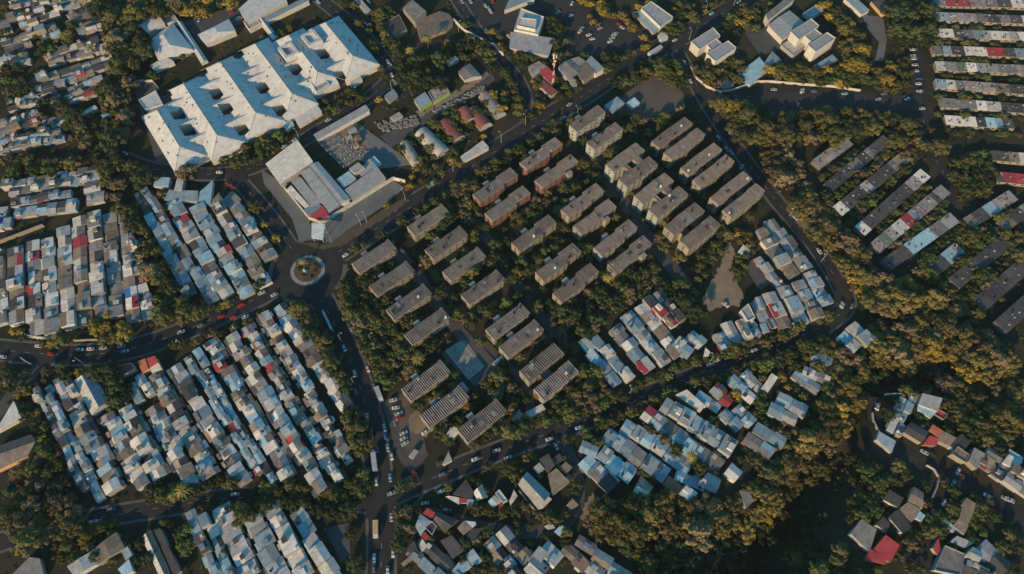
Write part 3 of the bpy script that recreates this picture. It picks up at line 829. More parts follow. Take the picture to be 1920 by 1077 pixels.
strip('in the middle column' + fb, (396, 958), (452, 1090), (484, 955), (548, 1085), 'bbcblwws', True, 6.2, .14, seed=12, group=gF, pitch=.14)
strip('in the right column' + fb, (491, 953), (558, 1090), (562, 952), (648, 1088), 'wlbbcswg', True, 6.2, .1, seed=13, group=gF, pitch=.14)
gC = 'houses in the sunlit block at the left edge'
fc = ' of the sunlit block at the left edge'
PC = 'wwwlsggtttddgmw'
strip('in the first column' + fc, (-22, 472), (-14, 612), (42, 460), (45, 602), PC, True, 7.4, .08, seed=14, group=gC, two=.08, pitch=.1)
strip('in the second column' + fc, (48, 454), (53, 632), (99, 442), (111, 622), PC, True, 7.4, .05, seed=15, group=gC, two=.08, pitch=.1)
strip('in the third column' + fc, (105, 428), (118, 618), (158, 402), (172, 606), PC, True, 7.4, .05, seed=16, group=gC, two=.08, pitch=.1)
strip('in the fourth column' + fc, (163, 398), (179, 600), (216, 397), (231, 590), PC, True, 7.4, .05, seed=17, group=gC, two=.08, pitch=.1)
strip('in the right column' + fc, (222, 402), (238, 605), (249, 434), (291, 592), PC, True, 7.4, .0, seed=18, group=gC, two=.08, pitch=.1)
gB = 'old houses in the short rows at the left'
fd = ' of the short rows at the left'
strip('in the top row' + fd, (15, 367), (187, 337), (6, 340), (182, 311), 'lgggdtlbw', True, 6, 0, seed=19, group=gB, pitch=.1)
strip('in the middle row' + fd, (19, 388), (132, 365), (17, 371), (128, 353), 'dddgb', False, 6, 0, seed=20, group=gB, two=0, pitch=.1)
strip('in the bottom row' + fd, (23, 408), (142, 393), (18, 391), (142, 371), 'bblcdglk', False, 6, 0, seed=21, group=gB, two=.1, pitch=.1)
strip('at the right end' + fd, (161, 383), (194, 378), (157, 345), (188, 339), 'slg', True, 7, 0, seed=22, group=gB, pitch=.1)
strip('at the left frame edge below' + fd, (-15, 430), (18, 426), (-15, 390), (14, 388), 'blkg', True, 6, 0, seed=23, group=gB, pitch=.1)
gA = 'scattered small houses in the top left settlement'
fe = ' of the top left settlement'
PA = 'lbgtdwgdmt'
strip('in the row under the palm' + fe, (90, 122), (205, 92), (80, 100), (183, 66), PA, True, 6, .1, seed=24, group=gA, gap=.04)
strip('in the row with the red roof' + fe, (125, 154), (213, 124), (110, 133), (206, 98), PA + 't', True, 6, .05, seed=25, group=gA)
strip('in the short row under the big trees' + fe, (128, 174), (195, 151), (117, 166), (186, 142), PA, False, 6, 0, seed=26, group=gA)
strip('in the row at the left' + fe, (55, 172), (122, 160), (48, 150), (108, 130), PA + 'w', True, 6.4, .1, seed=27, group=gA)
strip('in the second row down' + fe, (8, 100), (116, 66), (0, 75), (104, 44), PA + 'l', True, 6, .1, seed=28, group=gA, gap=.06)
strip('in the first row down' + fe, (0, 60), (112, 28), (-6, 38), (100, 2), PA + 'w', True, 6.4, .1, seed=29, group=gA, gap=.06)
strip('along the top edge' + fe, (20, 18), (150, -2), (20, -6), (150, -26), PA, True, 6.4, .1, seed=30, group=gA)
strip('in the lowest left row' + fe, (-4, 256), (74, 226), (-8, 230), (68, 202), PA + 'l', True, 6.4, .05, seed=31, group=gA, gap=.04)
strip('in the bottom row' + fe, (-2, 287), (120, 262), (-4, 260), (114, 237), 'bbclgd', True, 6.6, .1, seed=32, group=gA, gap=.06)
strip('right of centre' + fe, (118, 197), (180, 178), (112, 183), (178, 158), PA + 'bb', True, 6, .05, seed=33, group=gA)
strip('at the left edge' + fe, (-6, 128), (55, 118), (-8, 106), (50, 96), PA, True, 6.2, .1, seed=34, group=gA, gap=.08)
strip('beside the forest' + fe, (130, 50), (170, 30), (125, 30), (160, 8), PA, True, 6, .1, seed=35, group=gA, gap=.08)
strip('in the short row below the left trees' + fe, (15, 208), (112, 182), (10, 190), (102, 164), PA, True, 6, .1, seed=71, group=gA)
strip('near the lowest trees' + fe, (78, 246), (128, 228), (72, 230), (120, 212), PA + 'b', True, 6, .1, seed=72, group=gA)
strip('at the top by the wood' + fe, (104, 22), (178, -4), (96, 6), (168, -20), PA, True, 6, .1, seed=73, group=gA)
strip('just under the wood' + fe, (146, 64), (198, 48), (138, 46), (186, 30), PA, True, 6, .1, seed=74, group=gA)
gD = 'blue-roofed houses in the block above the roundabout road'
ff = ' of the blue-roofed block near the roundabout'
strip('in the left column' + ff, (249, 362), (346, 556), (276, 348), (408, 562), 'bbbbgcbddg', True, 8, .04, seed=36, group=gD, two=0, pitch=.08)  # shade over this block put into its blue and dark roof colours
strip('in the middle column' + ff, (309, 382), (414, 562), (380, 380), (477, 546), 'bbccclbgdb', True, 6.4, .1, seed=37, group=gD, two=.05, pitch=.08)
strip('in the right column' + ff, (392, 376), (485, 540), (446, 372), (517, 478), 'gsblwtbgd', True, 7, .05, seed=38, group=gD, two=.1, pitch=.08)
gH = 'houses in the small block below the right apartments'
fg = ' of the small block below the right apartments'
strip('in the left column' + fg, (1083, 642), (1150, 727), (1121, 626), (1190, 707), 'bbcbsgw', True, 7, .05, seed=39, group=gH, two=.05, pitch=.15)
strip('in the middle column' + fg, (1142, 620), (1212, 700), (1182, 582), (1260, 676), 'bslwbgtb', True, 6.6, .12, seed=40, group=gH, pitch=.15)
strip('in the narrow column' + fg, (1188, 578), (1266, 674), (1208, 562), (1285, 656), 'wsltwl', False, 6.2, .05, seed=41, group=gH, two=0, pitch=.15)
strip('in the right column' + fg, (1258, 648), (1290, 672), (1300, 618), (1325, 640), 'bblsc', True, 6.6, .05, seed=42, group=gH, pitch=.15)
strip('in the dark two-storey row' + fg, (1206, 562), (1257, 618), (1238, 544), (1284, 600), 'ddgdtdr', True, 6.6, .0, seed=75, group=gH, two=.5, pitch=.1)
gI = 'houses in the block inside the right road bend'
fh = ' of the block inside the right road bend'
strip('in the first column' + fh, (1336, 627), (1353, 660), (1372, 600), (1394, 642), 'slbws', True, 6.5, .05, seed=43, group=gI, two=.1, pitch=.15)
strip('in the second column' + fh, (1380, 602), (1400, 640), (1404, 578), (1427, 630), 'swsls', True, 7, 0, seed=44, group=gI, two=.1, pitch=.15)
strip('in the third column' + fh, (1408, 566), (1436, 624), (1426, 556), (1456, 614), 'bglbdb', True, 6, 0, seed=45, group=gI, two=0, pitch=.15)
strip('in the fourth column' + fh, (1430, 552), (1463, 618), (1479, 534), (1517, 605), 'slbbgwbt', True, 6.4, .1, seed=46, group=gI, pitch=.15)
strip('in the fifth column' + fh, (1487, 530), (1524, 600), (1527, 506), (1564, 568), 'sgbbclt', True, 6.4, .06, seed=47, group=gI, pitch=.15)
strip('in the upper column' + fh, (1428, 452), (1480, 522), (1472, 424), (1524, 502), 'slbtsgsw', True, 7.4, .04, seed=48, group=gI, two=.12, pitch=.15)
strip('beside the shaded yard' + fh, (1416, 484), (1458, 540), (1428, 474), (1470, 530), 'tdbgl', False, 6, 0, seed=49, group=gI, two=0, pitch=.15)
strip('at the upper tip' + fh, (1416, 432), (1428, 450), (1448, 410), (1462, 432), 'slbt', True, 6, 0, seed=50, group=gI, pitch=.15)
gJ = 'blue-roofed houses in the hillside block at the lower right'
fi = ' of the lower right hillside block'
PJ = 'bbbbcclswgb'
strip('in the lowest row' + fi, (1084, 870), (1138, 928), (1133, 836), (1196, 882), PJ + 'd', True, 6.4, .06, seed=51, group=gJ, pitch=.15)
strip('in the second row' + fi, (1126, 824), (1243, 906), (1176, 783), (1304, 864), PJ, True, 6.4, .1, seed=52, group=gJ, ridge=.4, pitch=.15)
strip('in the third row' + fi, (1199, 783), (1341, 893), (1250, 746), (1384, 828), PJ, True, 6.4, .1, seed=53, group=gJ, ridge=.4, pitch=.15)
strip('below the long white building' + fi, (1300, 748), (1344, 776), (1342, 722), (1376, 752), 'bccblr', True, 6, .06, seed=54, group=gJ, pitch=.15)
strip('in the middle row' + fi, (1347, 778), (1380, 812), (1388, 756), (1420, 788), 'cbstlb', True, 6, .06, seed=55, group=gJ, pitch=.15)
strip('nearest the long road' + fi, (1362, 716), (1410, 756), (1400, 692), (1440, 726), 'lwbblg', True, 6, .06, seed=56, group=gJ, pitch=.15)
strip('in the right-hand row' + fi, (1437, 776), (1490, 802), (1462, 734), (1516, 764), 'bbcslg', True, 6.4, .06, seed=57, group=gJ, pitch=.15)
strip('in the lower right row' + fi, (1392, 828), (1441, 864), (1421, 790), (1476, 824), 'bcbdgb', True, 6.4, .06, seed=58, group=gJ, pitch=.15)
strip('in the upper right row' + fi, (1482, 708), (1531, 742), (1510, 684), (1560, 708), 'bbclwg', True, 6.4, .05, seed=59, group=gJ, pitch=.15)
strip('at the road bend' + fi, (1568, 634), (1600, 664), (1604, 602), (1642, 640), 'cbblw', True, 7, .04, seed=60, group=gJ, pitch=.15)
strip('between trees under the road bend' + fi, (1518, 672), (1558, 690), (1522, 658), (1568, 668), 'bbc', False, 7, 0, seed=61, group=gJ, pitch=.15)
strip('just below the red roof' + fi, (1086, 842), (1118, 856), (1092, 818), (1122, 838), 'gtbl', False, 6, 0, seed=62, group=gJ, pitch=.15)
strip('at the lower edge' + fi, (1244, 906), (1294, 944), (1270, 880), (1326, 905), 'bcbso', True, 6.6, .05, seed=63, group=gJ, pitch=.15)
gL = 'houses along the bottom right street'
strip('in the white row on the bottom right knoll', (1690, 742), (1662, 806), (1722, 744), (1688, 818), 'wbbwlb', True, 5.6, 0, seed=64, group=gL, two=0, pitch=.2)
strip('in the row falling right along the bottom right street', (1830, 868), (1935, 940), (1850, 840), (1950, 905), 'tgtdsl', True, 7, .05, seed=65, group=gL, two=.15)
strip('in the crowded rows at the bottom centre', (905, 1022), (965, 1095), (948, 985), (1020, 1068), 'bltgdgsl', True, 5.8, .08, seed=66, group='crowded houses at the bottom centre')
strip('at the bottom edge left of centre', (760, 1040), (830, 1100), (790, 1005), (880, 1080), 'ddgtgb', True, 6.4, .05, seed=67, group='crowded houses at the bottom centre')
strip('at the bottom edge right of the dirt path', (1050, 1035), (1120, 1095), (1085, 1005), (1190, 1075), 'lbswtbg', True, 6.4, .05, seed=68, group='crowded houses at the bottom centre')
strip('beside the alley below the long dark road', (985, 1065), (1010, 1090), (1030, 1010), (1060, 1040), 'slwg', True, 6.4, .05, seed=69, group='crowded houses at the bottom centre')
strip('in the shaded lower right corner', (1800, 1080), (1860, 1110), (1850, 1010), (1900, 1060), 'dgds', True, 7, .05, seed=70, group=gL)

# ------------------------------------------------------------------ long terraces at the right
def terrace(name, p0, p1, width, seq, h, place, label, wall='wall_cream', group=None, rise=.5):
    x0, y0 = P(*p0, h); x1, y1 = P(*p1, h)
    L = hypot(x1 - x0, y1 - y0); rz = atan2(y1 - y0, x1 - x0)
    t = empty('terrace', x0, y0, rz)
    nx, ny = -sin(rz) * (width / 2 + .8), cos(rz) * (width / 2 + .8)
    foot([(x0 + nx, y0 + ny), (x1 + nx, y1 + ny), (x1 - nx, y1 - ny), (x0 - nx, y0 - ny)])
    n = len(seq); rnd = random.Random(label)
    w = MB(); w.box(.1, L - .1, -width / 2 + .15, width / 2 - .15, 0, h - .2); w.build('wall', M[wall], t)
    e = [0] + [L * (i + rnd.uniform(-.25, .25)) / n for i in range(1, n)] + [L]
    for i, c in enumerate(seq):
        if c == '.': continue
        dz = rnd.uniform(0, .18)
        r = MB(); x0, x1 = e[i] + .02, e[i + 1] - .02
        if rise:
            r.slab([(x0, -width / 2, h + dz), (x1, -width / 2, h + dz), (x1, width / 2, h + rise + dz), (x0, width / 2, h + rise + dz)], .12)
        r.build('roof', R[c], t)
        for _ in range(5):
            if rnd.random() < .5:
                q = MB(); xx = rnd.uniform(x0 + .5, x1 - .8) if x1 - x0 > 1.6 else x0 + .6; yy = rnd.uniform(-.3, .3) * width
                zz = h + dz + rise * (yy / width + .5)
                q.box(xx, xx + rnd.uniform(.4, 1.3), yy, yy + rnd.uniform(.4, 1.2), zz - .1, zz + .5); q.build('roof_clutter', M[rnd.choice(['steel', 'concrete', 'conc_dark', 'black', 'wall_brick'])], t)
    for k in range(int(L / 4.5)):
        for fl in range(2 if h > 5 else 1):
            shared('window', WIN, t, ((k + .5) * 4.5, -width / 2 + .15, .9 + fl * 2.7))
    b = MB(); m = L / n
    fixed(t, label, 'terrace', group)
gN = 'long dark terraces stepping down the right slope'
T = lambda *a: terrace('terrace', *a)
for a in [
 ((1531, 308), (1592, 264), 7, 'gmgg', 'short mottled grey terrace uppermost on the wooded right slope'),
 ((1553, 352), (1664, 260), 7, 'dddgdgdd', 'long dark grey terrace second down the right slope with scattered roof clutter'),
 ((1570, 397), (1700, 292), 7.6, 'wddlddgt', 'dark terrace with pale blue roof panel and whitewashed lower end'),
 ((1612, 434), (1735, 325), 7.6, 'wdddddmw', 'dark terrace with white gable wall at its lower end and white top end'),
 ((1640, 466), (1773, 355), 7.6, 'mvmwrbmgdg', 'patchwork terrace with rusty, green and red roof panels'),
 ((1662, 497), (1790, 408), 7.6, 'ddccgs', 'terrace with two bright blue roof panels and pale grey top end'),
 ((1748, 508), (1800, 465), 8, 'ddcm', 'short dark terrace with one light blue roof panel'),
 ((1814, 420), (1900, 366), 7.6, 'tdcmm', 'terrace with pale blue panel and heaped roof near the right edge'),
 ((1789, 532), (1887, 452), 8, 'dddddd', 'plain dark terrace with one white cross wall at the right'),
 ((1834, 574), (1945, 476), 8.5, 'dddddd', 'plain dark terrace with white lower end wall at the right edge'),
 ((1878, 425), (1945, 380), 7.6, 'tdg', 'short brown and dark terrace cut by the right frame edge'),
 ((1876, 614), (1950, 548), 8.5, 'dddd', 'plain dark terrace with white lower end wall, lowest at the right edge')]:
    T(a[0], a[1], a[2], a[3], 3.2, '', a[4], 'conc_dark', gN)
gO = 'low terraces stacked up the top right corner'
for a in [
 ((1752, 5), (1945, 8), 7.5, 'grrmgdwg', 'topmost right terrace with dark red roof stretch'),
 ((1752, 31), (1945, 39), 7.5, 'bmmgdgdw', 'mottled grey terrace second from the top at the right'),
 ((1753, 62), (1945, 70), 7.5, 'wwdgblwwlww', 'terrace with several bright white roofs third from the top at the right'),
 ((1748, 94), (1945, 101), 7.5, 'gbdwwrrdbw', 'terrace with white roofs and a crimson stretch, fourth from the top at the right'),
 ((1754, 124), (1945, 132), 7.5, 'wgvwlmggmm', 'terrace broken by trees with rust-mottled right end, fifth from the top'),
 ((1754, 157), (1945, 171), 7.5, 'bwgmmmtddd', 'rust-brown mottled terrace sixth from the top at the right'),
 ((1764, 193), (1945, 206), 7.5, 'gggwwddw', 'terrace with pale grey left half seventh from the top at the right'),
 ((1772, 226), (1900, 233), 7.5, 'wwwdccd', 'terrace with bright white left end and blue panels, eighth from the top'),
 ((1858, 292), (1945, 299), 7.5, 'dtw', 'short brown and white terrace at the right frame edge'),
 ((1866, 331), (1945, 340), 7.5, 'drrw', 'short terrace with red roof panel at the right frame edge')]:
    T(a[0], a[1], a[2], a[3], 2.5, '', a[4], 'wall_cream', gO)

# ------------------------------------------------------------------ hospital: six parallel hipped wings with courtyards
def hospital():
    ZR, ZE = 10.2, 4.4
    rp = [((295, 206), (337, 275)), ((344.4, 156.7), (407, 253.7)), ((412, 116), (480.6, 211)), ((478, 82), (548.6, 176)), ((541, 66), (596, 134.5)), ((610.4, 41.8), (661.4, 105.3))]
    rw = [(P(*a, ZR), P(*b, ZR)) for a, b in rp]
    dx = sum(b[0] - a[0] for a, b in rw); dy = sum(b[1] - a[1] for a, b in rw)
    rz = atan2(dy, dx)
    ox, oy = rw[0][0]
    t = empty('hospital', ox, oy, rz)
    Lc = Local(ox, oy, rz)
    rr = []
    for a, b in rw:
        a, b = Lc(a), Lc(b); rr.append((min(a[0], b[0]), max(a[0], b[0]), (a[1] + b[1]) / 2))
    cpx = [(306.8, 175), (333.6, 216), (353.6, 245.3), (377, 133.7), (404.6, 176), (423.8, 203.5), (453, 243), (445, 100), (493, 165), (525, 206), (554.4, 130), (637, 142), (605, 102)]
    court = [Lc(P(*p, 5.5)) for p in cpx]
    cross = [(320, 195), (345, 232), (367, 258), (394, 155), (414, 191), (440, 226), (463, 133), (473, 146), (510, 188), (545, 118), (572, 152), (585, 92), (622, 124), (588, 78)]
    cross = [Lc(P(*p, 8)) for p in cross]
    ys = [r[2] for r in rr]
    wings = []
    for i, (xa, xb, y) in enumerate(rr):
        lo = (y + ys[i - 1]) / 2 if i else y - 10.5
        hi = (y + ys[i + 1]) / 2 if i < 5 else y + 12.5
        wings.append((xa - 7, xb + 11, min(lo, hi), max(lo, hi), y, xa, xb))
    def height(x, y, w):
        x0, x1, lo, hi, yr, xa, xb = w
        if not (x0 - .01 <= x <= x1 + .01): return None
        s = 1 - abs(y - yr) / ((hi - yr) if y > yr else (yr - lo))
        s = max(0, min(s, (x1 - x) / (x1 - xb), (x - x0) / (xa - x0)))
        z = ZE + (ZR - ZE) * s
        for cx, cy in cross:
            if abs(y - cy) < 14: z = max(z, ZE + 3.7 * (1 - abs(x - cx) / 6.4)) if abs(x - cx) < 6.4 else z
        return z
    st = .8
    walls = MB()
    for w in wings:
        x0, x1, lo, hi, yr, xa, xb = w
        nx = round((x1 - x0) / st); n1 = max(2, round((yr - lo) / st)); n2 = max(2, round((hi - yr) / st))
        X = [x0 + (x1 - x0) * i / nx for i in range(nx + 1)]
        Y = [lo + (yr - lo) * j / n1 for j in range(n1)] + [yr + (hi - yr) * j / n2 for j in range(n2 + 1)]
        def dead(i, j):
            if not (0 <= i < len(X) - 1 and 0 <= j < len(Y) - 1): return True
            cx, cy = (X[i] + X[i + 1]) / 2, (Y[j] + Y[j + 1]) / 2
            return any(abs(cx - c[0]) < 4.2 and abs(cy - c[1]) < 3.6 for c in court)
        V = [(x, y, height(x, y, w)) for y in Y for x in X]; n = len(X); F = []
        for j in range(len(Y) - 1):
            for i in range(n - 1):
                if dead(i, j): continue
                a, b, c, d = j * n + i, j * n + i + 1, (j + 1) * n + i + 1, (j + 1) * n + i
                if abs(V[a][2] - V[c][2]) < abs(V[b][2] - V[d][2]): F += [(a, b, c), (a, c, d)]
                else: F += [(a, b, d), (b, c, d)]
                for e0, e1, ii, jj in ((a, b, i, j - 1), (b, c, i + 1, j), (c, d, i, j + 1), (d, a, i - 1, j)):
                    if dead(ii, jj):
                        seam = (jj < 0 and w is not wings[0] and False)
                        p, q = V[e0], V[e1]
                        walls.add([(p[0], p[1], 0), (q[0], q[1], 0), (q[0], q[1], q[2] - .05), (p[0], p[1], p[2] - .05)], [(0, 1, 2, 3)])
        me('wing_roof', V, F, R['h'], t)
    walls.build('wall', M['wall_white'], t)
    cb = MB()
    for c in court: cb.box(c[0] - 4.0, c[0] + 4.0, c[1] - 6.9, c[1] + 6.9, .1, .2)
    cb.build('courtyard_floor', M['yard'], t)
    rnd = random.Random(3)
    for w in wings:
        b = MB(); b.tube((w[5] + 1, w[4], ZR + .05), (w[6] - .5, w[4], ZR + .05), .28, n=6); b.build('ridge_cap', M['conc_dark'], t)
        for px_, sg in ((w[5], -1), (w[6], 1)):
            x_ = w[0] if sg < 0 else w[1]
            for yy in (w[2], w[3]):
                b = MB(); b.tube((px_, w[4], ZR), (x_ - sg * .6, yy + (.5 if yy < w[4] else -.5), ZE + .15), .16, n=5); b.build('hip_cap', M['concrete'], t)
    for k in range(120):                                   # small vents on the slopes
        w = rnd.choice(wings); x = rnd.uniform(w[0] + 5, w[1] - 6); y = rnd.uniform(w[2] + 1.5, w[3] - 1.5)
        if any(abs(x - c[0]) < 5.5 and abs(y - c[1]) < 5 for c in court): continue
        z = height(x, y, w); b = MB(); q_ = rnd.choice((.25, .35, .6)); b.box(-q_, q_, -.3, .3, -.3, rnd.uniform(.5, 1.1)); o = b.build('roof_vent', M[rnd.choice(['steel', 'conc_dark'])], t); o.location = (x, y, z)
    for px in ((541, 95), (584, 72)):                      # raised lantern roofs with light wells
        x, y = Lc(P(*px, 10)); b = MB()
        for q in ((-6, 6, -5, -3), (-6, 6, 3, 5), (-6, -4, -3, 3), (4, 6, -3, 3)): b.box(x + q[0], x + q[1], y + q[2], y + q[3], 6.5, 10.6)
        b.build('lantern_roof', R['h'], t)
        b = MB(); b.box(x - 3.9, x + 3.9, y - 2.9, y + 2.9, 6.5, 9.2); b.build('light_well_roof', R['l'], t)
    fixed(t, 'sprawling white hospital with six parallel hipped roofs and dark square courtyards', 'hospital')
hospital()
c5, c6, c7, c8 = z6(240, 0), z6(240, 130), z6(460, 0), z6(460, 100)
def B(name, px, roof, h, label, kind='g', wall='wall_white', rise=None, cat='building', group=None):
    h = h * .68
    fr = wall if wall in ('wall_lime', 'wall_green') else None
    return bld(name, px, roof, h, label, kind, 'wall_grey' if fr else wall, rise, cat=cat, group=group, front=fr)
hp = 'hospital_annex'
B(hp, c5((80, 250), (225, 372), (420, 280), (320, 140)), 'h', 6, 'white annex with mono-pitch roof at the far top left of the hospital', 's', rise=1.2)
B(hp, c5((235, 460), (335, 670), (735, 560), (500, 255)), 'h', 6, 'white hipped annex with large blue-shaded facet left of the hospital', 'h', rise=3)
B(hp, c5((320, 135), (425, 275), (570, 240), (455, 80)), 's', 4.5, 'low slate grey flat annex at the top left of the hospital', 'f')
B(hp, c5((245, 735), (300, 795), (520, 700), (430, 645)), 'h', 4, 'low white lean-to beside the shaded yard left of the hospital', 's', rise=.8)
B('covered_walkway', c5((550, 262), (820, 712), (895, 680), (600, 236)), 'hl', 4, 'long straight covered walkway with lime green end left of the hospital', 'g', rise=.8)
B(hp, c5((780, 390), (870, 492), (1210, 350), (1130, 212)), 'h', 6, 'small detached white hipped annex with tree shadow above the hospital', 'h', rise=2)
B(hp, c5((1240, 105), (1345, 262), (1790, 10), (1490, -110)), 'h', 8, 'big white flat-topped annex cut by the top frame edge above the hospital', 's', rise=1.0)
B(hp, c5((1295, 245), (1360, 335), (1490, 265), (1425, 185)), 's', 5, 'small slate grey annex between the big annexes above the hospital', 'f')
B('covered_walkway', c5((1450, 205), (1625, 455), (1690, 420), (1505, 180)), 'hb', 4.5, 'short covered walkway with white side joining the hospital from above', 'g', rise=1)
B(hp, c6((120, 350), (195, 455), (392, 395), (312, 243)), 'h', 8.5, 'white flat-roofed annex with parapets at the left corner of the hospital', 'f')
B(hp, c7((185, 215), (235, 245), (720, 10), (660, -20)), 'b', 5, 'long low blue-grey annex with white vans along it above the hospital', 's', rise=.5)
B(hp, c8((700, 265), (800, 440), (945, 350), (845, 222)), 's', 9.5, 'raised pale slate block at the front of the hospital', 'f')
B(hp, c8((535, 715), (600, 815), (860, 660), (790, 570)), 'h', 4.5, 'white mono-pitch outbuilding below the hospital wings', 's', rise=.8)
B(hp, c8((1150, 300), (1190, 370), (1315, 300), (1275, 240)), 'l', 4, 'small pale lean-to at the right foot of the hospital', 's', rise=.5)
B('shed', c8((395, 790), (470, 860), (545, 790), (490, 730)), 'c', 3.5, 'small light blue shed between hospital trees', 's', rise=.4)
B('gatehouse', c8((1555, 480), (1610, 550), (1710, 470), (1660, 405)), 'b', 3.5, 'blue-roofed gatehouse right of the hospital garden', 's', 'wall_grey', .5)
B('long_shop_row', c8((805, 975), (1400, 640), (1350, 585), (765, 920)), 'sb', 5, 'long narrow pale row building above the building site', 's', rise=.6)
# commercial compound under construction
k1 = z4(480, 270)
cc = 'warehouse'
for px, rf, h, lb, kd, rs in [
 (((70, 150), (180, 300), (430, 140), (310, -25)), 'w', 7, 'warehouse with big pale roof and diagonal shadow above the roundabout', 's', 1.0),
 (((330, 215), (545, 520), (625, 455), (405, 175)), 's', 6.5, 'long slate grey warehouse bay left of the blue-tinged bay', 's', .6),
 (((395, 165), (618, 450), (705, 410), (465, 132)), 'sb', 7, 'long blue-tinged slate warehouse bay in the compound middle', 'g', .5),
 (((262, 280), (415, 475), (490, 440), (335, 250)), 's', 5.6, 'slate warehouse bay nearest the left compound wall', 's', .4),
 (((225, 345), (365, 480), (405, 470), (262, 310)), 'w', 4.6, 'narrow pale lean-to along the left compound wall', 's', .2),
 (((358, 490), (400, 545), (505, 475), (455, 440)), 'b', 5, 'blue-grey lean-to behind the red corner roof', 's', .2),
 (((395, 545), (470, 572), (552, 545), (505, 470)), 'r', 6, 'red corner roof of the compound facing the roundabout', 's', .6),
 (((660, 345), (722, 425), (975, 265), (905, 175)), 's', 6.5, 'long slate warehouse along the compound front wall', 's', 1.0),
 (((600, 265), (655, 330), (750, 262), (695, 205)), 'c', 5.6, 'square light blue roofed hall inside the compound', 's', .4),
 (((770, 200), (785, 245), (905, 170), (850, 112)), 's', 6, 'slate roofed hall at the compound rear', 's', .4),
 (((695, 185), (735, 222), (815, 180), (765, 138)), 'l', 8.5, 'small raised pale plant room roof inside the compound', 's', .2),
 (((850, 112), (905, 172), (945, 155), (885, 92)), 'c', 5, 'light blue lean-to at the right end of the compound', 's', .2),
 (((640, 445), (665, 478), (710, 445), (685, 420)), 'w', 4, 'tiny white shed in the corner between compound bays', 's', .2)]:
    B(cc, k1(*px), rf, h, lb, kd, 'wall_grey', rs)
def wall_line(name, px, h, th, mat, label, cat='wall'):
    pts = [P(*p) for p in px]
    nn = normals(pts); b = MB()
    for i in range(len(pts) - 1):
        p, q, a, c = pts[i], pts[i + 1], nn[i], nn[i + 1]
        b.prism(ccw([(p[0] + a[0] * th, p[1] + a[1] * th), (q[0] + c[0] * th, q[1] + c[1] * th), (q[0] - c[0] * th, q[1] - c[1] * th), (p[0] - a[0] * th, p[1] - a[1] * th)]), 0, h)
    return fixed(b.build(name, M[mat], None), label, cat)
wall_line('compound_wall', k1((215, 335), (405, 568), (560, 562), (1030, 270), (1120, 292)), 3.0, .3, 'wall_white', 'white compound wall around the grey warehouses near the roundabout')
wall_line('boundary_wall', [(1294, 128), (1305, 148), (1325, 165), (1350, 174), (1372, 171), (1398, 162), (1420, 155), (1445, 155), (1500, 160), (1560, 164), (1612, 172)], 1.9, .2, 'wall_white', 'long white curved boundary wall at the upper right')
wall_line('street_wall', [(0, 457), (45, 440), (84, 425)], 2.6, .3, 'wall_cream', 'sunlit cream wall along the top of the left house block')
wall_line('retaining_wall', [(30, 620), (55, 632), (85, 636), (105, 636)], 2.4, .3, 'wall_white', 'white retaining wall between the left houses and the curved road')
wall_line('retaining_wall', [(140, 640), (185, 638)], 1.6, .3, 'wall_cream', 'short sunlit retaining wall between golden trees on the curved road')
wall_line('retaining_wall', z6(1600, 720)((205, 330), (215, 420), (260, 510), (280, 540)), 1.5, .25, 'wall_grey', 'pale curved retaining wall around the bottom right knoll')
wall_line('retaining_wall', z6(1600, 720)((345, 125), (440, 122), (540, 122)), 1.8, .3, 'wall_white', 'broken white wall at the top of the bottom right knoll')
wall_line('retaining_wall', crop(1580, 860, 4.9625)((770, 65), (840, 105), (885, 180), (865, 270), (820, 370)), 1.6, .25, 'wall_grey', 'curved pale wall hooking round the lower right houses')
wall_line('garden_wall', z4(480, 0)((880, 110), (940, 190), (1020, 290)), 2.6, .3, 'wall_cream', 'cream wall beside the curved hall')
wall_line('garden_wall', z4(480, 0)((1480, 160), (1560, 240), (1690, 310), (1780, 350), (1850, 420)), 2.4, .3, 'wall_white', 'white wall zigzagging down from the curved hall')
wall_line('garden_wall', z6(40, 640)((0, 190), (60, 235), (120, 265)), 1.2, .3, 'wall_grey', 'low pale kerb wall at the left road corner')
wall_line('garden_wall', z6(820, 840)((910, 480), (1090, 700), (1160, 690)), 1.6, .25, 'wall_grey', 'low wall at the foot of the two-tone gabled house')
wall_line('hospital_fence', c6((60, 180), (120, 150), (285, 145), (340, 215)), 2.2, .2, 'steel', 'pale fence around the yard at the left hospital corner', 'fence')
# white canopy below the compound with the shade of a palm on it
t = empty('canopy', *P(595, 432), 0)
b = MB(); Lc = Local(*P(595, 432), 0)
q = [Lc(P(*p, 6)) for p in k1((415, 590), (415, 702), (500, 718), (517, 598))]
b.slab([(*p, 6) for p in ccw(q)], .35); b.build('canopy_roof', M['white'], t)
for p in q:
    b = MB(); b.tube((p[0] * .85, p[1] * .85, 0), (p[0] * .85, p[1] * .85, 5.7), .2); b.build('post', M['steel'], t)
fixed(t, 'white flat canopy beside the roundabout', 'canopy')

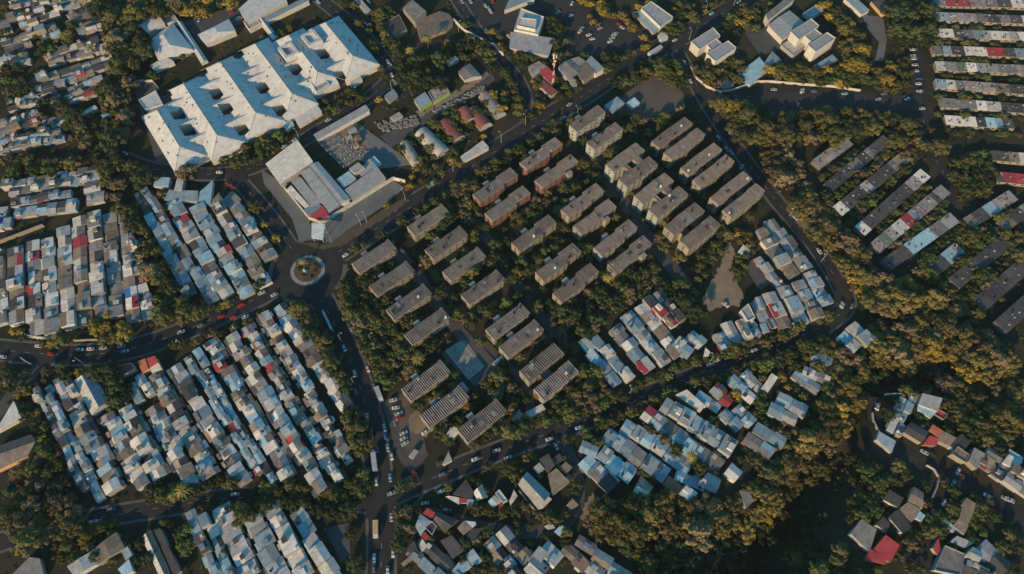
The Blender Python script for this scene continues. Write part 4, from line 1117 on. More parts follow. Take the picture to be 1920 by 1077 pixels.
# the unfinished building: slab, beam grid and stub columns
q = [P(*p) for p in z6(460, 100)((815, 1010), (1010, 885), (1300, 1160), (1110, 1300))]
x, y = sum(p[0] for p in q) / 4, sum(p[1] for p in q) / 4
t = empty('unfinished_building', x, y); Lc = Local(x, y, 0); q = [Lc(p) for p in q]
b = MB(); b.prism(ccw(q), 0, .45); b.build('floor_slab', M['conc_dark'], t)
cols = MB()
for i in range(7):
    for j in range(4):
        p = lerp(lerp(q[0], q[1], j / 3 * .96 + .02), lerp(q[3], q[2], j / 3 * .96 + .02), i / 6 * .96 + .02)
        if (i * 5 + j) % 4: b = MB(); b.box(p[0] - .25, p[0] + .25, p[1] - .25, p[1] + .25, .46, 2.4); b.build('column', M['concrete'], t)
for i in range(7):
    a, c = lerp(q[0], q[3], i / 6 * .94 + .03), lerp(q[1], q[2], i / 6 * .94 + .03)
    nn = normals([a, c]); b = MB(); w = .22
    b.prism(ccw([(a[0] + nn[0][0] * w, a[1] + nn[0][1] * w), (c[0] + nn[0][0] * w, c[1] + nn[0][1] * w), (c[0] - nn[0][0] * w, c[1] - nn[0][1] * w), (a[0] - nn[0][0] * w, a[1] - nn[0][1] * w)]), .47, .95); b.build('ground_beam', M['concrete'], t)
fixed(t, 'unfinished building with bare concrete slab, beams and stub columns', 'building')
for k, (u, v, w, d, h) in enumerate([(662, 250, 5, 3, 2.6), (672, 262, 3, 4, 2.2), (655, 262, 4, 3, 1.8), (668, 276, 3, 3, 2.4)]):
    x, y = P(u, v); t = empty('block_shelter', x, y, .6)
    b = MB(); b.box(-w / 2, w / 2, -d / 2, d / 2, 0, h); b.build('wall', M['wall_ochre' if k % 2 else 'concrete'], t)
    b = MB(); b.box(-w / 2 - .2, w / 2 + .2, -d / 2 - .2, d / 2 + .2, h + .01, h + .15); b.build('roof', R['t' if k % 2 else 'l'], t)
    tag(t, 'small half-built concrete shelter', 'on the tan building site', 'hut', u)

# barrel-vaulted huts
def vault(px0, px1, width, letter, label, h=1.2):
    x0, y0 = P(*px0, 2); x1, y1 = P(*px1, 2)
    L = hypot(x1 - x0, y1 - y0)
    t = empty('barrel_vault_hut', x0, y0, atan2(y1 - y0, x1 - x0))
    n = 10; prof = [(-width / 2 * cos(pi * k / n), h + width * .38 * sin(pi * k / n)) for k in range(n + 1)]
    V = [(0, y, z) for y, z in prof] + [(L, y, z) for y, z in prof]
    me('roof', V, [(k, k + 1, k + n + 2, k + n + 1) for k in range(n)], R[letter], t)
    b = MB(); pr = [(-width / 2 + .05, 0)] + [(y * .98, z - .05) for y, z in prof] + [(width / 2 - .05, 0)]
    m = len(pr); V = [(.1, y, z) for y, z in pr] + [(L - .1, y, z) for y, z in pr]
    b.add(V, [tuple(range(m)), tuple(range(2 * m - 1, m - 1, -1)), (0, m, m + 1, 1), (m - 2, 2 * m - 2, 2 * m - 1, m - 1)])
    b.build('wall', M['wall_grey'], t)
    fixed(t, label, 'hut', 'barrel-vaulted huts beside the wide avenue')
R['q'] = roof_mat('rusty_red_sheet', (.26, .08, .07), (.16, .07, .06), .8, .3, rust=.5)
ROOFWORD['q'] = 'rusty red'
vault((832, 228), (862, 262), 9, 'q', 'rust-red vaulted hut left of the three red ones')
vault((868, 205), (884, 228), 9, 'q', 'rust-red vaulted hut between the other two red huts')
vault((886, 205), (912, 238), 9, 'q', 'rust-red vaulted hut right of the others behind trees')
vault((789, 247), (832, 288), 10, 'l', 'pale zinc vaulted hut with white worn sheets')
vault((757, 268), (783, 308), 7, 'm', 'rust-mottled vaulted hut left of the pale vaulted one')
vault((908, 178), (938, 218), 9, 'm', 'grey vaulted hut with rust end nearest the avenue')

# single buildings elsewhere, by their roof corners
n2, n3, n4, s4 = z4(480, 0), z4(960, 0), z4(1440, 0), z4(1440, 270)
for nm, px, rf, h, kd, wl, rs, lb in [
 ('hall_wing', n2((1095, 60), (1190, 168), (1275, 92), (1170, 5)), 'g', 8, 's', 'wall_cream', .8, 'cream walled building with grey roof beside the curved hall at the top'),
 ('garage', n2((940, 190), (1015, 290), (1130, 225), (1070, 110)), 'd', 4, 'f', 'wall_cream', 0, 'dark flat-roofed building with cream parapet left of the curved hall'),
 ('kiosk_building', n2((1225, 815), (1315, 760), (1265, 690), (1180, 750)), 'b', 4, 's', 'wall_lime', .4, 'blue-roofed shop with lime green wall beside the rubble strip'),
 ('kiosk_building', n2((1330, 765), (1450, 690), (1400, 612), (1290, 690)), 'm', 4, 'f', 'wall_lime', 0, 'open-framed shop with lime green wall beside the rubble strip'),
 ('store', n2((1510, 540), (1560, 600), (1690, 570), (1600, 475)), 'g', 4, 'g', 'wall_grey', 1, 'grey gabled store at the end of the rubble strip'),
 ('store', n2((1420, 460), (1440, 490), (1520, 450), (1490, 420)), 'b', 3, 's', 'wall_grey', .3, 'small blue roofed store in trees above the lime green shops'),
 ('site_shed', n2((1000, 880), (1030, 905), (1100, 870), (1070, 840)), 'l', 3, 's', 'wall_grey', .3, 'small pale shed at the edge of the rubble heaps'),
 ('gas_tank_shed', n2((740, 0), (830, 110), (860, 80), (780, -10)), 'l', 3, 's', 'wall_grey', .3, 'narrow pale roof along the top street right of the hospital'),
 ('roadside_store', [(863, 294), (868, 303), (917, 277), (905, 264)], 'l', 4, 's', 'wall_white', .4, 'pale roofed store on the upper kerb of the wide avenue'),
 ('white_office', n3((15, 225), (195, 262), (240, 130), (65, 65)), 'h', 9, 'f', 'wall_white', 0, 'white office with stepped blue and white roof at the top centre'),
 ('white_office', n3((40, 195), (175, 225), (185, 150), (60, 135)), 'w', 12, 'f', 'wall_white', 0, 'pale upper storey on the white office at the top centre'),
 ('hall', n3((-20, 360), (275, 420), (318, 295), (-10, 245)), 's', 6, 's', 'wall_grey', .8, 'slate grey hall just below the white office at the top centre'),
 ('top_hall', n3((-60, 80), (120, 10), (170, 0), (0, -40)), 'b', 5, 's', 'wall_white', .4, 'blue-grey roof strip at the top edge left of the white office'),
 ('flat_block', n3((965, 65), (1110, 205), (1205, 130), (1040, 12)), 's', 7, 'f', 'wall_white', 0, 'slate roofed white block beside the golden trees at the top'),
 ('lean_to', n3((900, 95), (1060, 250), (1110, 215), (960, 80)), 'b', 3.5, 's', 'wall_grey', .4, 'blue lean-to along the slate roofed white block at the top'),
 ('white_school', n3((1340, 315), (1400, 372), (1558, 270), (1505, 210)), 's', 10, 'f', 'wall_white', 0, 'white school block with blue windows, left wing near the top junction'),
 ('white_school', n3((1455, 405), (1520, 462), (1678, 360), (1615, 308)), 's', 10, 'f', 'wall_white', 0, 'white school block, right wing near the top junction'),
 ('white_school', n3((1440, 320), (1505, 390), (1580, 340), (1520, 285)), 's', 9, 'f', 'wall_white', 0, 'low link between the two white school wings'),
 ('small_kiosk', n3((1090, 265), (1120, 310), (1170, 280), (1130, 235)), 'l', 4, 's', 'wall_white', .3, 'small pale kiosk at the street corner below the top blocks'),
 ('workshop', n3((345, 505), (460, 650), (485, 640), (395, 460)), 'g', 5, 's', 'wall_grey', .5, 'narrow grey workshop roof right of the red-roofed station'),
 ('workshop', n3((350, 500), (440, 590), (545, 520), (440, 440)), 'g', 5, 'g', 'wall_cream', 1.2, 'grey gabled workshop beside the red and white mast'),
 ('workshop', n3((480, 560), (540, 612), (620, 545), (545, 470)), 't', 5.5, 's', 'wall_cream', .8, 'brown roofed workshop at the avenue corner'),
 ('workshop', n3((440, 440), (480, 510), (560, 470), (500, 428)), 'g', 5, 's', 'wall_cream', .5, 'grey roofed workshop behind the brown one'),
 ('workshop', n3((545, 470), (625, 555), (690, 520), (590, 425)), 'b', 6, 's', 'wall_white', 1, 'steep blue roofed workshop right of the brown one'),
 ('station_shop', n3((203, 545), (300, 635), (338, 578), (262, 500)), 'r', 5, 's', 'wall_cream', .6, 'bright red roofed shop at the foot of the mast'),
 ('station_shop', n3((120, 500), (160, 580), (260, 500), (200, 460)), 'm', 4.5, 's', 'wall_cream', .4, 'rust-mottled roof left of the bright red roofed shop'),
 ('station_shop', n3((200, 640), (290, 720), (345, 690), (235, 600)), 'q', 4, 's', 'wall_grey', .3, 'rusty red roof below the bright red roofed shop'),
 ('yard_canopy', n3((855, 770), (905, 812), (957, 772), (915, 730)), 'c', 4, 's', 'steel', .3, 'light blue square canopy in the school yard'),
 ('yard_canopy', n3((690, 790), (755, 850), (845, 775), (785, 725)), 'b', 4, 's', 'steel', .3, 'blue-grey canopy at the left corner of the school yard'),
 ('top_block', n4((0, 155), (200, -5), (160, -30), (-20, 110)), 'g', 9, 's', 'wall_white', .3, 'grey roofed white block cut by the top frame edge'),
 ('big_hall', n4((0, 190), (108, 300), (268, 165), (160, 78)), 's', 7, 'g', 'wall_white', 1, 'slate grey gabled hall beside the white stepped building'),
 ('white_tower_house', n4((170, 240), (230, 300), (382, 195), (322, 142)), 's', 13, 'f', 'wall_white', 0, 'tall white building at the upper right, upper wing'),
 ('white_tower_house', n4((300, 345), (355, 392), (505, 288), (440, 245)), 's', 13, 'f', 'wall_white', 0, 'tall white building at the upper right, lower wing'),
 ('white_tower_house', n4((268, 268), (330, 325), (405, 262), (345, 215)), 's', 12, 'f', 'wall_white', 0, 'link between the wings of the tall white building'),
 ('porch_block', n4((95, 340), (190, 420), (280, 350), (170, 290)), 'l', 3.5, 'f', 'wall_grey', 0, 'low pale porch with dark opening below the tall white building'),
 ('shade_roof', n4((260, 100), (320, 140), (415, 80), (370, 30)), 'b', 4, 's', 'steel', .3, 'blue-grey shade roof above the tall white building'),
 ('shade_roof', n4((330, 500), (380, 510), (525, 455), (480, 410)), 'b', 4, 's', 'steel', .3, 'blue-grey shade roof below the tall white building'),
 ('shade_roof', z4(960, 0)((1680, 560), (1780, 640), (1920, 520), (1850, 430)), 'c', 4, 's', 'steel', .4, 'long light blue roof behind the curved boundary wall'),
 ('shade_roof', n4((-40, 490), (20, 510), (100, 455), (30, 385)), 'b', 4, 's', 'steel', .4, 'blue roof at the right of the long light blue one'),
 ('red_hut', z4(960, 0)((1530, 610), (1580, 650), (1660, 640), (1600, 580)), 'm', 3.5, 's', 'wall_grey', .3, 'hut with red and grey roof inside the curved boundary wall'),
 ('top_row', n4((570, -10), (700, 110), (760, 80), (640, -30)), 'b', 4, 's', 'wall_white', .3, 'blue-grey long roof entering from the top edge at the right'),
 ('top_row', n4((770, 10), (860, 110), (950, 70), (860, -10)), 'd', 4, 's', 'wall_ochre', .3, 'dark roofed long building with ochre wall at the top right'),
 ('green_hut', z6(0, 130)((1185, 605), (1260, 550), (1215, 480), (1135, 520)), 'c', 4, 's', 'wall_green', .4, 'square light blue roofed hut with bright green wall at the left'),
 ('long_hut', z6(0, 130)((870, 520), (900, 545), (1095, 435), (1060, 400)), 'w', 3.5, 'g', 'wall_grey', .4, 'narrow pale gabled hut left of the bright green walled hut'),
 ('street_stall', z4(480, 540)((490, 175), (555, 310), (582, 325), (505, 165)), 'c', 3, 's', 'steel', .3, 'narrow light blue stall roof beside the south avenue'),
 ('white_canopy_hut', z6(230, 320)((340, 175), (510, 182), (535, 85), (380, 75)), 'c', 5, 's', 'wall_grey', .4, 'bright light blue square roof beside the road above the roundabout'),
 ('white_canopy_hut', z6(230, 320)((575, 225), (660, 232), (690, 100), (615, 85)), 'l', 5, 's', 'wall_grey', .4, 'pale narrow roof right of the bright light blue square roof'),
 ('long_roof', z6(230, 320)((460, 330), (840, 350), (850, 230), (520, 220)), 'b', 4, 's', 'wall_grey', .3, 'wide dark blue roof at the top of the blue-roofed block'),
 ('long_roof', z6(230, 320)((845, 350), (985, 385), (1015, 110), (870, 240)), 'c', 4.5, 's', 'wall_white', .3, 'light blue end roof right of the wide dark blue roof'),
 ('corner_house', z6(230, 320)((1010, 330), (1040, 400), (1100, 330), (1080, 250)), 't', 4, 's', 'wall_cream', .3, 'small brown roof at the corner below the red car'),
 ('corner_house', z6(230, 320)((1060, 380), (1110, 450), (1330, 320), (1230, 230)), 'g', 4, 's', 'wall_cream', .4, 'large grey roof facing the road above the roundabout'),
 ('warehouse', z6(40, 640)((590, 445), (790, 832), (985, 675), (800, 340)), 'wb', 6, 'g', 'wall_white', 1.6, 'large gabled warehouse with cream front slope in the lower left block'),
 ('corner_house', z6(40, 640)((1028, 290), (1090, 412), (1280, 310), (1230, 245)), 'r', 5, 'f', 'wall_white', 0, 'dark red flat roof with white parapet beside the curved road'),
 ('corner_house', z6(40, 640)((1300, 230), (1360, 360), (1435, 315), (1390, 195)), 'o', 6, 's', 'wall_ochre', .6, 'bright orange roofed house beside the curved road'),
 ('corner_house', z6(40, 640)((1395, 195), (1440, 300), (1540, 245), (1500, 168)), 'r', 6.5, 's', 'wall_ochre', .6, 'dull red roofed house attached to the bright orange one'),
 ('corner_house', z6(40, 640)((1440, 305), (1470, 365), (1575, 310), (1545, 248)), 'w', 5.5, 's', 'wall_white', .3, 'white roofed piece below the dull red roof'),
 ('white_cottage', z4(0, 540)((-40, 1080), (0, 1060), (165, 970), (110, 850)), 'h', 5, 's', 'wall_white', 1, 'white mono-pitch building at the left frame edge'),
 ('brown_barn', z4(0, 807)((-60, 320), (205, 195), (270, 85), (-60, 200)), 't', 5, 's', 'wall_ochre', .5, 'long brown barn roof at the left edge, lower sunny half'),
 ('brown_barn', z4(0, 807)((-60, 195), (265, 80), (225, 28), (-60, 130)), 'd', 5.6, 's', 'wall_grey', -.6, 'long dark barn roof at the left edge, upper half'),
 ('court_house', z4(0, 807)((690, 900), (725, 1010), (935, 880), (870, 760)), 't', 6, 'g', 'wall_cream', .8, 'brown gabled long building at the bottom left'),
 ('court_house', z4(0, 807)((500, 1020), (560, 1100), (725, 1000), (685, 905)), 'l', 5.6, 'g', 'wall_white', .8, 'pale grey part joined to the brown gabled long building'),
 ('court_house', z4(0, 807)((880, 1040), (920, 1090), (1000, 1060), (965, 965)), 'c', 4, 's', 'wall_white', .3, 'light blue shed below the brown gabled long building'),
 ('court_house', z4(0, 807)((905, 900), (940, 975), (990, 930), (950, 860)), 'b', 4, 's', 'wall_white', .3, 'blue-grey shed at the right end of the brown gabled long building'),
 ('long_barn', z4(0, 807)((1060, 805), (1195, 1100), (1290, 1100), (1125, 740)), 'wt', 5, 'g', 'wall_cream', .8, 'long tan gabled barn beside the alley at the bottom left'),
 ('long_barn', z4(0, 807)((1150, 745), (1300, 1100), (1350, 1060), (1200, 735)), 'd', 4.6, 's', 'wall_grey', .3, 'long dark barn parallel to the tan one at the bottom left'),
 ('long_barn', z4(0, 807)((80, 1090), (330, 1090), (300, 960), (220, 950)), 'g', 4, 's', 'wall_grey', .3, 'dull grey roof at the bottom left corner'),
 ('white_upper_house', z6(1310, 510)((470, 430), (550, 555), (635, 515), (555, 358)), 's', 7.5, 'f', 'wall_white', 0, 'white two-storey house with slate roof near the dirt lot'),
 ('shed', z6(1310, 400)((440, 430), (510, 490), (580, 425), (500, 355)), 'l', 3.5, 's', 'wall_grey', .3, 'lone pale square shed right of the dirt lot'),
 ('triangle_house', z6(1310, 510)((50, 960), (110, 950), (130, 900), (75, 850)), 'w', 3.5, 's', 'wall_cream', .2, 'small white roof with red stairs beside the long road'),
 ('long_white_house', z6(1240, 670)((162, 420), (438, 618), (492, 545), (285, 365)), 'w', 6.5, 's', 'wall_ochre', .4, 'long white roofed building with pink wall facing the long road'),
 ('white_tall_house', z6(1240, 670)((1120, 355), (1195, 398), (1310, 228), (1235, 180)), 'w', 6, 's', 'wall_cream', .3, 'white narrow building standing among golden trees'),
 ('gabled_house', z6(1060, 750)((730, 1090), (900, 1120), (990, 975), (845, 850)), 'wt', 4.5, 'g', 'wall_cream', 1.4, 'pale brown gabled house with streaked roof above the ravine'),
 ('gabled_house', z6(1060, 750)((1480, 960), (1690, 1050), (1750, 900), (1600, 812)), 's', 5, 'g', 'wall_grey', 1.2, 'large slate grey gabled house above the ravine'),
 ('cream_house', z6(1060, 750)((1780, 825), (1900, 925), (1990, 810), (1870, 705)), 'h', 5.5, 'g', 'wall_white', .8, 'bright cream roofed house at the right end of the hillside block'),
 ('ravine_house', z4(960, 807)((1705, 450), (1750, 585), (1810, 530), (1770, 460)), 'g', 4, 's', 'wall_grey', .4, 'lone grey roofed house at the ravine edge'),
 ('kiosk', z6(740, 640)((1470, 795), (1515, 860), (1695, 765), (1650, 705)), 'l', 4, 's', 'wall_grey', .3, 'pale blue roadside kiosk roof beside the long road'),
 ('kiosk', z6(740, 640)((1310, 850), (1355, 915), (1460, 860), (1395, 765)), 'g', 3.6, 's', 'wall_grey', .3, 'grey square roof left of the pale blue roadside kiosk'),
 ('annex', z6(740, 640)((560, 1080), (660, 1090), (740, 1010), (640, 935)), 'w', 4, 's', 'wall_cream', .3, 'pale annex roof at the foot of the lowest apartment block'),
 ('shed', z6(740, 640)((380, 900), (440, 930), (580, 840), (520, 780)), 'l', 3, 's', 'wall_grey', .3, 'grey shed row leaning on the middle lower apartment block'),
 ('shed', z6(740, 640)((525, 925), (560, 970), (615, 915), (580, 875)), 's', 3, 's', 'wall_grey', .3, 'small slate shed between the two lower apartment blocks'),
 ('shed', z6(740, 640)((725, 470), (800, 570), (835, 545), (765, 455)), 'b', 3, 's', 'wall_grey', .2, 'narrow blue shed below the mural court'),
 ('shed', z6(740, 640)((1130, 375), (1205, 468), (1245, 440), (1165, 350)), 'c', 3, 's', 'wall_grey', .2, 'narrow pale blue shed left of the joined apartment pair'),
 ('shed', z6(740, 640)((1090, 250), (1115, 270), (1225, 190), (1195, 160)), 'b', 3, 's', 'wall_grey', .2, 'blue lean-to in front of the block beside the mural court'),
 ('parking_roof', z4(480, 807)((1140, 195), (1175, 215), (1215, 155), (1185, 140)), 'l', 2.8, 's', 'steel', .1, 'small pale parking roof on the dirt corner near the junction'),
 ('depot', z6(820, 840)((55, 185), (75, 190), (165, 140), (125, 45)), 's', 4, 's', 'wall_white', .2, 'pale square depot roof on the pavement curve near the junction')]:
    B(nm, px, rf, h, lb, kd, wl, rs)
K6, K7 = z6(820, 840), z6(740, 897)
kk = 'town_house'
for px, rf, h, kd, wl, rs, lb in [
 (K6((905, 410), (1135, 690), (1270, 520), (1005, 265)), 'ls', 6, 'g', 'wall_cream', 1.6, 'gabled house with pale sunlit slope and palm shade, bottom centre'),
 (K6((1130, 690), (1180, 680), (1285, 575), (1215, 520)), 'w', 5.8, 's', 'wall_cream', .2, 'pale roof end of the two-tone gabled house'),
 (K6((1240, 300), (1290, 540), (1485, 385), (1335, 228)), 't', 5, 's', 'wall_cream', .5, 'large tan streaked roof right of the two-tone gabled house'),
 (K6((1145, 125), (1245, 280), (1320, 200), (1245, 65)), 'd', 5, 's', 'wall_cream', .4, 'dark brown square roof above the large tan roof'),
 (K6((1280, 130), (1335, 200), (1420, 130), (1370, 60)), 'd', 4, 's', 'wall_grey', .3, 'dark roof under a small tree beside the alley'),
 (K6((1370, 220), (1440, 300), (1515, 220), (1440, 155)), 't', 4.5, 's', 'wall_cream', .3, 'small tan square roof beside the alley'),
 (K6((1075, 225), (1130, 295), (1205, 240), (1145, 165)), 'l', 4.5, 's', 'wall_grey', .3, 'pale square roof left of the dark brown square roof'),
 (K6((1440, 310), (1470, 385), (1510, 345), (1475, 295)), 'w', 4, 's', 'wall_grey', .2, 'tiny white roof at the right end of the large tan roof'),
 (K6((170, 520), (400, 575), (400, 480), (320, 355)), 'd', 5, 's', 'wall_grey', .5, 'dark trapezoid roof behind the curved white and blue strip'),
 (K6((90, 545), (245, 635), (250, 560), (130, 540)), 'w', 4, 's', 'wall_white', .2, 'pointed white roof at the street tip, bottom centre'),
 (K6((255, 620), (330, 620), (335, 570), (260, 560)), 'r', 4, 's', 'wall_white', .2, 'small dull red roof between white and blue ones'),
 (K6((330, 640), (440, 690), (455, 590), (340, 575)), 'c', 4, 's', 'wall_white', .2, 'light blue square roof at the end of the curved strip'),
 (K6((400, 500), (450, 590), (570, 550), (500, 405)), 'wb', 4.6, 'g', 'wall_cream', .8, 'small gabled house with white and blue slopes, bottom centre'),
 (K6((570, 600), (620, 670), (720, 600), (640, 530)), 'cw', 5, 'g', 'wall_white', .4, 'house with white and light blue roof beside the green tree'),
 (K6((650, 510), (740, 620), (790, 590), (695, 465)), 'h', 6, 'f', 'wall_white', 0, 'white flat-roofed house with dark skylight, bottom centre'),
 (K6((690, 690), (740, 660), (745, 620), (700, 625)), 'r', 4, 's', 'wall_cream', .2, 'small red awning roof on the white flat-roofed house'),
 (K6((805, 600), (820, 650), (900, 540), (860, 475)), 'l', 5, 's', 'wall_cream', .4, 'pale slanting roof left of the two-tone gabled house'),
 (K6((1450, 640), (1510, 690), (1585, 640), (1515, 570)), 't', 4, 's', 'wall_grey', .3, 'small brown hut right of the shaded yard, bottom centre'),
 (K6((1200, 880), (1240, 920), (1320, 900), (1280, 840)), 'l', 3.5, 's', 'wall_grey', .2, 'pale shed above the light blue scrap roofs'),
 (K6((1310, 940), (1400, 1010), (1470, 910), (1390, 860)), 'c', 3.5, 's', 'wall_grey', .2, 'light blue scrap roof at the bottom centre alley'),
 (K7((230, 540), (290, 650), (405, 480), (290, 400)), 'bw', 5, 'g', 'wall_white', .8, 'curved corner house with blue and white roof near the bottom junction'),
 (K7((310, 395), (420, 450), (460, 390), (370, 335)), 'r', 5, 's', 'wall_cream', .3, 'bright red roof on the curved corner house'),
 (K7((295, 650), (340, 710), (395, 660), (340, 600)), 'r', 4.5, 's', 'wall_cream', .3, 'small bright red roof below the curved corner house'),
 (K7((435, 470), (560, 610), (720, 465), (480, 375)), 'd', 6, 'g', 'wall_brick', .9, 'big dark gabled roof with red trim near the bottom junction'),
 (K7((335, 550), (420, 640), (470, 540), (420, 480)), 'd', 4, 'f', 'wall_white', 0, 'dark sunken flat roof beside the big dark gable'),
 (K7((700, 560), (770, 640), (865, 570), (775, 480)), 't', 5, 's', 'wall_cream', .4, 'brown half of the split gable with white triangle'),
 (K7((780, 475), (860, 570), (915, 520), (910, 490)), 'h', 5.3, 's', 'wall_white', .2, 'white triangular roof piece at the street corner, bottom centre'),
 (K7((800, 650), (870, 720), (990, 560), (870, 570)), 'd', 4.6, 's', 'wall_grey', .3, 'dark slanting roof below the white triangular roof'),
 (K7((640, 1040), (720, 1090), (870, 1000), (780, 870)), 'c', 4.6, 's', 'wall_white', .4, 'large light blue flat roof at the bottom edge, left of pair'),
 (K7((785, 870), (880, 1000), (985, 930), (880, 790)), 'b', 5, 's', 'wall_white', .4, 'large blue flat roof at the bottom edge, right of pair'),
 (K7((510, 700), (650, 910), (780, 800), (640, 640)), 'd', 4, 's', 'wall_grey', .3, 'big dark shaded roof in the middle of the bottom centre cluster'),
 (K7((130, 790), (160, 840), (270, 820), (215, 700)), 'd', 5, 's', 'wall_grey', .3, 'dark roof with white ridge at the lower left of the cluster'),
 (K7((70, 960), (100, 990), (220, 900), (190, 850)), 't', 4.6, 's', 'wall_cream', .3, 'brown roof above the bottom edge left of the cluster'),
 (K7((265, 760), (310, 830), (370, 760), (310, 680)), 'wb', 4.4, 's', 'wall_white', .3, 'small white roof below the small bright red one'),
 (K7((1490, 930), (1590, 1040), (1720, 830), (1620, 760)), 's', 5.4, 's', 'wall_white', .5, 'slate grey house with white parapet at the bottom edge')]:
    B(kk, px, rf, h, lb, kd, wl, rs)
LL, MM = z6(1600, 720), crop(1580, 860, 4.9625)
for px, rf, h, kd, wl, rs, lb in [
 (LL((730, 232), (945, 312), (995, 165), (770, 108)), 's', 7, 's', 'wall_white', .6, 'large pale slate roof at the top of the bottom right knoll'),
 (LL((705, 275), (870, 390), (925, 320), (740, 235)), 'c', 5, 's', 'wall_white', .3, 'light blue lean-to under the large pale slate roof'),
 (LL((560, 540), (770, 665), (850, 540), (650, 430)), 'd', 5.5, 'g', 'wall_cream', .6, 'dark brown roof left of the bright orange roof, bottom right'),
 (LL((850, 520), (965, 612), (1012, 535), (890, 455)), 'o', 5.8, 's', 'wall_brick', .3, 'bright orange roof in the bottom right row'),
 (LL((785, 680), (930, 695), (965, 615), (850, 580)), 'r', 5, 's', 'wall_brick', .3, 'red roof just below the bright orange roof, bottom right'),
 (LL((935, 630), (1085, 700), (1155, 610), (1020, 535)), 't', 5.4, 's', 'wall_cream', .4, 'brown roof right of the bright orange roof, bottom right'),
 (LL((905, 345), (1010, 405), (1060, 345), (950, 285)), 'r', 4, 'f', 'wall_cream', 0, 'red floored roof terrace with pale walls on the knoll'),
 (LL((1085, 700), (1200, 790), (1310, 660), (1215, 560)), 'd', 5.5, 's', 'wall_grey', .4, 'dark grey roof in the bottom right row'),
 (LL((1105, 790), (1255, 885), (1300, 795), (1165, 700)), 't', 6, 'f', 'wall_cream', 0, 'tan flat roof with bright parapets in the bottom right row'),
 (LL((1290, 870), (1385, 960), (1480, 790), (1355, 715)), 'g', 6, 's', 'wall_cream', .4, 'grey half of the wide double roof in the bottom right row'),
 (LL((1440, 880), (1535, 960), (1605, 865), (1485, 790)), 't', 6, 's', 'wall_cream', .4, 'brown half of the wide double roof in the bottom right row'),
 (LL((1670, 885), (1820, 970), (1895, 880), (1740, 790)), 'w', 6.5, 's', 'wall_white', .5, 'pale beige roof with bright white wall near the right edge'),
 (LL((1740, 785), (1890, 875), (1905, 830), (1745, 730)), 'c', 6, 's', 'wall_white', .3, 'light blue roof behind the pale beige one near the right edge'),
 (LL((262, 620), (430, 775), (475, 645), (285, 530)), 'b', 4, 's', 'wall_grey', .3, 'large blue roof below the curved retaining wall'),
 (MM((605, 395), (740, 470), (755, 320), (665, 262)), 't', 5.5, 'g', 'wall_ochre', .6, 'brown gabled roof with orange-lit edge inside the hooked wall'),
 (MM((515, 480), (640, 595), (725, 480), (605, 405)), 't', 5, 's', 'wall_cream', .4, 'tan roof below the brown gabled one inside the hooked wall'),
 (MM((680, 555), (735, 590), (768, 530), (700, 478)), 'c', 4, 's', 'wall_white', .2, 'light blue awning roof beside the lane, lower right'),
 (MM((380, 385), (520, 460), (565, 370), (430, 290)), 'd', 5, 's', 'wall_white', .4, 'dark roof with white gable end beside lower right trees'),
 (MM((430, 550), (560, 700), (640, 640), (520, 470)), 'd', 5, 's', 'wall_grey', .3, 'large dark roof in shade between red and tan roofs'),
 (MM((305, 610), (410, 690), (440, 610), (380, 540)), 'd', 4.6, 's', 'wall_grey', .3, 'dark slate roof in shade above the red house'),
 (MM((290, 840), (445, 970), (525, 810), (395, 712)), 'r', 5.5, 's', 'wall_brick', .8, 'big red roofed house at the bottom right'),
 (MM((210, 940), (400, 985), (400, 925), (258, 838)), 'r', 4.8, 's', 'wall_brick', .3, 'lower red roof in front of the big red roofed house'),
 (MM((75, 700), (250, 870), (315, 660), (170, 565)), 'g', 5, 's', 'wall_grey', .4, 'grey roof with white stripes left of the big red roofed house'),
 (MM((1085, 560), (1165, 625), (1220, 490), (1110, 440)), 't', 5.5, 's', 'wall_ochre', .4, 'brown roof with orange-lit ridge at the lower right'),
 (MM((1105, 435), (1215, 505), (1235, 420), (1150, 365)), 't', 6, 's', 'wall_ochre', .4, 'brown roof just above the one with the orange-lit ridge'),
 (MM((1025, 625), (1130, 712), (1170, 620), (1080, 560)), 't', 5, 's', 'wall_grey', .3, 'brown roof just below the one with the orange-lit ridge'),
 (MM((928, 605), (1030, 690), (1062, 645), (955, 570)), 'c', 4, 's', 'wall_grey', .2, 'light blue roof with white skylights beside lower right bushes'),
 (MM((850, 1040), (1085, 1090), (1135, 890), (950, 808)), 'g', 5, 'f', 'wall_grey', 0, 'large dark grey flat roof at the bottom right edge'),
 (MM((1130, 910), (1270, 965), (1300, 885), (1215, 820)), 'l', 6, 'g', 'wall_white', .8, 'pale gabled house with white wall at the bottom right edge'),
 (MM((1190, 1030), (1320, 1085), (1370, 1040), (1225, 960)), 'l', 5, 's', 'wall_cream', .3, 'pale roof below the white walled gabled house'),
 (MM((838, 835), (880, 900), (912, 855), (890, 740)), 'r', 4, 's', 'wall_grey', .2, 'narrow dark red roof left of the large dark grey flat roof'),
 (MM((1000, 780), (1145, 835), (1215, 785), (1065, 720)), 'l', 4.4, 's', 'wall_white', .2, 'pale cluttered roof above the large dark grey flat roof')]:
    B(kk, px, rf, h, lb, kd, wl, rs)

# the curved hall at the top
q = ccw([P(*p, 2) for p in n2((1195, 178), (1290, 120), (1375, 85), (1440, 105), (1478, 150), (1470, 190), (1420, 232), (1310, 272), (1232, 300))])
x, y = sum(p[0] for p in q) / len(q), sum(p[1] for p in q) / len(q)
t = empty('curved_hall', x, y); Lc = Local(x, y, 0); foot(q); q = [Lc(p) for p in q]
b = MB(); b.prism(q, 0, 2.2); b.build('wall', M['wall_cream'], t)
b = MB(); b.slab([(a * .97, c * .97, 2.27) for a, c in q], .05); b.build('roof', R['t'], t)
fixed(t, 'low curved hall with brown roof and cream rim at the top', 'hall')

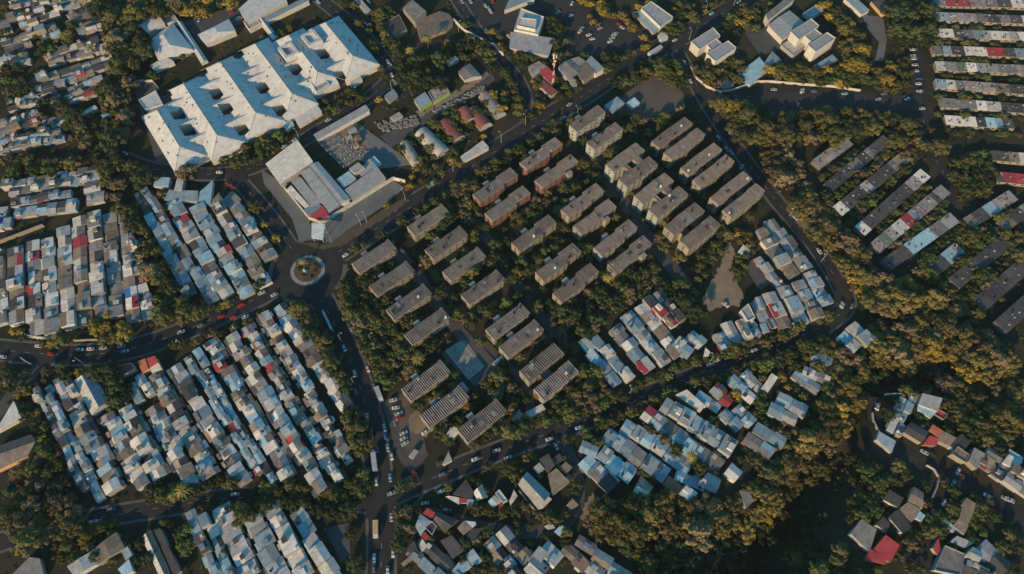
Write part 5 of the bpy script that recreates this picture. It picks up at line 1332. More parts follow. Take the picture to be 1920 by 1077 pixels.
# red and white lattice mast
x, y = P(1036, 162)
t = empty('telecom_mast', x, y)
HM = 27; segs = 8
for k in range(segs):
    b = MB(); z0, z1 = HM * k / segs, HM * (k + 1) / segs
    r0, r1 = .75 - .07 * k, .75 - .07 * (k + 1)
    for j in range(3):
        a0, a1 = 2 * pi * j / 3, 2 * pi * (j + 1) / 3
        p = lambda a, r, z: (r * cos(a), r * sin(a), z)
        b.tube(p(a0, r0, z0), p(a0, r1, z1), .09, n=5)
        b.tube(p(a0, r0, z0), p(a1, r1, z1), .05, n=4); b.tube(p(a0, r1, z1), p(a1, r1, z1), .07, n=4)
    b.build('lattice_section', M['red' if k % 2 == 0 else 'white'], t)
for k in range(3):
    b = MB(); a = 2 * pi * k / 3; b.box(-.3, .3, -.2, .2, 0, 2.2); o = b.build('antenna', M['white'], t); o.location = (1.2 * cos(a), 1.2 * sin(a), HM - 2.5); o.rotation_euler = (0, 0, a + pi / 2)
for k in range(2):
    b = MB(); b.tube((0, 0, 0), (0, -.4, 0), .9, .9, 14); o = b.build('dish', M['wall_ochre'], t); o.location = (.3 - .6 * k, -1.0, HM - 4 - 2.4 * k)
fixed(t, 'tall red and white lattice telecom mast beside the red roofed shop', 'mast')

# the court's painted lines and turquoise mural marks
cl, ct = MB(), MB()
cA, cB, cC, cD = [P(*p) for p in z6(740, 640)((572, 112), (742, 8), (1002, 292), (832, 432))]
def cpt(s, r): return lerp(lerp(cA, cB, s), lerp(cD, cC, s), r)
def line(mb, pts, w, z):
    V, F = ribbon(pts, w / 2, -w / 2, z); mb.add(V, F)
for ln in ([(0.03, .02), (.97, .02), (.97, .98), (.03, .98), (.03, .02)], [(.03, .5), (.97, .5)], [(.3, .02), (.3, .2), (.7, .2), (.7, .02)], [(.3, .98), (.3, .8), (.7, .8), (.7, .98)]):
    line(cl, [cpt(*p) for p in ln], .3, .375)
for c, r in (((.5, .5), .18), ((.5, .1), .38), ((.5, .9), .38)):
    a = [(c[0] + r * cos(2 * pi * k / 32), c[1] + .55 * r * sin(2 * pi * k / 32)) for k in range(33)]
    line(cl, [cpt(*p) for p in a if 0.02 < p[0] < .98 and .02 < p[1] < .98], .25, .379)
cl.build('court_line', M['courtline'])['kind'] = 'structure'
for c in ((.5, .18), (.5, .5), (.5, .8)):
    rnd = random.Random(c[1])
    for k in range(7):
        a = 2 * pi * k / 7 + rnd.random(); r = rnd.uniform(.07, .15)
        ct.add([(*cpt(c[0], c[1]), .39 + .001 * k)] + [(*cpt(c[0] + r * cos(a + d), c[1] + .5 * r * sin(a + d)), .39 + .001 * k) for d in (-.3, .3)], [(0, 1, 2)])
ct.build('court_mural', M['teal'])['kind'] = 'structure'
# curved white mural strokes fanning over the court
mr = MB()
for k in range(6):
    a = [(.5 + (.06 + .40 * s) * (-1 if k % 2 else 1), .82 - .1 * k * s + .12 * sin(3 * s)) for s in [q / 10 for q in range(11)]]
    line(mr, [cpt(max(.03, min(.97, p[0])), max(.03, min(.97, p[1]))) for p in a], .2, .40 + .001 * k)
mr.build('court_line', M['courtline'])['kind'] = 'structure'
# rubble heaps
def rubble(poly, n, seed, label):
    rnd = random.Random(seed); q = [P(*p) for p in poly]; b = MB()
    for _ in range(n):
        s, r = rnd.random(), rnd.random()
        x, y = lerp(lerp(q[0], q[1], s), lerp(q[3], q[2], s), r)
        w, h, a = rnd.uniform(.4, 1.3), rnd.uniform(.3, 1.1), rnd.random() * pi
        b.prism([(x + w * cos(a + k * pi / 2 + rnd.uniform(-.3, .3)), y + w * .7 * sin(a + k * pi / 2)) for k in range(4)], 0, h)
    o = b.build('rubble', M['rubble']); o['kind'] = 'stuff'; fixed(o, label, 'rubble')
rubble(n2((890, 920), (1200, 870), (1220, 930), (960, 1000)), 160, 1, 'grey rubble heaps above the building site')
rubble(n2((1320, 840), (1700, 640), (1720, 690), (1360, 850)), 170, 2, 'strip of pale rubble and scrap beside the lime green shops')
rubble(k1((620, 0), (750, 0), (860, 60), (700, 110)), 60, 3, 'tan rubble inside the building site')

# ------------------------------------------------------------------ trees
def crown_mesh(kind, seed, nleaf=430, lobes=8, flat=.75):
    rnd = random.Random(seed * 13 + 7)
    L = []
    for i in range(lobes):
        a = 2.4 * i + rnd.uniform(-.4, .4); r = (.12, .45, .72)[i % 3] + rnd.uniform(-.1, .12) if i else 0
        L.append((r * cos(a), r * sin(a), (rnd.uniform(.55, .95) - .55 * r * r) * flat, rnd.uniform(.17, .33)))
    V, F = [], []
    for k in range(nleaf):
        cx, cy, cz, R_ = rnd.choice(L)
        while True:
            d = [rnd.gauss(0, 1) for _ in range(3)]
            n = math.sqrt(sum(q * q for q in d))
            if n > .1: break
        d = [q / n for q in d]
        if d[2] < -.45: d[2] = -d[2]
        rr = R_ * rnd.uniform(.55, 1.25)
        p = (cx + d[0] * rr, cy + d[1] * rr, cz + d[2] * rr * flat)
        nn = [d[0] + rnd.uniform(-.4, .4), d[1] + rnd.uniform(-.4, .4), d[2] + rnd.uniform(-.1, .7)]
        l = math.sqrt(sum(q * q for q in nn)) or 1; nn = [q / l for q in nn]
        ref = (0, 0, 1) if abs(nn[2]) < .9 else (1, 0, 0)
        u = (nn[1] * ref[2] - nn[2] * ref[1], nn[2] * ref[0] - nn[0] * ref[2], nn[0] * ref[1] - nn[1] * ref[0])
        l = math.sqrt(sum(q * q for q in u)); u = [q / l for q in u]
        v = (nn[1] * u[2] - nn[2] * u[1], nn[2] * u[0] - nn[0] * u[2], nn[0] * u[1] - nn[1] * u[0])
        s = rnd.uniform(.05, .12); t = rnd.uniform(.05, .10)
        b = len(V)
        for a, c in ((-s, -t * .4), (s * .2, -t), (s, t * .3), (-s * .3, t)):
            V.append(tuple(p[i] + u[i] * a + v[i] * c for i in range(3)))
        F.append((b, b + 1, b + 2, b + 3))
    m = bpy.data.meshes.new('crown'); m.from_pydata(V, [], F); m.materials.append(LEAF[kind])
    return m
def trunk_mesh(seed, palm=False):
    rnd = random.Random(seed); b = MB()
    if palm:
        b.tube((0, 0, 0), (.03, .02, 1), .05, .035, 7)
    else:
        b.tube((0, 0, 0), (.02, .03, .55), .075, .05, 7)
        for k in range(4):
            a = 2 * pi * k / 4 + rnd.random(); r = rnd.uniform(.35, .55)
            b.tube((.02, .03, .5), (r * cos(a), r * sin(a), rnd.uniform(.8, 1.05)), .038, .012, 5)
    m = bpy.data.meshes.new('trunk'); m.from_pydata(b.V, [], b.F); m.materials.append(M['bark'])
    return m
def palm_mesh(seed):
    rnd = random.Random(seed); V, F = [], []
    for k in range(17):
        a = 2 * pi * k / 17 + rnd.uniform(-.15, .15); el = rnd.uniform(.1, .9); Lf = rnd.uniform(.8, 1.05)
        prev = None
        for s in range(5):
            t = s / 4
            r = Lf * t * cos(el * (1 - t * .5)); z = .25 * sin(el) * t * 2 - .55 * t * t
            w = .10 * (1 - abs(t - .45) * 1.5) + .01
            q = len(V)
            V.append((r * cos(a) - w * sin(a), r * sin(a) + w * cos(a), z - .05)); V.append((r * cos(a), r * sin(a), z)); V.append((r * cos(a) + w * sin(a), r * sin(a) - w * cos(a), z - .05))
            if prev is not None: F += [(prev, q, q + 1, prev + 1), (prev + 1, q + 1, q + 2, prev + 2)]
            prev = q
    m = bpy.data.meshes.new('crown'); m.from_pydata(V, [], F); m.materials.append(LEAF['p'])
    return m
CROWN = {k: [crown_mesh(k, i + 10 * ord(k), lobes=rn, nleaf=nl, flat=fl) for i, (rn, nl, fl) in enumerate([(19, 950, .78), (14, 850, .9), (24, 1100, .66), (17, 900, .85), (21, 1000, .72)])] for k in 'oydfkh'}
TRUNK = [trunk_mesh(i) for i in range(3)]
PALM, PTRUNK = [palm_mesh(i) for i in range(3)], trunk_mesh(9, True)
APB = [(x, y, L, w) for x, y, L, w in APTS]
def in_block(x, y, m=0):
    for bx, by, L, w in APB:
        dx, dy = x - bx, y - by
        a, b = dx * cos(AX) + dy * sin(AX), -dx * sin(AX) + dy * cos(AX)
        if abs(a) < L / 2 + m and abs(b) < w / 2 + m: return True
    return False
trnd = random.Random(5)
NT = [0]
TREES = []
def tree(u, v, r, kind, place, group): TREES.append((u, v, r * (trnd.uniform(.85, 1.5) if r >= 1.7 else 1.0), kind, place, group))
def build_tree(u, v, r, kind, place, group):
    NT[0] += 1
    zc = r * 1.1
    x, y = P(u, v, zc); x, y = P(u, v, zc + ground_z(x, y))
    z = ground_z(x, y)
    a = trnd.uniform(0, 2 * pi)
    if kind == 'p':
        h = r * 2.4
        x, y = P(u, v, h)
        t = empty('palm_tree', x, y)
        shared('trunk', PTRUNK, t, (0, 0, 0), a, (5, 5, h)); shared('crown', trnd.choice(PALM), t, (0, 0, h), a, (r, r, r))
        tag(t, 'palm tree with star-shaped crown', place, 'palm tree', u, group)
        return
    t = empty('bush' if r < 1.7 else 'tree', x, y, 0, z)
    th = r * .75
    if r >= 1.7: shared('trunk', trnd.choice(TRUNK), t, (0, 0, -.2), a, (r, r, th * 1.6))
    q = trnd.uniform(.9, 1.12)
    shared('crown', trnd.choice(CROWN[kind]), t, (0, 0, th * .55 if r >= 1.7 else 0), a, (r, r * q, r * trnd.uniform(.85, 1.15)))
    size = 'big' if r > 5 else 'mid-sized' if r > 3.2 else 'small'
    word = 'bush' if r < 1.7 else 'tree'
    tag(t, '%s %s %s' % (size, LEAFWORD[kind], word) if r >= 1.7 else '%s bush' % LEAFWORD[kind], place, word, u, group)
def ok_tree(x, y, r):
    if in_block(x, y, .5 + r * .25): return False
    if built(x, y) or any(in_poly(x, y, q) for n, q in CLEAR): return False
    return not any(poly_d((x, y), q['pts']) < q['w'] / 2 + (-1.6 if k not in ('l', 'sw') else -2.4) for k, q in ROADS.items() if k != 'pl')
def grove(place, group, px, n, rmin, rmax, kinds, seed, line=False, spread=2.5):
    if seed in (1, 2, 46, 52, 53, 54, 55, 56, 57, 58, 61, 62): rmax *= 1.35; kinds = kinds.replace('f', 'o')
    if seed in (46, 52, 53, 54, 55, 56): kinds = kinds.replace('d', 'o').replace('o', 'h') + 'hhhko'
    rnd = random.Random(seed); done = 0; tries = 0; pts = []
    us, vs = [p[0] for p in px], [p[1] for p in px]
    def inside(u, v):
        c = False; j = len(px) - 1
        for i in range(len(px)):
            if (px[i][1] > v) != (px[j][1] > v) and u < (px[j][0] - px[i][0]) * (v - px[i][1]) / (px[j][1] - px[i][1]) + px[i][0]: c = not c
            j = i
        return c
    if line:
        w = [P(*p, 3) for p in px]
        tot = sum(hypot(b[0] - a[0], b[1] - a[1]) for a, b in zip(w, w[1:]))
        for i in range(n):
            s = (i + rnd.uniform(.2, .8)) / n * tot
            for a, b in zip(w, w[1:]):
                L = hypot(b[0] - a[0], b[1] - a[1])
                if s <= L: break
                s -= L
            c = lerp(a, b, min(1, s / L))
            x, y = c[0] + rnd.uniform(-spread, spread), c[1] + rnd.uniform(-spread, spread)
            r = rnd.uniform(rmin, rmax)
            if not ok_tree(x, y, r): continue
            tree(*UV(x, y, r * 1.1), r, rnd.choice(kinds), place, group)
        return
    while done < n and tries < n * 40:
        tries += 1
        u, v = rnd.uniform(min(us), max(us)), rnd.uniform(min(vs), max(vs))
        if not inside(u, v): continue
        r = rnd.uniform(rmin, rmax)
        x, y = P(u, v, r)
        if not ok_tree(x, y, r) or any(hypot(x - a, y - b) < (r + c) * .55 for a, b, c in pts): continue
        pts.append((x, y, r)); tree(u, v, r, rnd.choice(kinds), place, group); done += 1
def trees(place, group, kind, *items):
    for u, v, r in items: tree(u, v, r, kind, place, group)
G = grove
tf = 'trees of the top left wood'
G('in the wood at the top left', tf, [(165, 0), (330, 0), (300, 20), (256, 40), (268, 100), (250, 118), (200, 60), (180, 40)], 44, 3, 5.6, 'ooddk', 1)
G('in the wood left of the hospital', tf, [(185, 60), (262, 60), (240, 150), (238, 240), (205, 262), (190, 180), (205, 120)], 50, 2.8, 5.2, 'ookkod', 2)
G('behind the short rows at the left', tf, [(10, 315), (100, 300), (185, 288), (205, 310), (185, 305), (10, 336)], 14, 3, 4.5, 'oofd', 3)
G('along the left lane', 'trees along the left lane', [(198, 315), (212, 360), (222, 395), (252, 430), (272, 470), (290, 510), (315, 548), (330, 585)], 50, 2.8, 4.6, 'ookkdo', 4, True, 5)
G('between the settlement and the hospital', tf, [(165, 285), (200, 320), (235, 300), (245, 335), (285, 330), (250, 300)], 12, 3, 5, 'dddo', 5)
G('in the settlement at the top left', 'trees scattered through the top left settlement', [(0, 0), (130, 0), (150, 70), (60, 110), (120, 190), (60, 300), (0, 300)], 60, 1.8, 3.8, 'odddfk', 6)
G('below the settlement at the left', 'trees scattered through the top left settlement', [(95, 170), (130, 200), (165, 215), (220, 290), (150, 290), (120, 230)], 34, 2.2, 4.2, 'dddok', 7)
trees('in the settlement at the top left', 'palms of the top left settlement', 'p', (118, 64, 3.4), (168, 87, 3.4), (42, 100, 3.2))
trees('in the settlement at the top left', 'trees scattered through the top left settlement', 'y', (86, 104, 1.9))
gg = 'golden trees along the curved road'
G('above the curved road at the left', gg, [(14, 612), (60, 640), (100, 640), (135, 625), (175, 600), (215, 610), (245, 640)], 16, 2.2, 3.8, 'yyoo', 8, True, 3)
G('between the left houses and the curved road', gg, [(170, 598), (205, 590), (228, 610), (215, 640), (180, 635)], 9, 2.6, 3.8, 'yoody', 9)
G('at the end of the left lane', gg, [(290, 560), (330, 560), (385, 580), (360, 605), (330, 612), (300, 600)], 11, 2.8, 4.4, 'ooofk', 10)
G('along the road left of the roundabout', gg, [(395, 582), (440, 560), (480, 540), (505, 522)], 14, 1.8, 3, 'oyofd', 11, True, 2.5)
G('on the lower kerb of the curved road', gg, [(300, 655), (340, 640), (385, 628), (430, 612), (470, 596), (492, 590)], 14, 1.6, 2.8, 'oodo', 12, True, 2)
trees('along the road left of the roundabout', gg, 'y', (495, 421, 2.6), (516, 445, 2.9), (342, 340, 2.0))
trees('along the road left of the roundabout', gg, 'k', (345, 318, 5))
trees('along the road left of the roundabout', gg, 'o', (478, 388, 3.4), (470, 380, 3.0), (515, 452, 2.4), (488, 528, 3))
ga = 'trees along the south avenue'
G('on the left kerb of the south avenue', ga, [(552, 580), (578, 612), (600, 640), (622, 680), (640, 705), (655, 735)], 36, 2.8, 4.4, 'ooodk', 13, True, 3.5)
G('left of the south avenue near the junction', ga, [(640, 765), (670, 770), (684, 830), (672, 850), (648, 815)], 12, 3, 4.6, 'oood', 14)
G('in the narrow park right of the south avenue', 'park trees right of the south avenue', [(640, 530), (690, 520), (720, 570), (755, 640), (770, 700), (720, 720), (680, 640), (640, 570)], 70, 2.2, 4, 'oodffdk', 15)
G('at the left corner of the bottom junction', ga, [(650, 905), (680, 885), (695, 910), (670, 945)], 7, 2.4, 3.4, 'fofo', 16)
gs = 'trees along the shaded bottom left street'
G('along the upper side of the bottom left street', gs, [(265, 928), (330, 920), (400, 905), (460, 905), (510, 912), (560, 925), (620, 925), (665, 918)], 56, 2.2, 3.8, 'oodoyd', 17, True, 2.6)
G('along the lower side of the bottom left street', gs, [(380, 952), (440, 955), (500, 950), (540, 945), (600, 955), (650, 960)], 36, 2, 3.8, 'dodd', 18, True, 2.4)
G('at the left end of the bottom left street', gs, [(0, 955), (60, 935), (140, 945), (130, 990), (60, 1010), (0, 1020)], 15, 3.4, 5.4, 'kkoo', 19)
G('above the brown gabled long building', gs, [(105, 1000), (170, 985), (180, 1020), (130, 1050), (105, 1040)], 9, 2.6, 3.8, 'fooy', 20)
G('left of the large lower left block', gs, [(60, 740), (85, 800), (100, 860), (120, 920), (80, 880), (50, 790), (0, 745), (30, 730)], 18, 2.4, 3.8, 'ddoyd', 21)
trees('left of the large lower left block', gs, 'y', (48, 732, 2.4), (68, 772, 2.2), (128, 702, 2.6), (146, 698, 2.6))
G('beside the gabled warehouse', 'big dark trees beside the gabled warehouse', [(160, 690), (215, 690), (235, 730), (225, 755), (205, 750), (170, 720)], 12, 3.6, 5.4, 'dddf', 22)
trees('in the blocks at the bottom left', 'trees in the bottom left blocks', 'o', (455, 965, 4.4), (445, 975, 3.2), (645, 955, 3.4), (655, 1000, 3.0))
trees('in the blocks at the bottom left', 'trees in the bottom left blocks', 'f', (338, 1022, 3.4), (345, 1030, 2.6), (352, 880 + 140, 2.4))
trees('in the blocks at the bottom left', 'trees in the bottom left blocks', 'd', (420, 1035, 2.8), (660, 1055, 4.2), (675, 1065, 3.4), (300, 905, 2.2), (250, 862, 2.4))
trees('at the bottom edge of the lower left block', 'palms at the bottom left', 'p', (341, 918, 4.2), (325, 930, 3))
trees('inside the traffic circle', 'roundabout trees', 'p', (566, 490, 2.6))
trees('inside the traffic circle', 'roundabout trees', 'o', (588, 496, 1.7), (560, 503, 1.5), (590, 508, 1.7), (582, 518, 1.7), (566, 516, 1.7), (578, 492, 1.75))
trees('inside the traffic circle', 'roundabout trees', 'k', (558, 492, 1.8), (572, 487, 1.7))
t = empty('monument', *P(572, 510))
b = MB(); b.tube((0, 0, .2), (0, 0, .9), 1.5, 1.4, 12); b.build('plinth', M['concrete'], t)
b = MB(); b.tube((0, 0, .91), (0, 0, 3.2), .5, .3, 8); b.build('statue', M['white'], t)
fixed(t, 'small white monument on a round plinth in the traffic circle', 'monument')
gh = 'trees of the hospital garden'
G('along the lower side of the hospital', gh, [(400, 300), (440, 272), (470, 268), (520, 248), (535, 235), (540, 255), (480, 300), (430, 312)], 20, 2.4, 3.8, 'ofodo', 23)
G('in the garden right of the hospital wings', gh, [(610, 180), (660, 165), (690, 190), (640, 210), (605, 215), (575, 225)], 15, 1.8, 3.2, 'ofdo', 24)
G('in the hospital yard', gh, [(480, 60), (525, 45), (555, 40), (545, 55), (500, 90)], 9, 2, 3.2, 'dfo', 25)
G('above the hospital', gh, [(320, 0), (440, 0), (420, 25), (380, 30), (330, 15)], 14, 3, 4.6, 'oodyo', 26)
trees('above the hospital', gh, 'f', (340, 105, 2.4), (360, 102, 2.2), (282, 138, 3), (292, 142, 2.6))
trees('along the street right of the hospital', 'street trees right of the hospital', 'o', (655, 32, 3.4), (672, 42, 3), (664, 8, 4), (640, 4, 3.4), (695, 78, 3.6), (700, 90, 3), (690, 55, 2.8), (720, 140, 3.2), (712, 125, 3))
trees('along the street right of the hospital', 'street trees right of the hospital', 'y', (709, 186, 3.0))
gt = 'dark trees in the top middle'
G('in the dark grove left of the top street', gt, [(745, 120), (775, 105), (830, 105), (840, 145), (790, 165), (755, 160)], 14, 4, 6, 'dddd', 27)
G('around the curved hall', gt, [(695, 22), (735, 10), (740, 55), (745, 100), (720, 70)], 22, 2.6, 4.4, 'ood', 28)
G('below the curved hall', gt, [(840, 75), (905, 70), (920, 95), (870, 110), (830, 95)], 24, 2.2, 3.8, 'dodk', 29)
trees('below the curved hall', gt, 'p', (768, 92, 3.4), (800, 70, 3.6))
G('around the barrel-vaulted huts', 'trees between the barrel-vaulted huts', [(735, 290), (790, 300), (850, 290), (880, 250), (960, 200), (945, 160), (900, 190), (850, 190), (800, 225), (820, 260), (770, 240)], 55, 1.9, 3.4, 'oofyd', 30)
trees('around the barrel-vaulted huts', 'trees between the barrel-vaulted huts', 'y', (908, 255, 2.4), (770, 348, 2.2), (848, 298, 2.6))
trees('on the dry verge above the wide avenue', 'verge trees of the wide avenue', 'y', (725, 385, 2.6), (765, 350, 3), (772, 330, 2.4), (782, 315, 2.8))
trees('on the dry verge above the wide avenue', 'verge trees of the wide avenue', 'o', (800, 318, 2.6), (815, 310, 2.6), (790, 338, 2.4))
G('on the lower kerb of the wide avenue', 'verge trees of the wide avenue', [(660, 470), (720, 430), (780, 400), (850, 360), (900, 320), (960, 285), (1010, 250), (1050, 222)], 44, 2, 3.6, 'dodok', 31, True, 2.5)
G('in the thicket left of the red blocks', 'trees left of the brick-red blocks', [(850, 350), (895, 330), (905, 380), (890, 430), (862, 400)], 15, 2.6, 4.2, 'kkod', 32)
trees('against the half-hidden apartment block', 'trees left of the brick-red blocks', 'd', (840, 404, 4.6), (832, 416, 3.6))
trees('against the half-hidden apartment block', 'trees left of the brick-red blocks', 'y', (823, 424, 2.4))
gap_ = 'garden trees between the apartment blocks'
for kd, its in {
 'o': [(705, 502, 3.2), (690, 515, 2.6), (725, 560, 3), (886, 508, 3), (880, 515, 2.4), (803, 647, 3.2), (815, 640, 2.4), (806, 630, 2), (1210, 510, 2.6), (1225, 500, 2.4), (1076, 350, 2.6), (1085, 345, 2), (1108, 263, 2.6), (1150, 280, 3), (1150, 300, 2.4), (1180, 235, 2.2), (1285, 235, 2.2), (1100, 222, 2), (1012, 485, 2.2), (1016, 492, 2), (870, 600, 2.6), (845, 575, 2.4), (775, 605, 2.4), (755, 590, 2.2), (960, 660, 2), (1215, 245, 2.6)],
 'f': [(960, 518, 2.6), (1045, 455, 2.2), (1020, 470, 2), (1125, 545, 2.2), (1135, 560, 2), (940, 590, 2.2), (1160, 560, 2.4), (925, 570, 2.2), (1040, 372, 1.8), (1168, 525, 2.4), (810, 605, 1.8)],
 'd': [(900, 575, 2.6), (885, 590, 3), (1140, 395, 2.2), (1225, 310, 3), (1235, 318, 2.6), (1000, 400, 2.4), (990, 420, 2.4), (980, 395, 2), (1260, 330, 2.6), (1090, 470, 2.4), (1055, 580, 3), (1080, 590, 2.8), (1110, 575, 2.6), (925, 455, 2.8), (935, 480, 2.6), (950, 500, 2.4), (1160, 215, 2.2), (1330, 275, 2.2), (1350, 330, 2.2), (945, 430, 2.6), (1040, 585, 2.4), (780, 800 - 45, 2.2), (862, 800 - 12, 2.2)],
 'y': [(970, 510, 2.2), (720, 552, 1.9), (1228, 340, 1.6), (980, 795, 2.0), (985, 785, 1.7), (957, 812, 1.8)],
 'k': [(1010, 575, 2.4), (1055, 620, 2.6), (1065, 600, 2.4), (872, 470, 2.4), (1060, 560, 2.2)],
}.items(): trees('between the apartment blocks', gap_, kd, *[(u, v, r * 1.3) for u, v, r in its])
G('in the apartment gardens', gap_, [(660, 520), (760, 430), (900, 300), (1000, 250), (1080, 190), (1300, 200), (1400, 330), (1440, 390), (1340, 470), (1250, 510), (1120, 610), (1090, 690), (1060, 790), (900, 840), (780, 790), (740, 650)], 430, 1.5, 3.6, 'ddodfkoo', 200)
trees('between the apartment blocks', gap_, 'o', (795, 735, 2.6), (800, 748, 2.4), (790, 760, 2.2), (880, 765, 2.4), (872, 775, 2), (843, 828, 2.2), (838, 820, 2), (915, 815, 2), (935, 800, 2), (1090, 700, 2.8), (1085, 735, 3))
trees('between the apartment blocks', 'palms between the apartment blocks', 'p', (783, 672, 3.4), (1140, 520, 2.6), (1008, 740, 2.2))
G('right of the joined pair beside the court', 'thicket right of the joined pair', [(1080, 690), (1120, 680), (1145, 740), (1120, 765), (1070, 780), (1060, 765), (1090, 730)], 34, 2.4, 4.4, 'okkdo', 33)
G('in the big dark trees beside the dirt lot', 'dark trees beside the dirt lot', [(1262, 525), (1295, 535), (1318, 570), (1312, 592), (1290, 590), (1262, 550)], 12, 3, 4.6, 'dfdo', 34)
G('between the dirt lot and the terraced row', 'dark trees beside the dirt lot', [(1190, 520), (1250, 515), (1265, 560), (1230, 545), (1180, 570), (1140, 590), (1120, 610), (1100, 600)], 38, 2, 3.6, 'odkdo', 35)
G('around the right tip of the dirt lot', 'trees around the dirt lot', [(1368, 425), (1405, 430), (1420, 470), (1395, 500), (1400, 540), (1380, 540), (1372, 480), (1360, 450)], 18, 1.8, 3, 'oyfko', 36)
G('below the joined pair with a pale strip', 'trees around the dirt lot', [(1320, 470), (1350, 450), (1360, 470), (1330, 510), (1300, 540)], 12, 2, 3.2, 'oodk', 37)
gr = 'street trees along the long road'
G('on the upper kerb of the long road', gr, [(1050, 785), (1110, 760), (1180, 732), (1240, 705), (1300, 682), (1340, 662), (1400, 650), (1460, 625), (1520, 610), (1570, 578)], 64, 1.7, 3.1, 'offoo', 38, True, 2.2)
G('on the lower kerb of the long road', gr, [(1060, 822), (1120, 800), (1180, 770), (1240, 745), (1300, 722), (1360, 700), (1430, 678), (1500, 655), (1550, 635)], 50, 1.7, 3.1, 'oofd', 39, True, 2.2)
gj = 'trees between the hillside rows'
G('between the hillside rows, upper line', gj, [(1205, 795), (1235, 812), (1268, 835), (1300, 860), (1340, 890)], 32, 2.0, 3.3, 'oodk', 40, True, 1.6)
G('between the hillside rows, lower line', gj, [(1120, 825), (1150, 850), (1180, 870), (1225, 900)], 20, 1.9, 3.0, 'oodf', 41, True, 1.4)
G('between the hillside rows, right line', gj, [(1315, 775), (1345, 792), (1362, 730), (1390, 752), (1400, 765), (1440, 742)], 16, 1.8, 3.0, 'oody', 42, True, 2)
trees('among the hillside rows', gj, 'y', (1469, 706, 2.6), (1478, 725, 2.2), (1460, 735, 1.8), (1122, 787, 2.0), (1425, 760, 2.2), (1335, 880, 2.4))
trees('among the hillside rows', 'palms of the hillside block', 'p', (1297, 855, 3.2), (1258, 925, 3.2))
G('around the houses at the road bend', gj, [(1500, 650), (1570, 640), (1600, 665), (1620, 655), (1600, 700), (1570, 740), (1540, 690), (1510, 680)], 40, 2, 3.6, 'oodk', 43)
gk = 'trees of the bottom centre'
G('in the bottom centre cluster', gk, [(950, 870), (985, 880), (970, 910), (945, 890)], 8, 2, 3.2, 'ofo', 44)
trees('in the bottom centre cluster', gk, 'o', (885, 900, 3), (840, 912, 2.6), (905, 955, 3), (920, 960, 2.8), (893, 952, 2.8), (1085, 910, 2.8), (1080, 922, 2.4), (1030, 970, 3), (1045, 975, 2.6), (970, 1000, 2.6), (775, 905, 2.4), (1065, 965, 2.4), (985, 950, 2.4))
trees('in the bottom centre cluster', gk, 'd', (968, 958, 3.2), (755, 1000, 3), (745, 1020, 3.4), (770, 985, 2.4), (1060, 995, 2.8), (870, 1050, 2.6), (890, 1065, 2.6))
trees('in the bottom centre cluster', gk, 'f', (1060, 858, 2), (878, 895, 2), (896, 1018, 1.8), (750, 912, 2.2))
G('on the slope right of the bottom junction', gk, [(742, 960), (765, 955), (775, 985), (750, 1010), (738, 1040)], 9, 2, 3.2, 'okdo', 45)
trees('at the bottom road edge', gk, 'y', (1210, 1065, 2.8), (1222, 1072, 2.4), (1195, 1042, 2.2))
gv = 'trees of the lower right ravine'
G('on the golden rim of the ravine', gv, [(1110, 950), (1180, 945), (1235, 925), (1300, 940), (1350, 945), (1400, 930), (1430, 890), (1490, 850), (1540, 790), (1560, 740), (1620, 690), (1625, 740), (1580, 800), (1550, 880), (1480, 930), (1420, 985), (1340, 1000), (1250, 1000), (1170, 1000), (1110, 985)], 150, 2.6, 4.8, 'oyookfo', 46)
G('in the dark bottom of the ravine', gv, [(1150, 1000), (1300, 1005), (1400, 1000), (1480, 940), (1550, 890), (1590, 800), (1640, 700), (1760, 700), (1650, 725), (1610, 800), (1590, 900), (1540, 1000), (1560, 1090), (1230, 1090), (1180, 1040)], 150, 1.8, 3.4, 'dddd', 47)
G('beside the hooked wall at the lower right', gv, [(1590, 870), (1650, 865), (1690, 890), (1680, 930), (1640, 960), (1600, 990), (1570, 950)], 24, 2.2, 3.8, 'dofo', 48)
G('at the bottom right edge', gv, [(1500, 1040), (1580, 1030), (1620, 1050), (1610, 1090), (1480, 1090)], 13, 2.4, 3.8, 'okfd', 49)
G('above the bottom right street', gv, [(1800, 780), (1860, 790), (1900, 810), (1895, 840), (1860, 830), (1810, 825)], 16, 2.6, 4, 'fodo', 50)
G('between the bottom right lanes', gv, [(1780, 950), (1830, 930), (1850, 950), (1800, 985), (1740, 1000), (1755, 960)], 13, 1.8, 3, 'odfo', 51)
trees('between the bottom right lanes', gv, 'o', (1755, 993, 3), (1768, 1000, 2.6), (1740, 1000, 2.4), (1860, 1045, 2.6), (1850, 1055, 2.4), (1720, 1005, 2.6))
G('added unseen on the south ravine bank', gv, [(1150, 1098), (1600, 1098), (1640, 1150), (1150, 1150)], 45, 5, 6.5, 'dd', 211)  # tall trees added out of view to throw shade into the ravine
gw = 'trees of the golden hillside at the right'
G('on the golden hillside, upper part', gw, [(1440, 240), (1500, 300), (1520, 360), (1560, 420), (1530, 440), (1500, 390), (1460, 330), (1435, 290)], 70, 2.4, 4.4, 'ookkod', 52)
G('on the golden hillside, middle part', gw, [(1540, 380), (1600, 440), (1640, 500), (1640, 560), (1600, 540), (1570, 480), (1530, 430)], 80, 2.0, 4, 'ookkyfo', 53)
G('on the golden hillside, broad lower part', gw, [(1610, 520), (1700, 520), (1760, 555), (1800, 580), (1790, 610), (1700, 600), (1640, 580)], 110, 2.2, 4.4, 'ookooy', 54)
G('on the golden hillside around the dry slope', gw, [(1640, 600), (1720, 620), (1820, 610), (1900, 660), (1930, 730), (1880, 740), (1800, 710), (1700, 690), (1650, 700), (1630, 640)], 130, 2.0, 4.2, 'oykkoo', 55)
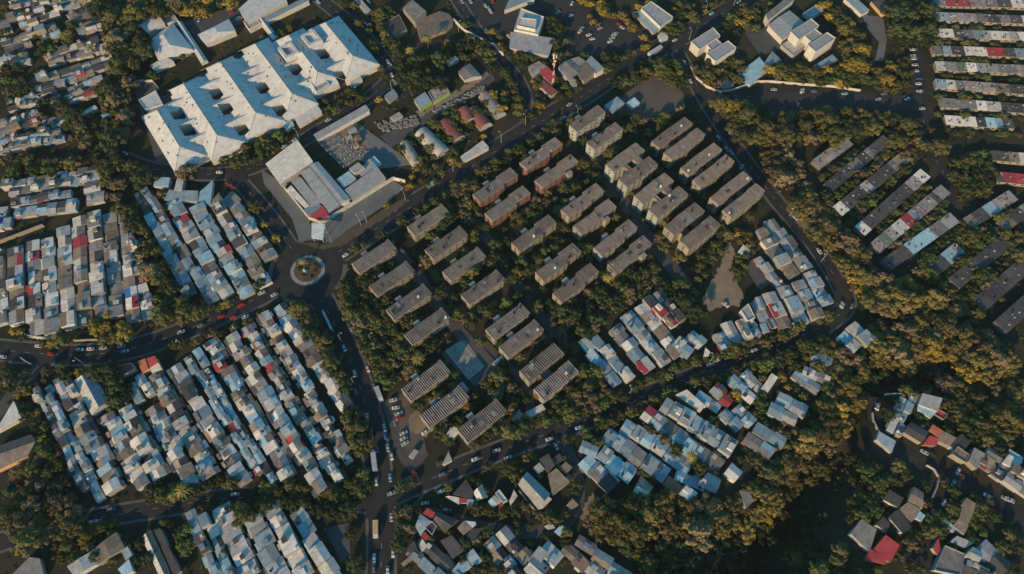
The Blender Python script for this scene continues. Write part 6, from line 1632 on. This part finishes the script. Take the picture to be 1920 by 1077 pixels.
G('below the dry slope at the right edge', gw, [(1760, 700), (1840, 715), (1930, 740), (1930, 820), (1880, 780), (1800, 740)], 50, 2.4, 4.4, 'odoko', 56)
gx = 'trees around the upper right plaza'
G('below the plaza road at the upper right', gx, [(1345, 195), (1380, 185), (1420, 200), (1440, 240), (1410, 265), (1375, 230)], 16, 3.4, 5.4, 'oooy', 57)
G('right below the plaza road', gx, [(1440, 215), (1560, 200), (1700, 215), (1760, 240), (1770, 275), (1700, 270), (1640, 240), (1560, 260), (1480, 260)], 75, 2.4, 4.4, 'oodok', 58)
G('behind the curved boundary wall', gx, [(1300, 130), (1345, 95), (1400, 110), (1400, 145), (1360, 160), (1320, 150)], 30, 2.2, 3.6, 'oodk', 59)
G('above the curved boundary wall', gx, [(1440, 120), (1520, 125), (1590, 130), (1640, 150), (1600, 160), (1500, 150), (1450, 145)], 44, 2.4, 3.8, 'oyodf', 60)
G('right of the tall white building', gx, [(1530, 0), (1570, 10), (1620, 60), (1630, 120), (1590, 120), (1580, 60)], 30, 2.6, 4, 'oooy', 61)
G('left of the stacked right terraces', gx, [(1670, 0), (1750, 0), (1750, 70), (1700, 80), (1660, 40)], 24, 2.8, 4.8, 'dddo', 62)
G('at the end of the plaza', gx, [(1650, 110), (1705, 105), (1710, 160), (1690, 175), (1640, 160)], 17, 2.8, 4.6, 'odoyo', 63)
G('along the top street on the right', gx, [(1340, 0), (1400, 0), (1430, 25), (1410, 55), (1370, 40)], 14, 2.2, 3.6, 'oyod', 64)
G('in the bottom centre gardens', gk, [(760, 950), (900, 870), (1000, 850), (1090, 900), (1110, 1000), (1000, 1077), (760, 1077)], 46, 1.5, 2.9, 'odfkd', 201)
G('in the lower right gardens', gv, [(1600, 880), (1700, 860), (1800, 900), (1900, 940), (1920, 1077), (1620, 1077)], 60, 1.6, 3.2, 'ofddk', 202)
G('around the top workshops', gt, [(900, 80), (1000, 110), (1010, 200), (1140, 150), (1160, 110), (1050, 90), (960, 60)], 36, 1.7, 3.2, 'odfd', 203)
G('in the top gardens', gt, [(1160, 0), (1450, 0), (1440, 60), (1290, 60), (1200, 40)], 40, 1.8, 3.2, 'ofdy', 204)
G('in the left block at the road', gg, [(225, 395), (300, 350), (330, 470), (350, 560), (330, 590), (270, 450)], 26, 2, 3.6, 'dodk', 205)
G('around the hillside block', gj, [(1360, 690), (1440, 660), (1560, 640), (1570, 760), (1520, 850), (1420, 880), (1380, 860), (1420, 790)], 70, 1.6, 3.0, 'oodkf', 206)
G('around the bottom right knoll', gv, [(1625, 700), (1700, 715), (1790, 740), (1900, 790), (1930, 860), (1860, 850), (1760, 800), (1640, 800)], 60, 1.8, 3.4, 'ddod', 207)
G('beside the long brown barn', gs, [(0, 900), (60, 850), (110, 830), (110, 930), (40, 960), (0, 960)], 22, 2.4, 3.8, 'dokd', 208)
G('along the lower left road', gs, [(0, 690), (60, 690), (110, 680), (150, 690), (60, 730), (0, 750)], 18, 1.8, 3.2, 'ddok', 209)
G('between the bottom left long buildings', gs, [(100, 1000), (250, 970), (350, 960), (350, 1077), (240, 1077), (100, 1060)], 26, 1.8, 3.2, 'dofd', 210)
G('on the left kerb of the street to the top car park', gt, [(870, 40), (905, 95), (945, 140), (968, 175), (968, 220)], 22, 2, 3.4, 'odfo', 212, True, 2.5)
G('on the right kerb of the street to the top car park', gt, [(915, 50), (965, 105), (1005, 150), (1008, 215)], 18, 1.8, 3.0, 'odfy', 213, True, 2.5)
G('on the kerb above the wide avenue', 'verge trees of the wide avenue', [(800, 345), (880, 300), (960, 245), (1010, 205)], 26, 1.7, 2.8, 'oydo', 214, True, 2.0)
G('along the pavement of the wide avenue near the top', 'verge trees of the wide avenue', [(1060, 180), (1150, 130), (1230, 75), (1300, 30)], 22, 1.8, 2.8, 'odfo', 215, True, 2.0)
gy = 'golden trees of the top car park'
G('in the golden row of the top car park', gy, [(1090, 0), (1130, 10), (1160, 30), (1195, 50)], 24, 2.2, 3.4, 'yyyo', 65, True, 4)
trees('in the top car park', gy, 'y', (1106, 28, 2.4), (1112, 38, 2.4), (1122, 45, 2.4), (1207, 68, 2.8), (1213, 84, 2.4), (1265, 16, 2.6), (1300, 10, 2.4), (1205, 90, 2.0))
G('left of the top car park', gy, [(1015, 20), (1050, 40), (1065, 80), (1045, 85), (1025, 60)], 14, 2.4, 3.8, 'dodo', 66)
G('between the top car park and the wide avenue', gy, [(1130, 100), (1180, 95), (1230, 115), (1265, 110), (1290, 140), (1270, 160), (1200, 150), (1150, 160), (1135, 130)], 55, 2.4, 4, 'dofd', 67)
G('below the slate roofed block at the top', gy, [(1245, 45), (1280, 45), (1270, 65), (1240, 62)], 8, 2.2, 3, 'ofo', 68)
gz = 'garden trees between the dark terraces'
G('between the dark terraces, upper part', gz, [(1540, 330), (1620, 270), (1700, 250), (1720, 300), (1640, 380), (1600, 420), (1560, 400)], 80, 1.8, 3.4, 'ofodk', 69)
G('between the dark terraces, middle part', gz, [(1640, 400), (1720, 330), (1780, 380), (1760, 420), (1700, 470), (1650, 460)], 60, 1.8, 3.4, 'ofdok', 70)
G('between the dark terraces, lower part', gz, [(1700, 500), (1790, 410), (1830, 430), (1900, 390), (1930, 480), (1880, 560), (1830, 600), (1780, 540)], 110, 1.9, 3.8, 'odofk', 71)
G('beside the terrace street', gz, [(1790, 300), (1850, 280), (1870, 330), (1850, 370), (1800, 350), (1780, 330)], 40, 2.4, 4, 'ofdo', 72)
gq = 'bushes along the stacked right terraces'
for i, yy in enumerate((20, 48, 77, 108, 140, 178, 212, 243)):
    G('in the gap below the ' + ['first', 'second', 'third', 'fourth', 'fifth', 'sixth', 'seventh', 'eighth'][i] + ' stacked right terrace', gq, [(1758, yy), (1835, yy + 4), (1918, yy + 7)], 15, 1.4, 2.9, 'ofdo', 80 + i, True, 1.2)

# the largest trees one by one, the small rest as one mass of greenery
def size_px(t): return t[2] * (1 + .523 * (t[1] - 538) / FPX) * (.25 if not (-20 < t[0] < 1940 and -20 < t[1] < 1097) else 1)
TREES.sort(key=size_px, reverse=True)
nth = {'tree': 0, 'bush': 0, 'palm': 0}
rest = []
for t in TREES:
    k = 'palm' if t[3] == 'p' else 'bush' if t[2] < 1.7 else 'tree'
    nth[k] += 1
    if nth[k] <= 290: build_tree(*t)
    else: rest.append(t)
LOW = {k: [crown_mesh(k, i + 900 + ord(k), 150, 7, .6) for i in range(3)] for k in 'odk'}
shrubs = []
srnd = random.Random(77)
while len(shrubs) < 3600:
    x, y = srnd.uniform(-380, 380), srnd.uniform(20, 425)
    u, v = UV(x, y)
    if not (-60 < u < 1980 and -40 < v < 1120): continue
    if hypot(x - RC[0], y - RC[1]) < 22 or any(poly_d((x, y), q['pts']) < q['w'] / 2 + .6 for q in ROADS.values()) or in_block(x, y, .3) or built(x, y) or any(in_poly(x, y, q) for q in PATCHES if not (srnd.random() < .35 and q in SOFT)): continue
    shrubs.append((u, v, srnd.choice((.7, .9, 1.2, 1.6, 2.1)), srnd.choice('ooddk'), '', ''))
def mass(rest):
    import numpy as np
    slots = {k: i for i, k in enumerate('oydfkh')}
    get = lambda D: {k: [(np.array([v.co[:] for v in m.vertices]), len(m.polygons)) for m in D[k]] for k in D}
    base, low = get(CROWN), get(LOW)
    VV, tint, mi = [], [], []
    for u, v, r, kind, pl, _ in rest + shrubs:
        x, y = P(u, v, r); z = ground_z(x, y); x, y = P(u, v, r + z)
        co, nf = trnd.choice(base[kind] if pl else low[kind]); a = trnd.uniform(0, 6.28); c, s = cos(a), sin(a)
        q = np.empty_like(co)
        q[:, 0] = (co[:, 0] * c - co[:, 1] * s) * r + x; q[:, 1] = (co[:, 0] * s + co[:, 1] * c) * r + y
        q[:, 2] = co[:, 2] * r * trnd.uniform(.85, 1.15) + z + (.3 * r if pl else -.1)
        VV.append(q); tint += [trnd.random()] * len(co); mi += [slots[kind]] * nf
    V = np.concatenate(VV); n = len(V)
    m = bpy.data.meshes.new('small_trees')
    m.vertices.add(n); m.vertices.foreach_set('co', V.ravel())
    m.loops.add(n); m.loops.foreach_set('vertex_index', np.arange(n))
    m.polygons.add(n // 4); m.polygons.foreach_set('loop_start', np.arange(0, n, 4)); m.polygons.foreach_set('loop_total', np.full(n // 4, 4))
    for k in 'oydfkh': m.materials.append(LEAF[k])
    m.polygons.foreach_set('material_index', mi)
    m.update(calc_edges=True)
    at = m.attributes.new('tint', 'FLOAT', 'POINT'); at.data.foreach_set('value', tint)
    o = bpy.data.objects.new('small_trees', m); COL.objects.link(o); o['kind'] = 'stuff'
    fixed(o, 'mass of small trees and undergrowth filling slopes, gardens and verges', 'greenery')
mass(rest)

# ------------------------------------------------------------------ cars
def car_meshes():
    hull = MB()
    def ring(x, w, z0, z1): return [(x, -w, z0), (x, w, z0), (x, w * .93, z1), (x, -w * .93, z1)]
    secs = [ring(-2.15, .74, .35, .78), ring(-2.05, .84, .25, .92), ring(-1.2, .88, .25, .98), ring(1.1, .88, .25, .95), ring(1.95, .84, .25, .80), ring(2.15, .70, .32, .66)]
    V = [p for s in secs for p in s]; F = []
    for i in range(5):
        for k in range(4): F.append((4 * i + k, 4 * i + (k + 1) % 4, 4 * i + 4 + (k + 1) % 4, 4 * i + 4 + k))
    F += [(3, 2, 1, 0), (20, 21, 22, 23)]
    hull.add(V, [f[::-1] for f in F])
    hull.add([(-1.05, -.62, 1.46), (.35, -.62, 1.46), (.35, .62, 1.46), (-1.05, .62, 1.46), (-1.05, -.60, 1.40), (.35, -.60, 1.40), (.35, .60, 1.40), (-1.05, .60, 1.40)],
             [(0, 1, 2, 3), (4, 7, 6, 5), (0, 4, 5, 1), (1, 5, 6, 2), (2, 6, 7, 3), (3, 7, 4, 0)])
    g = MB()
    g.add([(-1.75, -.78, .94), (1.0, -.78, .92), (1.0, .78, .92), (-1.75, .78, .94), (-1.06, -.63, 1.41), (.37, -.63, 1.41), (.37, .63, 1.41), (-1.06, .63, 1.41)],
          [(0, 1, 5, 4), (1, 2, 6, 5), (2, 3, 7, 6), (3, 0, 4, 7), (4, 5, 6, 7)])
    w = MB(); w.tube((0, -.1, 0), (0, .1, 0), .32, .32, 12)
    return hull, g, w
hull, gls, whl = car_meshes()
def mesh_of(name, mb, mat):
    m = bpy.data.meshes.new(name); m.from_pydata(mb.V, [], mb.F); m.materials.append(mat); return m
def paint(name, c, r=.3, metal=.0):
    m, nt, nd, lk, bs = nodes_of(name)
    bs.inputs['Base Color'].default_value = (*c, 1); bs.inputs['Roughness'].default_value = r
    bs.inputs['Metallic'].default_value = metal; bs.inputs['Coat Weight'].default_value = .3
    return m
CARC = {'w': ('white', (.58, .58, .56)), 's': ('silver', (.42, .44, .46)), 'g': ('grey', (.16, .165, .17)), 'k': ('black', (.025, .025, .028)),
        'r': ('red', (.42, .02, .02)), 'b': ('blue', (.03, .10, .34)), 'c': ('light blue', (.25, .48, .60)), 'y': ('yellow', (.62, .36, .02)), 'e': ('beige', (.45, .40, .32))}
BODY = {k: mesh_of('body', hull, paint(v[0] + '_car_paint', v[1])) for k, v in CARC.items()}
CG, CWH = mesh_of('window', gls, M['glass']), mesh_of('wheel', whl, M['rubber'])
def heading(x, y):
    best = (1e9, 0, '')
    for k, r in ROADS.items():
        for a, b in zip(r['pts'], r['pts'][1:]):
            d = seg_d((x, y), a, b) - r['w'] / 2
            if d < best[0]: best = (d, atan2(b[1] - a[1], b[0] - a[0]), r['place'])
    return best
NCAR = [0]
def car(u, v, c, ang=None, place=None, sc=.92):
    x, y = P(u, v, .8)
    d, h, pl = heading(x, y)
    if ang is not None:
        q = P(u + 10 * cos(radians(ang)), v - 10 * sin(radians(ang)), .8); h = atan2(q[1] - y, q[0] - x)
    t = empty('car', x, y, h + (pi if NCAR[0] % 2 else 0), .06); NCAR[0] += 1
    shared('body', BODY[c], t); shared('window', CG, t)
    for sx in (-1.35, 1.3):
        for sy in (-.78, .78): shared('wheel', CWH, t, (sx, sy, .32))
    if sc != 1: t.scale = (sc, sc, sc)
    tag(t, CARC[c][0] + ' car', place or pl, 'car', u, 'cars on the streets and car parks')
def cars(s, ang=None, place=None, f=None):
    for it in s.split():
        q = it.split(','); u, v = float(q[0]), float(q[1])
        if f: u, v = f((u, v))[0]
        car(u, v, q[2], float(q[3]) if len(q) > 3 else ang, place)
f1, f2, f3, f4 = z4(0, 540), z4(480, 540), z4(480, 807), z4(960, 540)
cars('285,435,w 595,460,w 675,455,w 770,448,s 905,437,s 935,472,s 380,495,r 412,573,w 20,515,s 1355,328,w 1500,280,g 1570,355,s 1625,340,c 1835,215,w 1805,128,r 1655,212,r 1745,220,r', f=f1)
cars('40,35,w 135,50,s 715,320,s 660,450,w 740,640,w 835,605,w 830,965,s 925,920,r 960,1045,s 880,730,g', f=f2)
cars('1355,72,s 1425,18,w 745,775,g', f=f2, place='in the parking alley between the left apartments')
cars('1025,838,w,15 1045,895,w,10 1068,940,w,20 1070,970,r,20', f=f2, place='in the car park beside the south avenue')
cars('1105,20,w,25 1105,60,s,25 1115,95,w,35 1265,15,w,30', f=f3, place='on the dirt car park near the junction')
cars('860,40,w 880,170,w 905,140,g 885,235,s 898,385,w 985,130,s 1015,195,w 1003,355,s 1012,470,s 1012,650,w 900,770,y 885,955,c 1025,920,w 880,1030,g 985,1050,w 965,40,b', f=f3)
cars('1800,150,w 1640,215,w 1740,270,r 1395,330,g 1885,205,s 1190,325,r 1385,455,c 1265,545,s 1430,598,c', f=f3)
cars('690,860,w 1310,712,s 1430,682,s 1485,572,s 1530,540,w 1635,612,g 1815,465,s 475,945,s 400,970,y 1600,125,w,-45 1432,175,w,30 1020,1060,s 500,1045,c', f=f4)
cars('1165,615,w', f=z6(740, 640), place='on the path beside the mural court')
cars('280,65,s 340,75,k 330,120,s', f=z4(960, 807), place='at the kerb below the long road')
cars('210,435,b 560,130,s 630,130,g 550,120,s 820,890,w', f=z4(1440, 540))
cars('205,550,s 385,800,w 650,775,g', f=s4)
cars('1085,370,w,0 1085,415,w,0 1090,438,w,0 1100,485,s,0 1110,530,s,0 1130,590,b,0 1128,625,w,0 1135,680,s,0 1155,810,s,0 1075,540,g,0', f=n4, place='parked along the street beside the right terraces')
cars('45,668,s,0 250,680,w,80 265,672,s,80 575,700,c,5 830,740,s,20 1045,740,s,20 1020,720,k,20 225,785,g,80 345,682,g,0 870,700,g,10', f=n4, place='in the plaza car park at the upper right')
cars('440,115,w,30 510,235,w,40 525,210,s,40 575,260,w,20 600,290,w,10 735,310,w,20 750,285,w,20 765,262,w,20 775,248,s,20 345,92,s,30 590,160,s,60 680,65,s,20 725,95,s,60 800,180,r,-40 825,205,s,-30 450,25,w,60 660,210,e,30 410,215,g,30', f=n3, place='in the car park at the top centre')
cars('1220,298,w 1495,100,c 1290,465,s 1250,490,s 1265,505,s 1335,605,s 430,780,s 910,545,g 385,880,s 150,1030,s 1545,1030,c 1630,990,w 1665,1030,w 1700,15,s', f=n3)
cars('840,12,c 1540,10,s 1605,10,s 1715,40,w 1740,60,s 1755,85,w 1700,25,k 1770,8,r 1730,225,r 1890,270,w', f=n2, place='in the car park left of the top street')
cars('540,895,w 290,1045,s 825,180,s 950,300,s 935,270,r 1010,490,s 985,460,s 1040,615,s 1015,560,w 855,185,g 1000,510,g 465,15,w', f=n2)
cars('1310,300,c 670,830,w 745,780,s 1100,805,g 210,18,w', f=k1)
cars('1840,865,s 1800,1000,s', f=k1, place='in the alley between the left and middle apartments')
cars('1640,210,w 1700,300,r 1730,315,r', f=z4(0, 270))
cars('1405,940,w 1380,1030,s 1260,850,s 1290,870,s', f=z6(0, 130))
cars('610,170,c 1720,170,s,50', f=z4(960, 270), place='in the lane between the tall right apartments')
cars('1605,35,s 1640,60,s', f=z4(960, 270))
cars('275,250,w,60', f=LL, place='on the street around the bottom right knoll')
cars('800,765,s', f=LL)
cars('1390,400,s 1645,492,w 1780,510,s 1815,520,s 1320,540,s 1800,900,s 1425,305,s', f=z4(1440, 807))
cars('690,685,w 725,680,s 225,818,s 825,590,g 500,10,s', f=z4(0, 807))
cars('600,178,s 1060,265,w 1400,285,s', f=z6(340, 897))
cars('1235,205,w,35 1255,210,s,35 1160,140,r,30 800,220,w,60 690,280,b,-20', f=c5, place='in the hospital yard')
cars('850,605,w,0 890,600,w,0 855,720,w,0 885,740,w,0 920,760,w,0 870,575,w,10 895,630,w,10', f=z6(0, 130), place='in the shaded yard left of the hospital')

# the bus and lorries
def long_vehicle(name, u, v, c, L, wd, ht, label, ang=None):
    x, y = P(u, v, 1.5); d, h, pl = heading(x, y)
    if ang is not None:
        q = P(u + 10 * cos(radians(ang)), v - 10 * sin(radians(ang)), 1.5); h = atan2(q[1] - y, q[0] - x)
    t = empty(name, x, y, h, .06)
    b = MB(); b.box(-L / 2, L / 2 - 1.6 if name == 'lorry' else L / 2, -wd / 2, wd / 2, .5, ht); b.build('body', M[c], t)
    g = MB()
    if name == 'lorry':
        b = MB(); b.box(L / 2 - 1.5, L / 2, -wd / 2 + .1, wd / 2 - .1, .5, 2.1); b.build('cab', M['white'], t)
        g.box(L / 2 - .5, L / 2 + .03, -wd / 2 + .2, wd / 2 - .2, 1.4, 1.95)
    else:
        g.box(-L / 2 + .6, L / 2 - .3, -wd / 2 - .02, wd / 2 + .02, 1.4, 2.2); g.box(L / 2 - .2, L / 2 + .02, -wd / 2 + .2, wd / 2 - .2, 1.2, 2.4)
    g.build('window', M['glass'], t)
    for sx in (-L * .3, L * .32):
        for sy in (-wd / 2 + .1, wd / 2 - .1): o = shared('wheel', CWH, t, (sx, sy, .42)); o.scale = (1.4, 1.4, 1.4)
    fixed(t, label, 'bus' if name == 'bus' else 'lorry')
M['pale_teal'] = plain_mat('pale_turquoise_paint', (.26, .42, .43))
M['pale'] = plain_mat('pale_blue_white_paint', (.45, .48, .50))
long_vehicle('bus', *n3((1070, 385))[0], 'pale', 11.5, 2.5, 3.1, 'long white bus on the wide avenue near the top junction', 32)
long_vehicle('lorry', *f2((920, 795))[0], 'pale', 8, 2.4, 2.9, 'pale box lorry parked on the south avenue kerb')
long_vehicle('lorry', *k1((1315, 300))[0], 'pale_teal', 6.5, 2.3, 2.5, 'pale turquoise van on the wide avenue below the huts')
long_vehicle('bus', *f3((885, 235))[0], 'pale', 9, 2.4, 2.9, 'silver minibus on the south avenue above the junction')
long_vehicle('lorry', *f3((895, 740))[0], 'wall_ochre', 8, 2.4, 2.6, 'long orange lorry on the south avenue below the junction')

# ------------------------------------------------------------------ street lamps
def lamp(u, v, lab=None):
    x, y = P(u, v)
    t = empty('street_lamp', x, y, 0)
    b = MB(); b.tube((0, 0, 0), (0, 0, 8.5), .16, .09, 7); b.build('pole', M['wall_grey'], t)
    d, h, pl = heading(x, y)
    b = MB(); b.tube((0, 0, 8.4), (1.8 * cos(h + pi / 2), 1.8 * sin(h + pi / 2), 8.8), .07, .06, 5); b.build('arm', M['wall_grey'], t)
    b = MB(); b.box(-.4, .4, -.18, .18, 8.7, 8.9); o = b.build('lamp_head', M['white'], t); o.location = (1.9 * cos(h + pi / 2), 1.9 * sin(h + pi / 2), 0); o.rotation_euler = (0, 0, h)
    tag(t, 'slim grey street lamp', pl, 'street lamp', u, 'street lamps')
for u, v in [(677, 423), (688, 418), (157, 682), (445, 622), (342, 647), (1080, 172), (622, 455), (1292, 75), (1322, 25), (1375, 12), (1082, 220), (562, 262), (985, 235), (760, 375), (850, 322), (940, 268), (640, 640), (664, 720), (742, 800), (1180, 740), (1330, 680), (1480, 625), (250, 640), (92, 642), (1480, 405), (1540, 490), (860, 60), (735, 170), (696, 640), (1018, 300)]:
    lamp(u, v)

# ------------------------------------------------------------------ late-afternoon haze
hz = MB(); hz.box(-4200, 4200, -3200, 5200, -19, CAM_H + 3)
hm = bpy.data.materials.new('late_afternoon_haze'); hm.use_nodes = True
hm.node_tree.nodes.clear()
ho = hm.node_tree.nodes.new('ShaderNodeOutputMaterial'); hv = hm.node_tree.nodes.new('ShaderNodeVolumePrincipled')
hv.inputs['Color'].default_value = (.92, .92, .90, 1); hv.inputs['Density'].default_value = HAZE; hv.inputs['Anisotropy'].default_value = 0.0
hm.node_tree.links.new(hv.outputs[0], ho.inputs['Volume'])
hz.build('haze', hm)['kind'] = 'stuff'

# ------------------------------------------------------------------ labels that single each thing out
ORD = ['first', 'second', 'third', 'fourth', 'fifth', 'sixth', 'seventh', 'eighth', 'ninth', 'tenth', 'eleventh', 'twelfth', 'thirteenth', 'fourteenth', 'fifteenth', 'sixteenth', 'seventeenth', 'eighteenth', 'nineteenth', 'twentieth']
ORD += ['twenty-' + o for o in ORD[:9]] + ['thirtieth'] + ['thirty-' + o for o in ORD[:9]]
grp = {}
for r in REG: grp.setdefault((r[1], r[2]), []).append(r)
for (d, pl), rs in grp.items():
    rs.sort(key=lambda r: r[3])
    n = len(rs)
    for i, r in enumerate(rs):
        end = 'left' if r[4] == 'left' else 'top'
        oth = 'right' if end == 'left' else 'bottom'
        if n == 1: s = '%s %s' % (d, pl)
        elif i == 0: s = '%smost %s %s' % ('left' if end == 'left' else 'top', d, pl)
        elif i == n - 1: s = '%smost %s %s' % (oth, d, pl)
        elif n == 3: s = 'middle %s %s' % (d, pl)
        else: s = '%s %s from the %s %s' % (ORD[i], d, end, pl)
        w = s.split()
        if len(w) > 16: s = s.replace(' of the large block left of the south avenue', ' of the large block').replace('from the ', 'from ')
        r[0]['label'] = ' '.join(s.split()[:16])
print("TREES", len(TREES), len(rest), nth, "cars", NCAR[0])
from collections import Counter
print({k: v for k, v in Counter(r[0].name.split('.')[0] for r in REG).items()})
lab = Counter(o['label'] for o in bpy.data.objects if 'label' in o)
print('dup labels', [k for k, v in lab.items() if v > 1][:10], 'long', [k for k in lab if not 4 <= len(k.split()) <= 16][:10])
